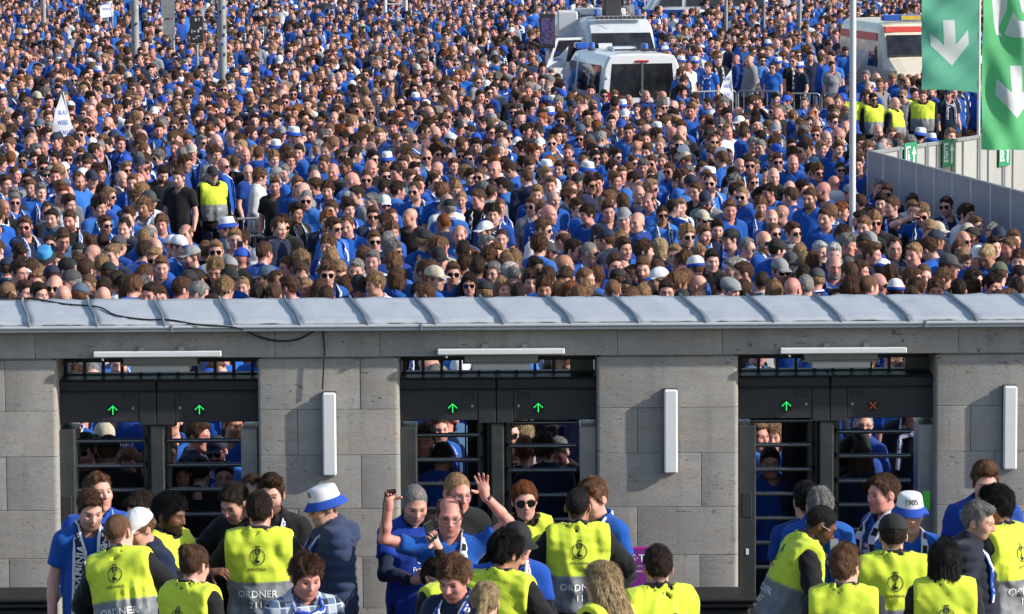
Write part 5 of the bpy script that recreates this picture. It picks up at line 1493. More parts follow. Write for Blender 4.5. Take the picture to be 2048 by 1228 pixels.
# ambulance
yC = 102.0; xC = (1790 - 1024) / FPX * yC
AM = van((xC, yC + 5.8, 0), 189, 2.0, 2.34, 5.8, M_CREAM, 'cream ambulance with red stripe and blue light bar behind the barriers', None, 'ambulance')
AM['category'] = 'ambulance'
side_quad(MB(), [(-.84, 4.82, 1.48), (.84, 4.82, 1.48), (.78, 4.40, 1.98), (-.78, 4.40, 1.98)][::-1], (0, .8, .6), .062).obj('windscreen', M_GLASS, AM)
MB().box(-.78, .78, 4.00, 4.33, 2.08, 2.23, .01).obj('red_stripe', M_RED, AM)
for s in (-1, 1):
    MB().box(s * .945 - .012, s * .945 + .012, .2, 4.1, 1.86, 2.06).obj('red_stripe', M_RED, AM)
    side_quad(MB(), [(s * .98, 3.3, 1.2), (s * .98, 4.3, 1.2), (s * .93, 4.1, 1.75), (s * .93, 3.3, 1.75)][::s], (s, 0, .08)).obj('side_window', M_GLASS, AM)
lb = MB().box(-.75, .75, 3.7, 3.95, 2.36, 2.52, .03).obj('light_bar', M_BLUEL, AM); MB().box(-.26, .26, 3.955, 3.965, 2.39, 2.50).obj('sign_plate', plain('yellow_plate', (.6, .42, .05), .5), lb)
def veh_keep(x, y, yaw, W, L):
    M = T_(x, y, 0) @ Rz(yaw); KEEP_OUT.append([tuple((M @ Vector(p))[:2]) for p in ((-W / 2 - .25, -.3, 0), (W / 2 + .25, -.3, 0), (W / 2 + .25, L + .3, 0), (-W / 2 - .25, L + .3, 0))])
# LED trailer screen left of the silver van
yL = 103.0; xL = (1098 - 1024) / FPX * yL
LT = link('screen_trailer', None); LT.location = (xL, yL, 0); tag(LT, 'dark mobile LED screen on a mast left of the silver police van', 'LED screen')
MB().box(-.20, .20, -.05, .10, 1.75, 2.62, .015).obj('screen_case', M_DARK, LT)
def mat_led():
    t = NT('led_screen'); vo = t.n('TexVoronoi', distance='CHEBYCHEV'); vo.inputs['Scale'].default_value = 16; t.l(t.coords('Object', (1, 1, 1.6)), vo.inputs['Vector'])
    c = t.mix(.35, (.02, .03, .10), t.ramp(vo.outputs['Color'], [(.35, (.01, .01, .05)), (.55, (.5, .12, .35)), (.8, (.12, .25, .7))])); t.set(Base_Color=(.01, .01, .012), Emission_Color=c, Emission_Strength=.55); return t.m
MB().box(-.17, .17, -.056, -.05, 1.85, 2.52).obj('screen', mat_led(), LT)
MB().box(-.05, .05, 0, .08, .5, 1.75).obj('mast', M_GALV, LT); MB().box(-.4, .4, -.5, .9, .25, .5, .03).obj('trailer', M_GALV, LT)
MB().box(.30, .82, 2.2, 3.4, .3, 2.62, .03).obj('equipment_box', M_WPAINT, LT)

# ------------------------------------------------------------------ barriers, fences, poles, flags
def barrier(p0, p1, label, h=1.1, grp='crowd control barriers'):
    """steel barrier between two ground points"""
    a, b = Vector((*p0, 0)), Vector((*p1, 0)); L = (b - a).length
    o = link('crowd_barrier', None); o.location = a; o.rotation_euler = (0, 0, math.atan2(b.y - a.y, b.x - a.x)); tag(o, label, 'barrier', grp)
    r = .09
    pts = [(.0, 0, .18), (0, 0, h - r)] + [(r - r * math.cos(t), 0, h - r + r * math.sin(t)) for t in np.linspace(.3, math.pi / 2, 4)]
    pts += [(L - r + r * math.sin(t), 0, h - r + r * math.cos(t)) for t in np.linspace(0, math.pi / 2, 4)] + [(L, 0, .18), (0, 0, .18)]
    MB().tube(pts, .021, 8).obj('frame', M_GALV, o, True)
    n = max(3, int(L / .14))
    dv = (b - a).normalized(); nv = Vector((-dv.y, dv.x, 0)) * .22; KEEP_OUT.append([tuple((a + nv)[:2]), tuple((b + nv)[:2]), tuple((b - nv)[:2]), tuple((a - nv)[:2])])
    for k in range(1, n): MB().tube([(L * k / n, 0, .19), (L * k / n, 0, h - .01)], .008, 6).obj('bar', M_GALV, o)
    for x in (.2, L - .2): MB().tube([(x, -.28, .02), (x, 0, .16), (x, .28, .02)], .018, 6).obj('foot', M_GALV, o)
    return o
H11 = 1.1
for (x0, y0, x1, y1, lab) in ((1376, 184, 1472, 181, 'steel barrier right of the white van with a white flag tied to it'), (1476, 181, 1558, 183, 'steel barrier behind the guards, second from the white van'), (1562, 187, 1640, 187, 'steel barrier behind the guards, third from the white van'),
                              (1643, 187, 1704, 188, 'steel barrier ending beside the white flagpole'), (1800, 200, 1878, 203, 'steel barrier behind the guard with folded arms'), (1882, 205, 1922, 208, 'short steel barrier under the green banner'), (1926, 212, 1985, 215, 'steel barrier behind the banner pole'),
                              (466, 438, 548, 436, 'steel barrier beside the guard with a yellow vest in the crowd'), (470, 473, 532, 471, 'lower steel barrier in front of the black-clad boy'), (470, 476, 566, 541, 'steel barrier running slantwise through the crowd')):
    barrier(gpt(x0, y0, H11), gpt(x1, y1, H11), lab)

def mat_panel(name, lo, hi):
    t = NT(name); o = t.n('ObjectInfo'); n = t.noise(1.6, 4, .6, t.wcoords((1, 1, .35))); n2 = t.noise(30, 3, .6, t.wcoords((1, 1, .2)))
    k = t.math('ADD', t.math('MULTIPLY', n, .6), t.math('ADD', t.math('MULTIPLY', n2, .2), t.math('MULTIPLY', o.outputs['Random'], .2)))
    t.set(Base_Color=t.ramp(k, [(.3, lo), (.7, hi)]), Roughness=.5, Metallic=.15); t.bump(n2, .12, .01); return t.m
M_PANEL_A = mat_panel('coated_panel', (.19, .205, .25), (.28, .30, .35)); M_PANEL_B = mat_panel('grey_panel', (.36, .36, .35), (.47, .47, .46))
M_SIGNG = plain('exit_sign_green', (.02, .25, .11), .5, var=.05)
def panel_fence(p0, p1, n, h, mat, label, frame):
    a, b = Vector((*p0, 0)), Vector((*p1, 0)); L = (b - a).length; w = L / n
    o = link('panel_fence', None); o.location = a; o.rotation_euler = (0, 0, math.atan2(b.y - a.y, b.x - a.x)); tag(o, label, 'fence', 'mobile panel fences of the emergency exit')
    for k in range(n):
        p = MB().box(k * w + .012, (k + 1) * w - .012, -.016, .016, .03, h, .004).obj('panel', mat, o)
        if frame:
            for s in (-1, 1):
                m = MB().box(k * w + .012, (k + 1) * w - .012, s * .03 - .013, s * .03 + .013, h - .05, h - .004, .004)
                m.box(k * w + .012, k * w + .055, s * .03 - .013, s * .03 + .013, .03, h - .05).box((k + 1) * w - .055, (k + 1) * w - .012, s * .03 - .013, s * .03 + .013, .03, h - .05).box(k * w + .055, (k + 1) * w - .055, s * .03 - .013, s * .03 + .013, .98, 1.03)
                m.box(k * w + w * .36, k * w + w * .36 + .02, s * .03 - .013, s * .03 + .010, .03, h - .05)
                m.obj('panel_frame', M_GALV, p)
        else:
            r = np.random.RandomState(k + 3)
            if r.rand() < .8:
                z = r.uniform(.9, 1.5); x = k * w + w * r.uniform(.3, .7)
                for s in (-1, 1): MB().box(x - .035, x + .035, s * .019 - .002, s * .019 + .002, z, z + .10).obj('sticker', M_WPAINT if k % 2 else M_PBLUE, p)
        MB().tube([(k * w, 0, .0), (k * w, 0, h + .012)], .016 if frame else .026, 8).obj('post', M_GALV if frame else M_VSILVER, o)
    MB().tube([(L, 0, 0), (L, 0, h + .012)], .016, 8).obj('post', M_GALV, o)
    if not frame: MB().box(0, L, -.022, .022, h + .002, h + .022).obj('top_rail', M_GALV, o)
    return o, L
HF = 2.0
A0, A1, B1 = gpt(1737, 303, HF), gpt(2110, 404, HF), gpt(2100, 249, HF)
FA, LA = panel_fence(A0, A1, 10, HF, M_PANEL_A, 'blue-grey solid panel fence along the crowd at the right', False)
FBm, LB = panel_fence((A0[0] + .03, A0[1] + .08), B1, 7, HF, M_PANEL_B, 'light grey framed panel fence with green exit signs below the banners', True)
def exit_sign(k, x, z, lab):
    """white running figure and arrow on green"""
    w, h = .46, .42
    o = link('exit_sign', None, FBm if False else None); M = Matrix.Translation(FBm.location) @ Matrix.Rotation(FBm.rotation_euler.z, 4, 'Z') @ T_(x, -.050, z)
    o.matrix_world = M; tag(o, lab, 'exit sign', 'green exit signs on the panel fence')
    MB().box(-w / 2, w / 2, -.004, .004, -h / 2, h / 2).obj('board', M_SIGNG, o)
    m = MB()
    def p(pts): m.prism([(a * w / 2, b * h / 2) for a, b in pts], -.008, -.003)
    p([(.50, .70), (.85, .15), (.62, .15), (.62, -.75), (.38, -.75), (.38, .15), (.15, .15)])               # arrow up
    p([(-.80, .75), (-.08, .75), (-.08, .62), (-.66, .62), (-.66, -.62), (-.80, -.62)]); p([(-.66, -.50), (-.08, -.50), (-.08, -.62), (-.66, -.62)])
    p([(-.46, .45), (-.32, .45), (-.32, .28), (-.46, .28)])
    p([(-.52, .20), (-.28, .20), (-.22, -.02), (-.10, -.08), (-.14, -.16), (-.30, -.08), (-.30, -.20), (-.16, -.42), (-.26, -.46), (-.40, -.22), (-.56, -.40), (-.62, -.32), (-.46, -.10)])
    m.obj('pictogram', M_PRINT_W, o)
for k, (px, py, lab) in enumerate(((1815, 313, 'green exit sign on the fence panel nearest the corner'), (1891, 306, 'green exit sign on the grey fence left of the banner pole'), (2003, 305, 'green exit sign half hidden by the bright green banner'))):
    d = ray(px, py); fa = Vector((math.cos(FBm.rotation_euler.z), math.sin(FBm.rotation_euler.z))); nn = Vector((-fa.y, fa.x))
    f0 = Vector(FBm.location[:2]); t = nn.dot(f0) / nn.dot(Vector((d.x, d.y))); hit = Vector((0, 0, CAM_H)) + d * t
    exit_sign(k, fa.dot(Vector(hit[:2]) - f0), hit.z, lab)
def strip(a, b, w):
    a, b = Vector(a), Vector(b); d = (b - a).normalized(); n = Vector((-d.y, d.x)) * w; a = a - d * w; b = b + d * w
    KEEP_OUT.append([tuple(a + n), tuple(b + n), tuple(b - n), tuple(a - n)])
strip(A0, A1, .36); strip(A0, B1, .36)
KEEP_OUT.append([A0, A1, B1]); KEEP_OUT.append([A1, (A1[0] + 4, A1[1]), (B1[0] + 4, B1[1]), B1])
zc = lambda px, z: ((px - 1024) / FPX * z, z)
KEEP_OUT.append([zc(1700, 68.5), zc(2060, 66.5), zc(2060, 82), zc(1690, 80)])
KEEP_OUT.append([zc(462, 50.3), zc(556, 49.5), zc(550, 58.5), zc(462, 58.5)])
for v, W, L in ((VA, 1.8, 5.1), (VB, 1.96, 5.9), (AM, 2.0, 5.8)): veh_keep(v.location.x, v.location.y, math.degrees(v.rotation_euler.z), W, L)
for v in [o for o in C.objects if o.name.startswith('police_van') and o.location.y > 140]: veh_keep(v.location.x, v.location.y, 90, 2.0, 6.4)

KEEP_OUT.append([zc(1125, 82.5), zc(1362, 82.5), zc(1362, 96), zc(1120, 96)]); KEEP_OUT.append([zc(1092, 93), zc(1175, 93), zc(1180, 110), zc(1088, 110)])
KEEP_OUT.append([zc(1300, 96), zc(1315, 96), zc(1315, 110), zc(1290, 110)]); KEEP_OUT.append([zc(1675, 88), zc(1860, 88), zc(1860, 103), zc(1670, 103)]); KEEP_OUT.append([zc(1240, 136), zc(1385, 136), zc(1420, 151), zc(1235, 151)])
KEEP_OUT.append([zc(1372, 79), zc(1700, 79), zc(1700, 94), zc(1365, 94)]); KEEP_OUT.append([zc(380, 51.2), zc(478, 51.2), zc(482, 60), zc(376, 60)]); KEEP_OUT.append([zc(298, 52), zc(384, 52), zc(384, 58.6), zc(298, 58.6)])
def pole(name, px, z, r, h, mat, label, cat, grp=None, taper=1.0):
    x = (px - 1024) / FPX * z * 1.0
    o = link(name, None); o.location = (x, z, 0); tag(o, label, cat, grp)
    MB().tube([(0, 0, 0), (0, 0, h)], [r, r * taper], 16).obj('shaft', mat, o, True); KEEP_OUT.append([(x - .25, z - .25), (x + .25, z - .25), (x + .25, z + .25), (x - .25, z + .25)])
    return o
def stickers(o, r, n, z0, z1, seed):
    rr_ = np.random.RandomState(seed)
    for k in range(n):
        w = rr_.uniform(-2.4, -.7); z = rr_.uniform(z0, z1); hh = rr_.uniform(.04, .09); m = MB(); dw = .45
        V = [((r + .003) * math.cos(w + a), (r + .003) * math.sin(w + a), z + b) for b in (0, hh) for a in (0, dw / 2, dw)]
        m.add(V, [(0, 1, 4, 3), (1, 2, 5, 4)]); m.obj('sticker', (M_WPAINT, M_PBLUE, M_PRINT_K, M_PRINT_W)[rr_.randint(4)], o)
fp = pole('flagpole', 1708, 51.5, .042, 9.0, M_WPAINT, 'slim white flagpole rising from the crowd left of the fence corner', 'flagpole')
MB().lathe([(.07, 0), (.07, .12), (.05, .16)], 16).obj('base_sleeve', M_WPAINT, fp)
for px, z, r, lab in ((275, 106, .11, 'thick grey lamp post left of the traffic signs'), (449, 93, .105, 'thick grey lamp post covered in stickers right of the black sign'), (93, 127, .075, 'thinner grey lamp post at the upper left')):
    o = pole('lamp_post', px, z, r, 9, M_POLE, lab, 'lamp post', 'lamp posts among the crowd', .8); stickers(o, r, 16, 1.8, 5.2, int(px))
    MB().tube([(0, 0, 9), (.2, 0, 9.3), (1.2, 0, 9.4)], .04, 8).obj('lamp_arm', M_POLE, o); MB().box(.9, 1.6, -.12, .12, 9.34, 9.46, .04).obj('lamp_head', M_POLE, o)
for px, z, h, lab in ((1455, 128, 6, 'thin grey pole above the crowd right of the police vans'), (1602, 120, 6, 'thin grey pole left of the ambulance'), (1228, 135, 7, 'thin white pole in front of the side-on police van')):
    pole('pole', px, z, .05, h, M_POLE, lab, 'pole', 'thin poles among the crowd')
o = pole('no_stopping_sign', 1531, 121, .03, 3.05, M_POLE, 'round no-stopping sign on a thin pole among the crowd', 'traffic sign')
MB().tube([(0, -.04, 2.9), (0, -.06, 2.9)], .20, 28).obj('disc', M_RED, o); MB().tube([(0, -.061, 2.9), (0, -.064, 2.9)], .155, 28).obj('field', M_PBLUE, o)
MB().box(-.16, .16, -.068, -.062, -.02, .02, 0, T_(0, 0, 2.9) @ Ry(45)).box(-.16, .16, -.072, -.066, -.02, .02, 0, T_(0, 0, 2.9) @ Ry(-45)).obj('cross', M_RED, o)
o = pole('traffic_sign', 351, 104, .035, 3.4, M_POLE, 'grey backs of traffic signs on a pole between the lamp posts', 'traffic sign'); stickers(o, .035, 6, 1.8, 2.4, 5)
m = MB(); m.prism([(-.30, 2.55), (.05, 2.55), (.05, 3.3), (-.30, 3.3)], -.06, -.045).obj('sign_back', M_POLE, o); MB().prism([(-.26, 2.12), (.05, 2.12), (.05, 2.5), (-.26, 2.5)], -.06, -.045).obj('sign_back', M_POLE, o)
o = pole('black_sign', 398, 100, .035, 2.2, M_POLE, 'black rectangular sign covered in stickers left of the lamp post', 'traffic sign'); stickers(o, .035, 6, 1.2, 2.0, 8)
MB().box(-.17, .17, -.06, -.03, 2.05, 2.72, .03).obj('board', M_DARK, o)
m = MB(); rr_ = np.random.RandomState(4)
for k in range(9): x, z = rr_.uniform(-.13, .08), rr_.uniform(2.1, 2.62); m.box(x, x + rr_.uniform(.02, .06), -.064, -.058, z, z + rr_.uniform(.02, .08))
m.obj('sticker', M_WPAINT, o)
# truss tower
x, z = zc(796, 135); o = link('truss_tower', None); o.location = (x, z, 0); tag(o, 'white lattice truss tower standing in the crowd at the top', 'truss tower')
for sx, sy in ((-.35, -.3), (.35, -.3), (-.35, .3), (.35, .3)): MB().tube([(sx, sy, 0), (sx, sy, 4.6)], .04, 8).obj('leg', M_WPAINT, o)
for k in range(9):
    s = 1 if k % 2 else -1; MB().tube([(-.35 * s, -.3, .5 * k), (.35 * s, -.3, .5 * k + .5)], .022, 6).obj('brace', M_WPAINT, o); MB().tube([(-.35, -.3, .5 * k + .5), (.35, -.3, .5 * k + .5)], .022, 6).obj('rung', M_WPAINT, o)

# banners
def mat_flag(name, col, tr):
    t = NT(name); n = t.noise(3, 3, .5, t.coords('Object')); c1 = tuple(v * .92 for v in col)
    cc = t.ramp(n, [(.3, c1), (.7, col)]); t.set(Base_Color=cc, Roughness=.7, Sheen_Weight=.1, Specular_IOR_Level=.3)
    tl = t.n('BsdfTranslucent'); t.l(cc, tl.inputs[0]); mx = t.n('MixShader'); mx.inputs[0].default_value = tr
    t.l(t.b.outputs[0], mx.inputs[1]); t.l(tl.outputs[0], mx.inputs[2]); t.l(mx.outputs[0], t.t.nodes['Material Output'].inputs[0]); return t.m
M_FLAG1 = mat_flag('banner_green', (.15, .50, .35), .34); M_FLAG2 = mat_flag('banner_bright_green', (.14, .56, .23), .44); M_FWHITE = mat_flag('banner_white', (.78, .80, .86), .35)
def grid_poly(polys, cell, fn):
    """clip polygons to small cells, then bend with fn(x, z)"""
    bm = bmesh.new()
    for pl in polys:
        vs = [bm.verts.new((x, 0, z)) for x, z in pl]; bm.faces.new(vs).normal_update()
    bmesh.ops.triangulate(bm, faces=bm.faces)
    xs = [v.co.x for v in bm.verts]; zs = [v.co.z for v in bm.verts]
    for ax, lo, hi in ((0, min(xs), max(xs)), (2, min(zs), max(zs))):
        c = lo + cell
        while c < hi:
            no = (1, 0, 0) if ax == 0 else (0, 0, 1); co = (c, 0, 0) if ax == 0 else (0, 0, c)
            bmesh.ops.bisect_plane(bm, geom=bm.verts[:] + bm.edges[:] + bm.faces[:], plane_co=co, plane_no=no); c += cell
    for v in bm.verts: v.co = fn(v.co.x, v.co.z)
    return bm
def banner(px_pole, z, px_l, px_r, py_b, top, mat, prints, wave, label, pole_side):
    s = FPX / z
    xp, xl, xr = [(p - 1024) / s for p in (px_pole, px_l, px_r)]; zb = at_y(px_l, py_b, z).z
    o = link('banner', None); o.location = (xl, z, zb); tag(o, label, 'banner', 'green wayfinding banners')
    W = xr - xl; Hh = top - zb
    def fn(x, zz, off=0):
        a = abs(x - (W if pole_side > 0 else 0)) / W
        y = wave(a, zz) ; return Vector((x, y + off, zz + .03 * math.sin(a * 2.2) * math.exp(-zz * 1.2)))
    bm = grid_poly([[(0, 0), (W, -.04), (W, Hh), (0, Hh)]], .035, fn); me = bpy.data.meshes.new('cloth'); bm.to_mesh(me); bm.free(); me.materials.append(mat); me.polygons.foreach_set('use_smooth', np.ones(len(me.polygons), bool)); link('cloth', me, o)
    for sd in (-1, 1):
        pl = [[((px - px_l) / s, at_y(px, py, z).z - zb) for px, py in q] for q in prints]
        for q in pl:
            bm = grid_poly([q], .035, lambda x, zz: fn(x, zz, sd * .004)); me = bpy.data.meshes.new('print'); bm.to_mesh(me); bm.free(); me.materials.append(M_FWHITE); me.polygons.foreach_set('use_smooth', np.ones(len(me.polygons), bool)); link('print', me, o)
    return o
arrow1 = [[(1885, 41), (1909, 40), (1912, 90), (1937, 60), (1939, 88), (1905, 133), (1861, 92), (1859, 65), (1888, 92)]]
banner(1959, 62.0, 1843, 1959, 181, 7.6, M_FLAG1, arrow1, lambda a, z: .05 * math.sin(a * 5 + z * 2.4) * a + .028 * math.sin(z * 8 - a * 5) * (.2 + a) + .012 * math.sin(z * 17 + a * 13) - .20 * a, 'muted green banner with a white arrow pointing down', 1)
arrow2 = [[(2018, 131), (2042, 131), (2044, 186), (2072, 158), (2074, 190), (2032, 236), (1988, 188), (1991, 157), (2020, 184)],
          [(1980, -12), (2010, -20), (2012, 16), (1996, 60), (2004, 74), (1990, 68), (1984, 40)], [(2008, 68), (2024, 22), (2034, 40), (2066, 45), (2066, 74), (2020, 74)], [(2030, -20), (2066, -20), (2066, 30), (2042, 24)]]
banner(2090, 60.5, 1960, 2090, 299, 7.6, M_FLAG2, arrow2, lambda a, z: (.09 * math.sin(a * 7 + z * 1.4) + .05 * math.sin(a * 12 - z * 4 + 1) + .03 * math.sin(z * 9 + a * 6)) * min(1, a * 2 + .25) - .45 * a, 'bright green waving banner with white arrow and running figure', 1)
fp = pole('banner_pole', 1960, 62.03, .026, 7.9, M_WPAINT, 'thin pale pole carrying the muted green banner', 'banner pole', 'poles of the banners'); MB().tube([(0, 0, .9), (0, 0, 1.35)], .05, 10).obj('clamp', M_GALV, fp)
pole('banner_pole', 2093, 60.53, .026, 7.9, M_WPAINT, 'pale pole carrying the bright waving banner', 'banner pole', 'poles of the banners')

# hand flags
def hand_flag(z, staff, cloth, label, seed):
    P0, P1 = at_y(*staff[0], z), at_y(*staff[1], z)
    o = link('hand_flag', None); o.location = P0; tag(o, label, 'flag', 'white and blue fan flags')
    MB().tube([(0, 0, -.25), P1 - P0], .012, 6).obj('staff', M_WPAINT, o)
    s = FPX / z; q = [at_y(px, py, z) - P0 for px, py in cloth]
    def fn(x, zz): return Vector((x, .9 * x + .05 * math.sin(x * 11 + seed) + .03 * math.sin(zz * 13 + seed), zz))
    bm = grid_poly([[(p.x, p.z) for p in q]], .05, fn); me = bpy.data.meshes.new('cloth'); bm.to_mesh(me); bm.free(); me.materials.append(M_FWHITE); c = link('cloth', me, o)
    cx = sum(p.x for p in q) / len(q); cz = sum(p.z for p in q) / len(q); h = .075
    for i, t in enumerate(('BLAU', 'WEISS', 'BLAU') if seed % 2 else ('ARMINIA', 'BIELEFELD')):
        V, tt = text_2d(t); V = V * (h * (.8 if len(t) > 5 else 1)); w = .75
        me = mk_mesh('lettering', [tuple(fn(cx + x * w * .7, cz + y + .16 - .17 * i) + Vector((0, -.006, 0))) for x, y in V], tt, [M_PRINT_B], smooth=False); link('lettering', me, c)
    return o
hand_flag(68, ((154, 272), (126, 184)), ((126, 186), (136, 222), (150, 264), (139, 266), (128, 278), (110, 258), (114, 222)), 'white flag with blue lettering drooping from its staff at the left', 1)
hand_flag(125, ((226, 48), (224, 0)), ((224, 0), (227, 32), (204, 36), (201, 12), (214, 6)), 'small white flag at the upper left between the lamp posts', 2)
hand_flag(96.5, ((1117, 180), (1137, 93)), ((1137, 93), (1131, 136), (1092, 134), (1098, 118), (1118, 112)), 'white flag with blue lettering in front of the silver van', 4)
hand_flag(88, ((1466, 206), (1462, 140)), ((1462, 140), (1468, 204), (1438, 182), (1446, 160)), 'white flag hanging on the steel barrier', 3)
o = link('cardboard_sign', None); o.location = at_y(1022, 60, 122); tag(o, 'pale cardboard sign held up in the crowd left of the police vans', 'cardboard sign')
MB().box(-.14, .14, -.006, .006, -.17, .17).obj('card', plain('cardboard', (.42, .44, .45), .8), o, False, Ry(12)); MB().tube([(0, .01, -.7), (0, .01, 0)], .012, 6).obj('stick', M_POLE, o)
o = link('umbrella', None); o.location = at_y(650, 14, 132); tag(o, 'open black umbrella above the crowd near the top', 'umbrella')
MB().lathe([(.001, .14), (.16, .12), (.32, .05), (.42, -.05), (.41, -.05), (.31, .035), (.001, .12)], 8).obj('canopy', plain('umbrella_cloth', (.02, .022, .03), .6), o); MB().tube([(0, 0, -.75), (0, 0, .2)], .01, 6).obj('shaft', M_GALV, o)

# a tree at the upper left
x, z = zc(-14, 150); tr = link('tree', None); tr.location = (x, z, 0); tag(tr, 'leafy green tree at the upper left corner', 'tree')
m = MB(); m.tube([(0, 0, 0), (.1, 0, 1.6), (.05, .1, 3.2), (.2, 0, 5.4)], [.20, .16, .13, .06], 10)
for k in range(7):
    w = k * 2.4; m.tube([(.07, .05, 2.2 + .35 * k), (.9 * math.cos(w), .9 * math.sin(w), 3.0 + .4 * k)], [.07, .02], 6)
m.obj('trunk', plain('bark', (.07, .055, .04), .9), tr, True)
def mat_leaf():
    t = NT('leaf'); o = t.n('NewGeometry'); t.set(Base_Color=t.ramp(o.outputs['Random Per Island'], [(0, (.035, .065, .012)), (1, (.085, .13, .025))]), Roughness=.55); return t.m
r = np.random.RandomState(8); m = MB()
cl = [(r.normal(0, .75), r.normal(0, .75), r.uniform(2.3, 5.6)) for _ in range(46)]
for cx, cy, cz in cl:
    for _ in range(60):
        c = Vector((cx, cy, cz)) + Vector(r.normal(0, .22, 3)); u = Vector(r.normal(0, 1, 3)).normalized(); v = u.cross(Vector(r.normal(0, 1, 3))).normalized(); s = r.uniform(.05, .09)
        m.add([c - u * s, c + v * s * .5, c + u * s, c - v * s * .5], [(0, 1, 2, 3)])
o = link('crown', m.mesh('crown', [mat_leaf()], fix=False), tr); o['kind'] = 'stuff'
KEEP_OUT.append([(x - .5, z - .5), (x + .5, z - .5), (x + .5, z + .5), (x - .5, z + .5)])
# nearest people first, as individuals
NEAR_KEEP = 218
dz = [(at_z(px, py, 1.64).y, i) for i, (px, py, *_) in enumerate(NEAR)]
dz.sort()
for _, i in dz[:NEAR_KEEP]:
    px, py, yaw, hair, face, top, scarf = NEAR[i]
    near_person(px, py, yaw, hair, face, top, scarf, 1000 + i)
SPECIAL = [(425, 350, 25, 'Ck', 'gb', 'k', '', dict(vest=True, kind_='jacket', b_='m', po_='n')), (62, 376, -10, 'sm', '-', 'b', '', {}), (325, 348, 20, 'sd', 'b', 'k', '', dict(kind_='tee')), (357, 356, -20, 'sb', '-', 'k', '', dict(kind_='tee')),
           (550, 372, 0, 'sb', '-', 'k', '', dict(kind_='tee', b_='s')), (1704, 193, 180, 'Ck', '-', 'k', '', dict(vest=True, kind_='jacket', b_='h', po_='n')), (1746, 199, 20, 'sd', 's', 'k', '', dict(vest=True, kind_='jacket', b_='m', po_='n')),
           (1790, 207, 60, 'bd', '-', 'k', '', dict(vest=True, kind_='jacket', b_='h', po_='n')), (1846, 192, -10, 'sm', '-', 'k', '', dict(vest=True, kind_='jacket', b_='h', po_='n')), (1828, 188, 30, 'sd', '-', 'k', '', dict(vest=True, kind_='jacket', b_='m', po_='n')), (982, 386, 160, 'zb', '-', 'g', '', dict(kind_='sweat'))]
for i, (px, py, yaw, hair, face, top, scarf, kw) in enumerate(SPECIAL): near_person(px, py, yaw, hair, face, top, scarf, 3000 + i, **kw)
name_people(PEOPLE, 'fans waiting in the crowd behind the gate')

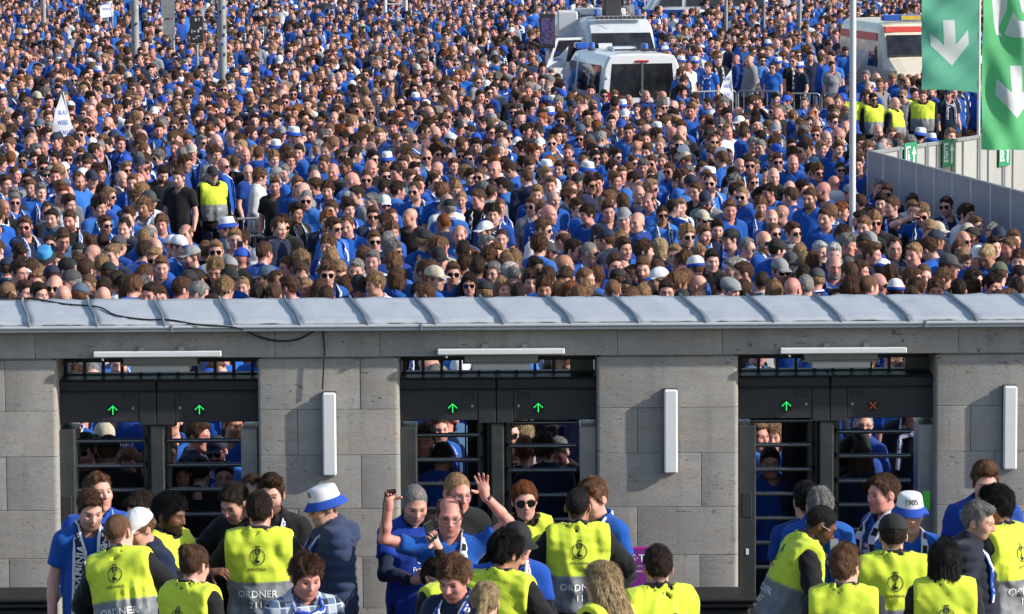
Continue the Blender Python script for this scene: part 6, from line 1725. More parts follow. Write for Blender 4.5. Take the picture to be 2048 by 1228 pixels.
# people at and inside the turnstiles
GATE = [(170, 900, -20, 'Ck', 's', 'k', '', 29.95, 'person in black cap and sunglasses waiting behind the left arms of S31'), (192, 903, 30, 'sb', 's', 'n', '', 30.45, 'person in navy and sunglasses squeezed between two caps behind S31'), (218, 905, 170, 'Ck', '-', 'k', '', 29.85, 'person in black cap seen from behind in turnstile S31'), (208, 876, 20, 'Cc', '-', 'b', '', 31.3, 'person in beige cap and blue shirt behind turnstile S31'),
        (258, 925, 0, 'Bm', 'g', 'b', '', 30.7, 'person with glasses in dark blue top behind turnstile S31'), (297, 930, 5, 'Lm', '-', 'b', '', 30.5, 'person in blue shirt directly left of the S31 and S30 centre post'), (238, 800, 180, 'sm', '-', 'b', '', 32.6, 'broad person in blue T-shirt with white print seen from behind, beyond S31'), (165, 812, 20, 'sb', '-', 'b', 'w', 33.0, 'person with scarf and blue T-shirt beyond S31, left of the broad back'),
        (337, 905, 10, 'Pb', 'g', 'b', '', 30.75, 'person with glasses and blue jacket right of the S30 centre post'), (396, 872, 70, 'sb', '-', 'n', '', 31.0, 'person in navy facing right in the middle of turnstile S30'), (434, 903, -15, 'Cn', 'sb', 'b', 'w', 30.8, 'person in navy cap and sunglasses behind turnstile S30'), (345, 842, -10, 'sg', 's', 'b', '', 32.3, 'person in sunglasses and blue partly hidden by the S30 header box'),
        (366, 952, 0, 'Ld', '-', 'n', '', 29.9, 'person in navy in the shade, left inside turnstile S30'), (402, 945, 170, 'sd', '-', 'k', '', 29.85, 'person in black seen from behind inside turnstile S30'), (449, 953, 0, 'sd', 'g', 'B', '', 29.9, 'person with glasses in dark blue, right inside turnstile S30'), (466, 850, 30, 'sr', '-', 'b', '', 32.0, 'person in blue at the right end of turnstile S30'),
        (876, 856, 20, 'sm', '-', 'b', 'w', 31.6, 'person in blue T-shirt and scarf beyond turnstile S29'), (850, 880, -10, 'sb', '-', 'n', '', 30.0, 'person in navy in the shade left inside turnstile S29'), (885, 918, 170, 'sd', '-', 'B', '', 29.9, 'person in dark blue seen from behind inside turnstile S29'), (1014, 868, 60, 'sb', 'sb', 'b', '', 30.9, 'person in sunglasses facing right beside the S29 and S28 centre post'),
        (1015, 926, 40, 'Bl', 's', 'b', '', 30.6, 'person in sunglasses and blue low beside the S28 centre post'), (1046, 868, 170, 'Ly', '-', 'w', '', 31.4, 'person in white seen from behind in turnstile S28'), (1050, 905, 170, 'sr', '-', 'k', '', 30.2, 'person in black with back turned, left inside turnstile S28'), (1088, 900, 180, 'mb', '-', 'n', '', 29.95, 'person in navy with back turned in the middle of S28'), (1118, 905, -20, 'sg', 'b', 'k', '', 30.8, 'person in black top at the right end of turnstile S28'),
        (1514, 872, 40, 'sl', '-', 'b', '', 30.9, 'person in blue at the far left of turnstile S27'), (1545, 872, -5, 'Ll', '-', 'b', '', 31.2, 'smiling person in blue shirt behind turnstile S27'), (1540, 925, 0, 'sd', '-', 'B', '', 29.9, 'person in dark jersey in the shade inside turnstile S27'), (1727, 848, 0, 'zg', 'g', 'b', '', 31.8, 'laughing person with glasses in blue T-shirt beyond turnstile S26'),
        (1716, 888, 20, 'Ck', '-', 'b', '', 30.6, 'person in black cap below the laughing person in turnstile S26'), (1697, 905, -150, 'Ld', '-', 'k', '', 30.2, 'person in black with back turned, left inside turnstile S26'), (1722, 920, 180, 'Lb', '-', 'n', '', 29.9, 'person in navy with back turned inside turnstile S26')]
for i, (px, py, yaw, hair, face, top, scarf, z, lab) in enumerate(GATE): near_person(px, py, yaw, hair, face, top, scarf, 5000 + i, zfix=z, lab=lab)

# everyone further back: one mass of instances
protos = bpy.data.collections.new('crowd_models')
def merged(parts):
    V = []; Fs = []; mi = []; mats = []; at = {}; n = 0
    names = ('lip', 'brow', 'eye', 'beard', 'scalp', 'zone', 'shoe', 'u', 'v')
    chunks = {k: [] for k in names}
    for me, M in parts:
        if me.name in RAW: P, Q, A, mat = RAW[me.name]; faces = Q.tolist(); fm = [mat] * len(faces)
        else:
            P = np.array([v.co for v in me.vertices]); A = {}; faces = [list(p.vertices) for p in me.polygons]; fm = [me.materials[p.material_index] for p in me.polygons]
        if M is not None: q = m4(M); P = P @ q[:3, :3].T + q[:3, 3]
        V.append(P); Fs += [[i + n for i in f] for f in faces]; n += len(P)
        for m in fm:
            if m not in mats: mats.append(m)
            mi.append(mats.index(m))
        for k in names: chunks[k].append(np.asarray(A[k], np.float32) if k in A else np.zeros(len(P), np.float32))
    me = mk_mesh('crowd_person', np.concatenate(V), Fs, mats, {k: np.concatenate(c) for k, c in chunks.items()})
    me.polygons.foreach_set('material_index', mi)
    return me
rp = np.random.RandomState(5)
HSTY = ['short'] * 7 + ['messy'] * 4 + ['curly', 'side', 'quiff', 'quiff', 'rec', 'rec', 'ring', 'buzz', 'buzz', 'buzz', 'long', 'long', 'pony', 'bob', 'bun', None, None, None]
PROTO_TAGS = []
for i in range(56):
    hs = HSTY[rp.randint(len(HSTY))]; fem = hs in ('long', 'pony', 'bob', 'bun')
    b = 'f' if fem else 'mmsh'[rp.randint(4)]
    po = rp.choice(['n', 'n', 'l', 'r', 'd', 'L', 'R'])
    bm, k, p = body_var(b, po)
    kind = rp.choice(['tee', 'tee', 'tee', 'sweat', 'jacket', 'hood'])
    parts = [(bm, None), (cloth_var(b, kind, rp.randint(2) if kind in ('tee', 'sweat') else 0), None), (LEGS, None)]
    hat = None
    if rp.rand() < .20 and not (fem and rp.rand() < .7): hat = ['cap', 'cap', 'cap', 'cap', 'cap', 'bucket', 'cap', 'flat'][rp.randint(8)]
    if hat: parts += [(_HC['under', .0085, 1, 1.0], k['Hs']), (_HC[hat, .0085, 1, 1.0], k['Hs'])]
    elif hs: parts.append((_HC[hs, .0085, 1 + rp.randint(sum(1 for q in _HC if q[0] == hs)), 1.0], k['Hs']))
    e = rp.rand()
    if e < .30: parts.append((head_item('sunglasses'), k['Hs']))
    elif e < .42: parts.append((head_item('glasses'), k['Hs']))
    if rp.rand() < .46: parts.append((scarf_var(b, rp.randint(3)), None))
    o = bpy.data.objects.new('crowd_person_%03d' % i, merged(parts)); protos.objects.link(o)
    PROTO_TAGS.append((fem, hat, POSES[po][0], .15 if hs is None else .95 if hs == 'buzz' else .4 if hs in ('ring', 'rec') else .8))

def make_mass():
    r = np.random.RandomState(21)
    grid = {}
    def near(x, y, d):
        gx, gy = int(x // 1.0), int(y // 1.0)
        for i in (-1, 0, 1):
            for j in (-1, 0, 1):
                for a, b, dd in grid.get((gx + i, gy + j), ()):
                    if (a - x) ** 2 + (b - y) ** 2 < max(d, dd) ** 2: return True
        return False
    def put(x, y, d): grid.setdefault((int(x // 1.0), int(y // 1.0)), []).append((x, y, d))
    for x, y, d in GROUND_XY: put(x, y, d)
    pts = []
    y = YW + 2.3
    bands = [(YW + 2.3, 41, .52, 3.0), (41, 47, .66, 1.3), (47, 52, .58, 2.3), (52, 62, .52, 3.2), (62, 75, .48, 3.8), (75, 92, .56, 3.2), (92, 115, .70, 2.1), (115, 150, .84, 1.5), (150, 190, .95, 1.1)]
    for y0, y1, d, dens in bands:
        area = (y1 - y0) * ((y0 + y1) * .128 + 2.4)
        for _ in range(int(area * dens * 2.6)):
            yy = y0 + (y1 - y0) * r.rand(); hw = .128 * yy + 1.2; xx = r.uniform(-hw, hw)
            if near(xx, yy, d * r.uniform(.86, 1.12)) or inside(xx, yy): continue
            put(xx, yy, .30); pts.append((xx, yy))
    n = len(pts)
    me = bpy.data.meshes.new('crowd'); me.vertices.add(n)
    pick = r.randint(0, len(PROTO_TAGS), n)
    co = np.zeros((n, 3), np.float32); co[:, :2] = pts; me.vertices.foreach_set('co', co.ravel())
    yaw = np.where(r.rand(n) < .80, r.normal(8, 36, n), r.uniform(-180, 180, n))
    rot = np.zeros((n, 3), np.float32); rot[:, 2] = np.radians(yaw - np.array([PROTO_TAGS[i][2] for i in pick]))
    scl = np.array([.955 if PROTO_TAGS[i][0] else 1.005 for i in pick]) * r.uniform(.955, 1.05, n)
    def col(name, arr):
        a = me.attributes.new(name, 'FLOAT_COLOR', 'POINT'); c = np.ones((n, 4), np.float32); c[:, :3] = arr; a.data.foreach_set('color', c.ravel())
    def flt(name, arr): a = me.attributes.new(name, 'FLOAT', 'POINT'); a.data.foreach_set('value', np.asarray(arr, np.float32))
    a = me.attributes.new('pick', 'INT', 'POINT'); a.data.foreach_set('value', pick.astype(np.int32))
    a = me.attributes.new('rot', 'FLOAT_VECTOR', 'POINT'); a.data.foreach_set('vector', rot.ravel()); flt('scl', scl)
    def choose(d, keys, lo, hi): return np.array([d[k] for k in r.choice(list(keys), n)]) * r.uniform(lo, hi, (n, 1))
    col('skin_col', choose(SKINS, 'fffmmmrrrt', .85, 1.12)); col('hair_col', np.minimum(choose(HAIRS, 'ddddbbbbbbmmmmllggr', .75, 1.3), .6))
    far = np.array([p[1] for p in pts])
    top = np.where((far > 70)[:, None], choose(TOPS, 'bbbbbbaaBBBBbnnnkkwg', .85, 1.18), choose(TOPS, 'bbbbbbbaaBBnnnkkkwgt', .85, 1.18))
    col('cloth_col', np.minimum(top, .8)); col('leg_col', np.array([[(.02, .03, .07), (.015, .015, .017), (.06, .055, .05), (.05, .08, .16)][i] for i in r.randint(0, 4, n)]))
    caps = choose(CAPS, 'kkknnnbbbwwggdcs', .85, 1.1); brim = caps.copy()
    for i in range(n):
        if PROTO_TAGS[pick[i]][1] in ('bucket', 'beanie'): caps[i] = WHITE; brim[i] = BLUE
    col('cap_col', np.minimum(caps, .8)); col('brim_col', np.minimum(brim, .8))
    flt('beard_amount', np.where([PROTO_TAGS[i][0] for i in pick], 0, r.choice([0, .1, .2, .3, .5, .9], n)))
    flt('scalp_amount', [PROTO_TAGS[i][3] for i in pick])
    ks = r.choice(list('wwwddbbnnsW'), n)
    col('scarf_a', np.array([SCARFS[k][0] for k in ks])); col('scarf_b', np.array([SCARFS[k][1] for k in ks]))
    flt('scarf_n', [SCARFS[k][2] for k in ks]); flt('scarf_t', [SCARFS[k][3] for k in ks])
    g = bpy.data.node_groups.new('stand_people', 'GeometryNodeTree')
    g.interface.new_socket('Geometry', in_out='INPUT', socket_type='NodeSocketGeometry')
    g.interface.new_socket('Geometry', in_out='OUTPUT', socket_type='NodeSocketGeometry')
    N = g.nodes; gi = N.new('NodeGroupInput'); go = N.new('NodeGroupOutput')
    ci = N.new('GeometryNodeCollectionInfo'); ci.inputs['Collection'].default_value = protos
    ci.inputs['Separate Children'].default_value = True; ci.inputs['Reset Children'].default_value = True
    ip = N.new('GeometryNodeInstanceOnPoints'); ip.inputs['Pick Instance'].default_value = True
    def named(nm, ty):
        q = N.new('GeometryNodeInputNamedAttribute'); q.data_type = ty; q.inputs['Name'].default_value = nm; return q.outputs['Attribute']
    e2r = N.new('FunctionNodeEulerToRotation')
    g.links.new(named('rot', 'FLOAT_VECTOR'), e2r.inputs[0])
    g.links.new(gi.outputs[0], ip.inputs['Points']); g.links.new(ci.outputs[0], ip.inputs['Instance'])
    g.links.new(named('pick', 'INT'), ip.inputs['Instance Index']); g.links.new(e2r.outputs[0], ip.inputs['Rotation'])
    g.links.new(named('scl', 'FLOAT'), ip.inputs['Scale']); g.links.new(ip.outputs[0], go.inputs[0])
    o = link('crowd', me); tag(o, 'dense crowd of fans in blue filling the square behind the gate', 'crowd', None, 'stuff')
    md = o.modifiers.new('people', 'NODES'); md.node_group = g
    print('CROWD', n)
# ------------------------------------------------------------------ people in front of the gate
LEGM = LEGS
def front(px, py, yaw, label, kind='tee', col='b', hair=('short', 'b'), p=None, sk='m', beard=.2, scale=1.0, glasses=None, hat=None, hatc=None, scarf=None, sv=0, vest=None, text=None, under=None, plaid=False, seed=1, group=None, cname=None, scarf_kw=None, thick=1.0, band=True):
    p = dict(hsz=1.04, **(p or {}))
    p.setdefault('g', {}); rr = np.random.RandomState(seed * 13 + 5); g = dict(fw=rr.uniform(.95, 1.07), jw=rr.uniform(.93, 1.1), ns=rr.uniform(.92, 1.15)); g.update(p['g']); p['g'] = g
    if p.get('fem'): g['jw'] *= .85; g['ns'] *= .88
    P, Q, A, k = body_mesh(p); bm = mk_mesh('person', P, Q, [M_SKIN], A)
    Pg, Qg, Ag = garment(kind, p, k, .0175, seed); gm = mk_mesh('garment', Pg, Qg, [M_PLAID if plaid else M_CLOTH], Ag)
    nm = cname or dict(tee='shirt', sweat='sweater', hood='hoodie', jacket='jacket', puffer='puffer_jacket', polo='shirt')[kind]
    cl = [(nm, gm)]
    if vest is not None:
        Pv, Qv, Av = garment('vest', p, k, .0165, seed); vm = mk_mesh('vest', Pv, Qv, [M_VEST], Av); cl.append(('vest', vm))
    if under:
        Pu, Qu, Au = garment('under', p, k, .0165, seed); um = mk_mesh('undershirt', Pu, Qu, [M_CLOTH], Au); cl.append(('undershirt', um))
    w = dict(skin_col=SKINS[sk], hair_col=HAIRS[hair[1]] if hair else HAIRS['b'], cloth_col=TOPS[col] if isinstance(col, str) else col, leg_col=(.02, .025, .045) if vest is None else (.012, .012, .014), beard_amount=beard, scalp_amount=.8 if hair and hair[0] not in ('ring', 'rec') else .3)
    if hair and hair[0] == 'buzz': w['scalp_amount'] = 1.0
    hd = []
    if hair: hd.append(('hair', head_item(hair[0] if not hat else 'under', .0062, seed % 4 + 1, thick)))
    if hat:
        hm = head_item(hat, .0060); hd.append((PARTN[hat], hm)); w['cap_col'], w['brim_col'] = hatc
    if glasses: hd.append(('sunglasses' if glasses == 's' else 'glasses', head_item('sunglasses' if glasses == 's' else 'glasses')))
    sm = None
    if scarf:
        V, Fq, a = scarf_mesh(k, p, **(scarf_kw or {})); sm = mk_mesh('scarf', V, Fq, [M_SCARF], a); scarf_props(w, scarf)
    hc = k['Hs'].translation; q = at_z(px, py, (hc.z + .004) * scale)
    off = Rz(yaw).to_3x3() @ Vector((hc.x, hc.y, 0)) * scale
    o = assemble((q.x - off.x, q.y - off.y, 0), yaw, scale, bm, k, cl, hd, w, label, group, sm, LEGM)
    if under: next(c for c in o.children if c.data == um)['cloth_col'] = TOPS[under]
    if vest is not None:
        bv = BVHTree.FromPolygons(Pv.tolist(), Qv.tolist()); vo = next(c for c in o.children if c.data == vm)
        ez = vest.get('z', 1.37); ex = vest.get('x', 0)
        e = project(*EMB, bv, k['T'], 1, ex, ez, .052); e.materials.append(M_PRINT_K); link('emblem', e, vo)
        e = project(*text_2d('DFB-POKAL'), bv, k['T'], 1, ex, ez - .080, .017); e.materials.append(M_PRINT_K); link('lettering', e, vo)
        if vest.get('n') is not None:
            e = project(*text_2d('ORDNER'), bv, k['T'], 1, 0, 1.125, .046); e.materials.append(M_PRINT_S); link('lettering', e, vo)
            if vest['n']: e = project(*text_2d(vest['n']), bv, k['T'], 1, 0, 1.050, .044); e.materials.append(M_PRINT_S); link('lettering', e, vo)
    if text:
        bv = BVHTree.FromPolygons(Pg.tolist(), Qg.tolist()); go = next(c for c in o.children if c.data == gm)
        for t, cx, cz, h, *m in text:
            e = project(*text_2d(t), bv, k['T'], -1, cx, cz, h, m[1] if len(m) > 1 else 0, off=.006); e.materials.append(m[0] if m else M_PRINT_W); link('lettering', e, go)
    GROUND_XY.append((o.location.x, o.location.y, .4))
    o['_h'] = 0; del o['_h']
    return o, k, p
def on_scarf(o, k, p, txt, x, z, h, rot):
    s = next(c for c in o.children if c.name.startswith('scarf')); me = s.data
    bv = BVHTree.FromPolygons([v.co[:] for v in me.vertices], [list(q.vertices) for q in me.polygons])
    e = project(*text_2d(txt), bv, k['T'], -1, x, z, h, rot, off=.004); e.materials.append(M_PRINT_W); link('lettering', e, s)
def hand_at(o, k, sg, L=.10, up=0):
    S, E, W = k['arms'][sg]; return o.matrix_world @ W, o
GF, GS = 'fans who have passed the turnstiles', 'stewards in yellow vests before the gate'
HF_ = lambda d, n, curl=25, spread=6, flip=1: dict(d=d, n=n, curl=curl, spread=spread, flip=flip)
ZT2 = [('ZUSAMMENHALT', 0, 1.30, .034), ('TRIUMPHIERT.', 0, 1.255, .034)]
bpy.context.view_layer.update()

# left opening
f1, k1, p1 = front(180, 1020, 14, 'person in blue T-shirt with a navy lettered scarf, looking down, holding a green card', 'tee', 'b', ('short', 'b'), dict(hp=20, hy=6, L=dict(w=(.05, -.30, 1.20), pole=(.7, .3, -.7), hand=HF_((-.75, -.5, .3), (0, .3, 1), 45)), R=dict(w=(-.27, -.04, .90))), 'f', .45, 1.0, scarf='n', scarf_kw=dict(wd=.10, hang=(.50, .52)), group=GF, seed=2)
on_scarf(f1, k1, p1, 'ARMINIA', -.098, 1.26, .055, 80); on_scarf(f1, k1, p1, 'BIELEFELD', .098, 1.26, .048, -84)
front(196, 985, 25, 'person in blue jacket with navy collar, half hidden behind the ARMINIA scarf wearer', 'jacket', (.012, .075, .42), ('short', 'm'), dict(hp=-4, hy=10), 'f', .2, 1.02, group=GF, seed=3, scarf='b')
front(285, 1022, -60, 'person in black jacket bending behind the white cap wearer', 'jacket', 'k', ('short', 'd'), dict(hp=22), 'm', .2, .99, group=GF, seed=4)
front(279, 1058, -52, 'person in white cap, glasses and navy jacket looking down', 'jacket', 'n', ('short', 'm'), dict(hp=24), 'm', .2, .985, glasses='g', hat='cap', hatc=(CAPS['w'], CAPS['w']), group=GF, seed=5)
front(340, 1030, 62, 'steward in yellow vest turned right, stretching out a gloved hand', 'jacket', 'k', ('messy', 'k'), dict(hp=10, R=dict(w=(-.16, -.44, 1.30), pole=(-.8, .2, -.8), hand=HF_((0, -1, .2), (.5, 0, -.8), 30))), 'd', .95, .995, vest={}, group=GS, seed=6)
front(238, 1068, 172, 'steward in yellow vest leaning towards the white cap, short hair seen from behind', 'jacket', 'k', ('buzz', 'm'), dict(lean=10, side=10, hp=6, hy=-8, twist=-6, L=dict(w=(.22, -.30, 1.12), pole=(.9, .2, -.4)), R=dict(w=(-.20, -.30, 1.12), pole=(-.9, .2, -.4))), 'f', 0, .99, vest=dict(n=''), group=GS, seed=7)
front(388, 1132, 150, 'steward in yellow vest with hair clip and glasses, turned to the right', 'jacket', 'k', ('bun', 'b'), dict(fem=1, w=.88, b=.92, nk=.85, hp=14, L=dict(w=(.20, -.32, 1.05), pole=(.8, .2, -.4))), 'f', 0, .97, glasses='g', vest=dict(z=1.33), group=GS, seed=8)
front(470, 1006, -28, 'person in black jacket looking down and pointing with one hand', 'jacket', 'k', ('short', 'd'), dict(hp=28, hy=-8, R=dict(w=(-.20, -.34, 1.26), pole=(-.9, .2, -.7), hand=HF_((-.6, -.8, .1), (.3, 0, -1), 35))), 'm', .3, 1.0, group=GF, seed=9)
front(505, 990, 5, 'person in dark blue jacket with red and white scarf behind steward 2111', 'jacket', (.012, .04, .20), ('rec', 'b'), dict(hp=6), 'f', .3, 1.01, scarf='r', group=GF, seed=10)
front(542, 990, -5, 'bearded person in black leather jacket with white scarf behind steward 2111', 'jacket', 'k', ('side', 'b'), dict(hp=6, w=1.05, b=1.1), 'f', .9, 1.02, scarf='W', group=GF, seed=11)
front(519, 1024, 178, 'steward numbered 2111 in yellow and grey vest, standing upright with back turned', 'jacket', 'k', ('short', 'd'), dict(hp=4, w=1.04, L=dict(w=(.22, -.28, 1.10), pole=(.9, .2, -.4)), R=dict(w=(-.22, -.28, 1.10), pole=(-.9, .2, -.4))), 'f', .1, 1.01, vest=dict(n='2111'), group=GS, seed=12)
fb, kb, pb = front(650, 1014, -76, 'person in white and blue bucket hat and navy quilted jacket against the pier', 'puffer', (.034, .052, .115), ('short', 'g'), dict(hp=14, w=1.10, b=1.22), 'm', .35, 1.01, glasses='g', hat='bucket', hatc=(WHITE, BLUE), scarf='w', group=GF, seed=13)
link('print', hat_print('1905', .112), next(c for c in fb.children if c.name.startswith('bucket')))
front(612, 1154, 22, 'person in blue and white checked shirt with a blue scarf, head bowed', 'sweat', 'b', ('messy', 'b'), dict(hp=18, w=1.05, b=1.1), 'r', .35, 1.0, plaid=True, scarf='w', scarf_kw=dict(cross=True), group=GF, seed=14, cname='shirt')

# middle opening
front(829, 1008, 14, 'person in blue football jersey over dark sleeves, looking down at the hands', 'tee', (.010, .045, .34), ('buzz', 'g'), dict(hp=26, b=1.1, L=dict(w=(.07, -.30, 1.16), pole=(.8, .2, -.6), hand=HF_((-.8, -.4, .1), (0, .3, 1), 50)), R=dict(w=(-.04, -.31, 1.14), pole=(-.8, .2, -.6), hand=HF_((.8, -.4, .1), (0, .3, 1), 50))), 'm', .5, 1.0, under='n', text=[('SC', .035, 1.25, .045), ('Fenster', .03, 1.19, .030)], group=GF, seed=15)
front(914, 985, 18, 'person with glasses in black jacket behind the person with raised arms', 'jacket', 'k', ('buzz', 'l'), dict(hp=12, hy=10), 'r', .2, 1.03, glasses='g', group=GF, seed=16)
f16, k16, p16 = front(899, 1032, 4, 'person in blue T-shirt and glasses raising both arms, black and white scarf', 'tee', 'b', ('ring', 'm'), dict(hp=10, b=1.2, w=1.04, nk=1.12, ab=.94, g=dict(fw=1.08, jw=1.12), L=dict(w=(.235, -.10, 1.79), pole=(1, .1, -.2), hand=HF_((-.18, -.05, 1), (0, -1, -.1), 12, 9, -1)), R=dict(w=(-.41, -.12, 1.75), pole=(-.6, .1, -1), hand=HF_((.0, -.15, 1), (.5, -.8, 0), 75, 3, -1))), 'r', .25, 1.0, glasses='g', scarf='d', scarf_kw=dict(hang=(.10, .12)), text=[('ZUSAMMENHALT', .04, 1.22, .036), ('TRIUMPHIERT.', .04, 1.17, .036)], group=GF, seed=17)
bv = None
front(1049, 1002, 6, 'steward in sunglasses, black sweater and yellow vest looking at the camera', 'jacket', 'k', ('pony', 'r'), dict(fem=1, w=.90, b=.95, nk=.88, hp=4, hr=-4), 'f', 0, .975, glasses='s', vest={}, group=GS, seed=18, thick=1.6)
front(1186, 998, -28, 'person in blue T-shirt, black sleeves and white scarf being searched', 'tee', 'b', ('side', 'm'), dict(hp=20, w=.94, twist=-10), 'f', .3, 1.02, scarf='s', under='k', group=GF, seed=19)
front(1156, 1014, 184, 'steward in yellow vest with dark short hair searching the white scarf wearer', 'jacket', 'k', ('crop', 'd') if False else ('buzz', 'k'), dict(hp=4, hy=-14, L=dict(w=(.22, -.30, 1.12), pole=(.9, .2, -.4)), R=dict(w=(-.22, -.30, 1.14), pole=(-.9, .3, -.4))), 't', .3, 1.0, vest=dict(n='11'), group=GS, seed=20)
front(876, 1158, -150, 'steward in yellow vest bending far down behind the navy jacket', 'jacket', 'k', ('short', 'd'), dict(lean=52, hp=10, bend=1, L=dict(w=(.20, -.25, .98), pole=(.9, .3, .2)), R=dict(w=(-.20, -.25, .98), pole=(-.9, .3, .2))), 'm', 0, 1.0, vest=dict(n=''), group=GS, seed=21)
f21, k21, p21 = front(908, 1158, -24, 'person in navy jacket and blue scarf with letter D looking down left', 'jacket', (.014, .024, .065), ('messy', 'm'), dict(hp=22, b=1.12), 'r', .3, 1.0, scarf='b', scarf_kw=dict(wd=.075), group=GF, seed=22, text=[('Y', -.03, 1.24, .05)])
on_scarf(f21, k21, p21, 'D', -.088, 1.24, .06, 0)
f24, k24, p24 = front(1034, 1086, 30, 'person in black cap and blue T-shirt stretching a phone to the left', 'tee', (.010, .075, .42), ('short', 'm'), dict(hp=14, twist=-28, hy=30, R=dict(w=(-.52, -.22, 1.66), pole=(-.3, .3, -1), hand=HF_((-.55, .0, .85), (0, -.9, 0), 45, 4))), 'f', 0, .97, hat='cap', hatc=(CAPS['k'], CAPS['k']), scarf='r', under='k', group=GF, seed=23)
front(1012, 1110, 158, 'steward in yellow vest with curly hair, turned to the black cap wearer', 'jacket', 'k', ('curly', 'k'), dict(hp=12, hy=-22, lean=6, w=1.02, L=dict(w=(.34, -.22, 1.16), pole=(1, .2, -.3)), R=dict(w=(-.46, -.20, 1.22), pole=(-.6, .4, -.9), hand=HF_((-.9, -.2, .3), (0, -.6, .6), 20, 8))), 't', .2, .99, vest=dict(z=1.34), group=GS, seed=24)
front(972, 1204, 172, 'child with blond ponytail seen from behind at the bottom edge', 'sweat', 'w', ('pony', 'y'), dict(fem=1, w=.84, b=.86, nk=.8), 'f', 0, .93, group=GF, seed=25)
front(1204, 1168, -128, 'steward in yellow vest with long straight hair down the back', 'jacket', 'k', ('longw', 'y'), dict(fem=1, w=.88, b=.9, nk=.85, hp=6), 'f', 0, .985, vest={}, group=GS, seed=26)
front(1316, 1136, 200, 'steward in black jacket and yellow vest beside the purple poster', 'jacket', 'k', ('short', 'd'), dict(hp=8, hy=-14, w=1.05), 'm', .3, 1.01, vest=dict(x=-.05, z=1.32), group=GS, seed=27)

# right opening
front(1612, 1004, 186, 'person in blue T-shirt seen from behind beside the S27 arms', 'tee', 'B', ('short', 'k'), dict(hp=6), 'm', 0, 1.0, group=GF, seed=28)
front(1640, 1016, 6, 'person in blue T-shirt with blue and white striped scarf, head bowed', 'tee', 'b', ('short', 'g'), dict(hp=34), 'f', .3, 1.01, scarf='s', scarf_kw=dict(wd=.09), text=ZT2, group=GF, seed=29)
front(1640, 1050, 118, 'steward numbered 2047 in yellow and grey vest bending forward, with glasses', 'jacket', 'k', ('buzz', 'k'), dict(lean=20, twist=-22, hp=14, w=1.05, b=1.06, L=dict(w=(.20, -.34, 1.10), pole=(.9, .2, -.4)), R=dict(w=(-.22, -.30, 1.06), pole=(-.9, .2, -.5))), 'd', .8, 1.0, glasses='g', vest=dict(n='2047'), group=GS, seed=30)
front(1690, 1136, 176, 'steward in yellow vest and dark collar, light short hair, seen from behind', 'jacket', (.02, .024, .032), ('quiff', 'm'), dict(hp=6, hy=-20), 'f', 0, .99, vest=dict(z=1.30), group=GS, seed=31)
front(1766, 988, -62, 'person in blue T-shirt with black and white scarf over the shoulder facing left', 'tee', 'b', ('short', 'b'), dict(hp=4, b=1.1), 'r', .2, 1.01, scarf='d', scarf_kw=dict(wd=.10, hang=(.26, .24)), text=ZT2, group=GF, seed=32)
f32, k32, p32 = front(1820, 1028, 2, 'person in white and blue 1905 bucket hat, blue T-shirt and black and white scarf', 'tee', 'b', ('bob', 'l'), dict(fem=1, hp=6, w=.95, b=1.05), 'f', 0, .985, hat='bucket', hatc=(WHITE, BLUE), scarf='d', text=ZT2, group=GF, seed=33)
link('print', hat_print('1905', .105), next(c for c in f32.children if c.name.startswith('bucket')))
front(1786, 1072, 180, 'steward in reversed black cap and yellow vest with back turned', 'jacket', 'k', ('short', 'd'), dict(hp=6, w=1.04, b=1.05, L=dict(w=(.24, -.26, 1.10), pole=(.9, .2, -.4)), R=dict(w=(-.24, -.26, 1.10), pole=(-.9, .2, -.4))), 'f', 0, 1.01, hat='cap', hatc=(CAPS['k'], CAPS['k']), vest=dict(n=''), group=GS, seed=34)
front(1970, 966, 4, 'tall person in royal blue jacket and scarf standing against the rightmost pier', 'jacket', (.012, .055, .30), ('quiff', 'm'), dict(hp=14, w=1.03), 'f', .55, 1.04, scarf='w', group=GF, seed=35)
front(1957, 1044, 66, 'person in dark padded jacket with grey hair facing the hooded steward', 'puffer', (.014, .018, .034), ('short', 'g'), dict(hp=10), 'm', .4, .99, scarf='w', group=GF, seed=36)
front(1994, 1016, -126, 'steward in black hoodie and yellow vest at the right edge, facing left', 'jacket', 'k', ('quiff', 'k'), dict(hp=8, w=1.03, R=dict(w=(-.10, -.36, 1.10), pole=(-.9, .2, -.5), hand=HF_((.5, -.7, .1), (0, 0, 1), 40)), L=dict(w=(.16, -.34, 1.10), pole=(.9, .2, -.5))), 't', .1, 1.03, vest=dict(n='11', z=1.36), group=GS, seed=37)
front(1889, 1122, 178, 'steward in yellow vest with straight black hair, bottom right', 'jacket', 'k', ('long', 'k'), dict(fem=1, w=.92, b=1.0, nk=.86, hp=6), 'm', 0, .985, vest=dict(z=1.32), group=GS, seed=38)

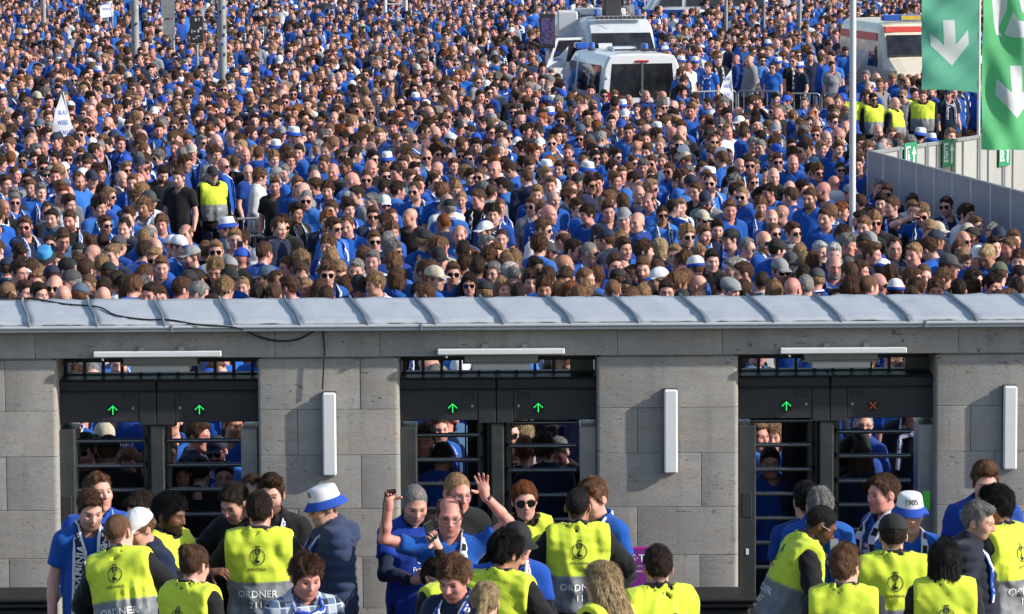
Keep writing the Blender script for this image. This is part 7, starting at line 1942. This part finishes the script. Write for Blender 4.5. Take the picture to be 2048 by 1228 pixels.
# people further back with an arm up
a1, ka1, _ = front(484, 520, 168, 'person in black hoodie and reversed blue cap holding a phone high', 'hood', 'k', None, dict(hp=4, b=1.15, L=dict(w=(.12, -.34, 1.66), pole=(.8, .2, -.8), hand=HF_((0, -.1, 1), (0, -1, 0), 50))), 'r', .2, 1.0, hat='cap', hatc=(CAPS['b'], CAPS['b']), group='fans with a raised arm', seed=41)
a2, ka2, _ = front(1845, 428, -16, 'person in glasses and blue T-shirt with navy scarf, hand on the forehead', 'tee', 'b', ('short', 'l'), dict(hp=22, R=dict(w=(-.115, -.20, 1.60), pole=(-1, .0, -.4), hand=HF_((.45, -.1, .9), (.6, .8, 0), 25, 5))), 'f', .3, 1.03, glasses='s', scarf='n', text=ZT2, group='fans with a raised arm', seed=42)
a3, ka3, _ = front(1512, 236, 178, 'person in black top raising both arms to photograph the barriers', 'hood', 'k', ('short', 'd'), dict(hp=0, L=dict(w=(.10, -.30, 1.78), pole=(.9, .2, -.6), hand=HF_((-.3, -.1, 1), (0, -1, 0), 40)), R=dict(w=(-.10, -.30, 1.78), pole=(-.9, .2, -.6), hand=HF_((.3, -.1, 1), (0, -1, 0), 40))), 'm', .3, 1.0, group='fans with a raised arm', seed=43)
a4, ka4, _ = front(135, 541, 70, 'person in black cap and top holding the cap with one hand', 'sweat', 'k', ('short', 'd'), dict(hp=12, R=dict(w=(-.16, -.20, 1.60), pole=(-1, .0, -.6), hand=HF_((.35, -.2, .9), (.8, .3, 0), 22, 7))), 'f', .2, 1.0, hat='cap', hatc=(CAPS['k'], CAPS['k']), group='fans with a raised arm', seed=44)
a5, ka5, _ = front(800, 205, 20, 'person in blue raising one bare arm out of the middle crowd', 'tee', 'b', ('short', 'b'), dict(hp=-4, R=dict(w=(-.20, -.12, 1.95), pole=(-1, .2, -.2), hand=HF_((0, 0, 1), (0, -1, 0), 60))), 'f', .2, 1.0, group='fans with a raised arm', seed=45)
# ------------------------------------------------------------------ things held and standing about
bpy.context.view_layer.update()
def grip(o, k, sg, d, t=.09): return o.matrix_world @ (k['arms'][sg][2] + Vector(d).normalized() * t)
g_ = grip(f1, k1, 1, (-.75, -.5, .3), .11); o = link('access_card', None); o.matrix_world = T_(*(g_ + Vector((.0, -.03, .035)))) @ Rz(20) @ Rx(-12) @ Ry(8)
tag(o, 'white and green card held by the ARMINIA scarf wearer', 'card'); MB().box(-.045, .045, -.002, .002, -.065, .065).obj('card', M_PRINT_W, o); MB().box(-.0452, .0452, -.0028, .0028, -.028, .026).obj('green_strip', M_SIGNG, o)
def phone(o_, k, sg, d, lab, rot):
    g = grip(o_, k, sg, d, .10); o = link('phone', None); o.matrix_world = T_(*g) @ rot; tag(o, lab, 'phone', 'phones held up')
    MB().box(-.037, .037, -.005, .005, -.072, .072, .004).obj('case', M_DARK, o); MB().box(-.033, .033, -.0062, -.0052, -.066, .066).obj('screen', M_GLASS, o); return g
phone(f24, k24, -1, (-.55, 0, .85), 'dark phone stretched out by the black cap wearer', Rz(40) @ Ry(-22) @ T_(0, -.02, .02))
phone(a1, ka1, 1, (0, -.1, 1), 'black phone held high above the reversed blue cap', Rz(170)); phone(a3, ka3, 1, (-.3, -.1, 1), 'dark phone raised in both hands near the barriers', Rz(178) @ Ry(90))
g = grip(f16, k16, -1, (0, -.15, 1), .06); o = link('strap', None); o.location = g; tag(o, 'black strap dangling from the raised fist', 'strap')
m = MB().tube([(.03, -.03, .01), (-.02, -.035, .015), (-.035, -.03, -.05), (-.042, -.02, -.16), (-.035, -.03, -.26)], .012, 8, True, .4); m.obj('band', M_RUB, o, True)
MB().tube([(-.01, -.035, .025), (.05, -.03, .03)], .016, 10).obj('grip', M_RUB, o, True)
# watch on the raised arm of the same person is part of him
S, E, W = k16['arms'][1]; dv = (W - E).normalized(); MB().tube([W - dv * .035, W - dv * .010], .0335, 14).obj('wristwatch', M_RUB, f16)

for (xa, xb, yy, dz, lab) in ((-40, 122, 1187, .30, 'black plastic bin lid at the lower left before the leftmost pier'), (1384, 1512, 1186, .34, 'black plastic counter before the pier left of S27')):
    a, b = at_y(xa, yy, YW - .30), at_y(xb, yy, YW - .30); z = a.z; xx0, xx1 = a.x, b.x
    o = link('plastic_counter', None); o.location = ((xx0 + xx1) / 2, YW - .28, 0); tag(o, lab, 'counter'); w = (xx1 - xx0) / 2
    MB().box(-w, w, -.24, .24, z - .035, z, .012).obj('lid', M_RUB, o); MB().box(-w + .02, w - .02, -.22, .22, z - .075, z - .04, .01).obj('rim', M_BLK2, o); MB().box(-w + .05, w - .05, -.19, .19, .04, z - .08, .02).obj('bin_body', M_BLK, o)
M_PURP = plain('purple_print', (.24, .035, .28), .45, var=.06); M_MAG = plain('magenta_frame', (.42, .02, .22), .4)
c = at_y(1266, 1136, YW - .55); s = FPX / (YW - .55); o = link('poster_box', None); o.location = (c.x, c.y, 0); tag(o, 'purple poster board with white E·S·T lettering beside the stewards', 'poster')
hw, zz0, zz1 = 33 / s, at_y(1266, 1178, YW - .55).z, at_y(1266, 1097, YW - .55).z
MB().box(-hw - .012, hw + .012, -.02, .02, zz0 - .012, zz1 + .012, .004).obj('frame', M_MAG, o); b_ = MB().box(-hw, hw, -.026, -.018, zz0, zz1).obj('sheet', M_PURP, o)
flat_text('lettering', 'E·S·T', .052, M_PRINT_W, T_(.01, -.028, zz1 - .065), b_)
for i, (t, h, dz_) in enumerate((('EINLASS  UND  GARDEROBE', .0075, .125), ('JA  OK  OFFEN', .014, .165), ('NEIN', .014, .215))): flat_text('lettering', t, h, M_PRINT_W if i < 2 else M_RED, T_(0, -.028, zz1 - dz_), b_)
MB().box(-.03, .03, -.015, .015, 0, zz0 - .012).box(-.2, .2, -.15, .15, 0, .02).obj('stand', M_BLK, o)
make_mass()
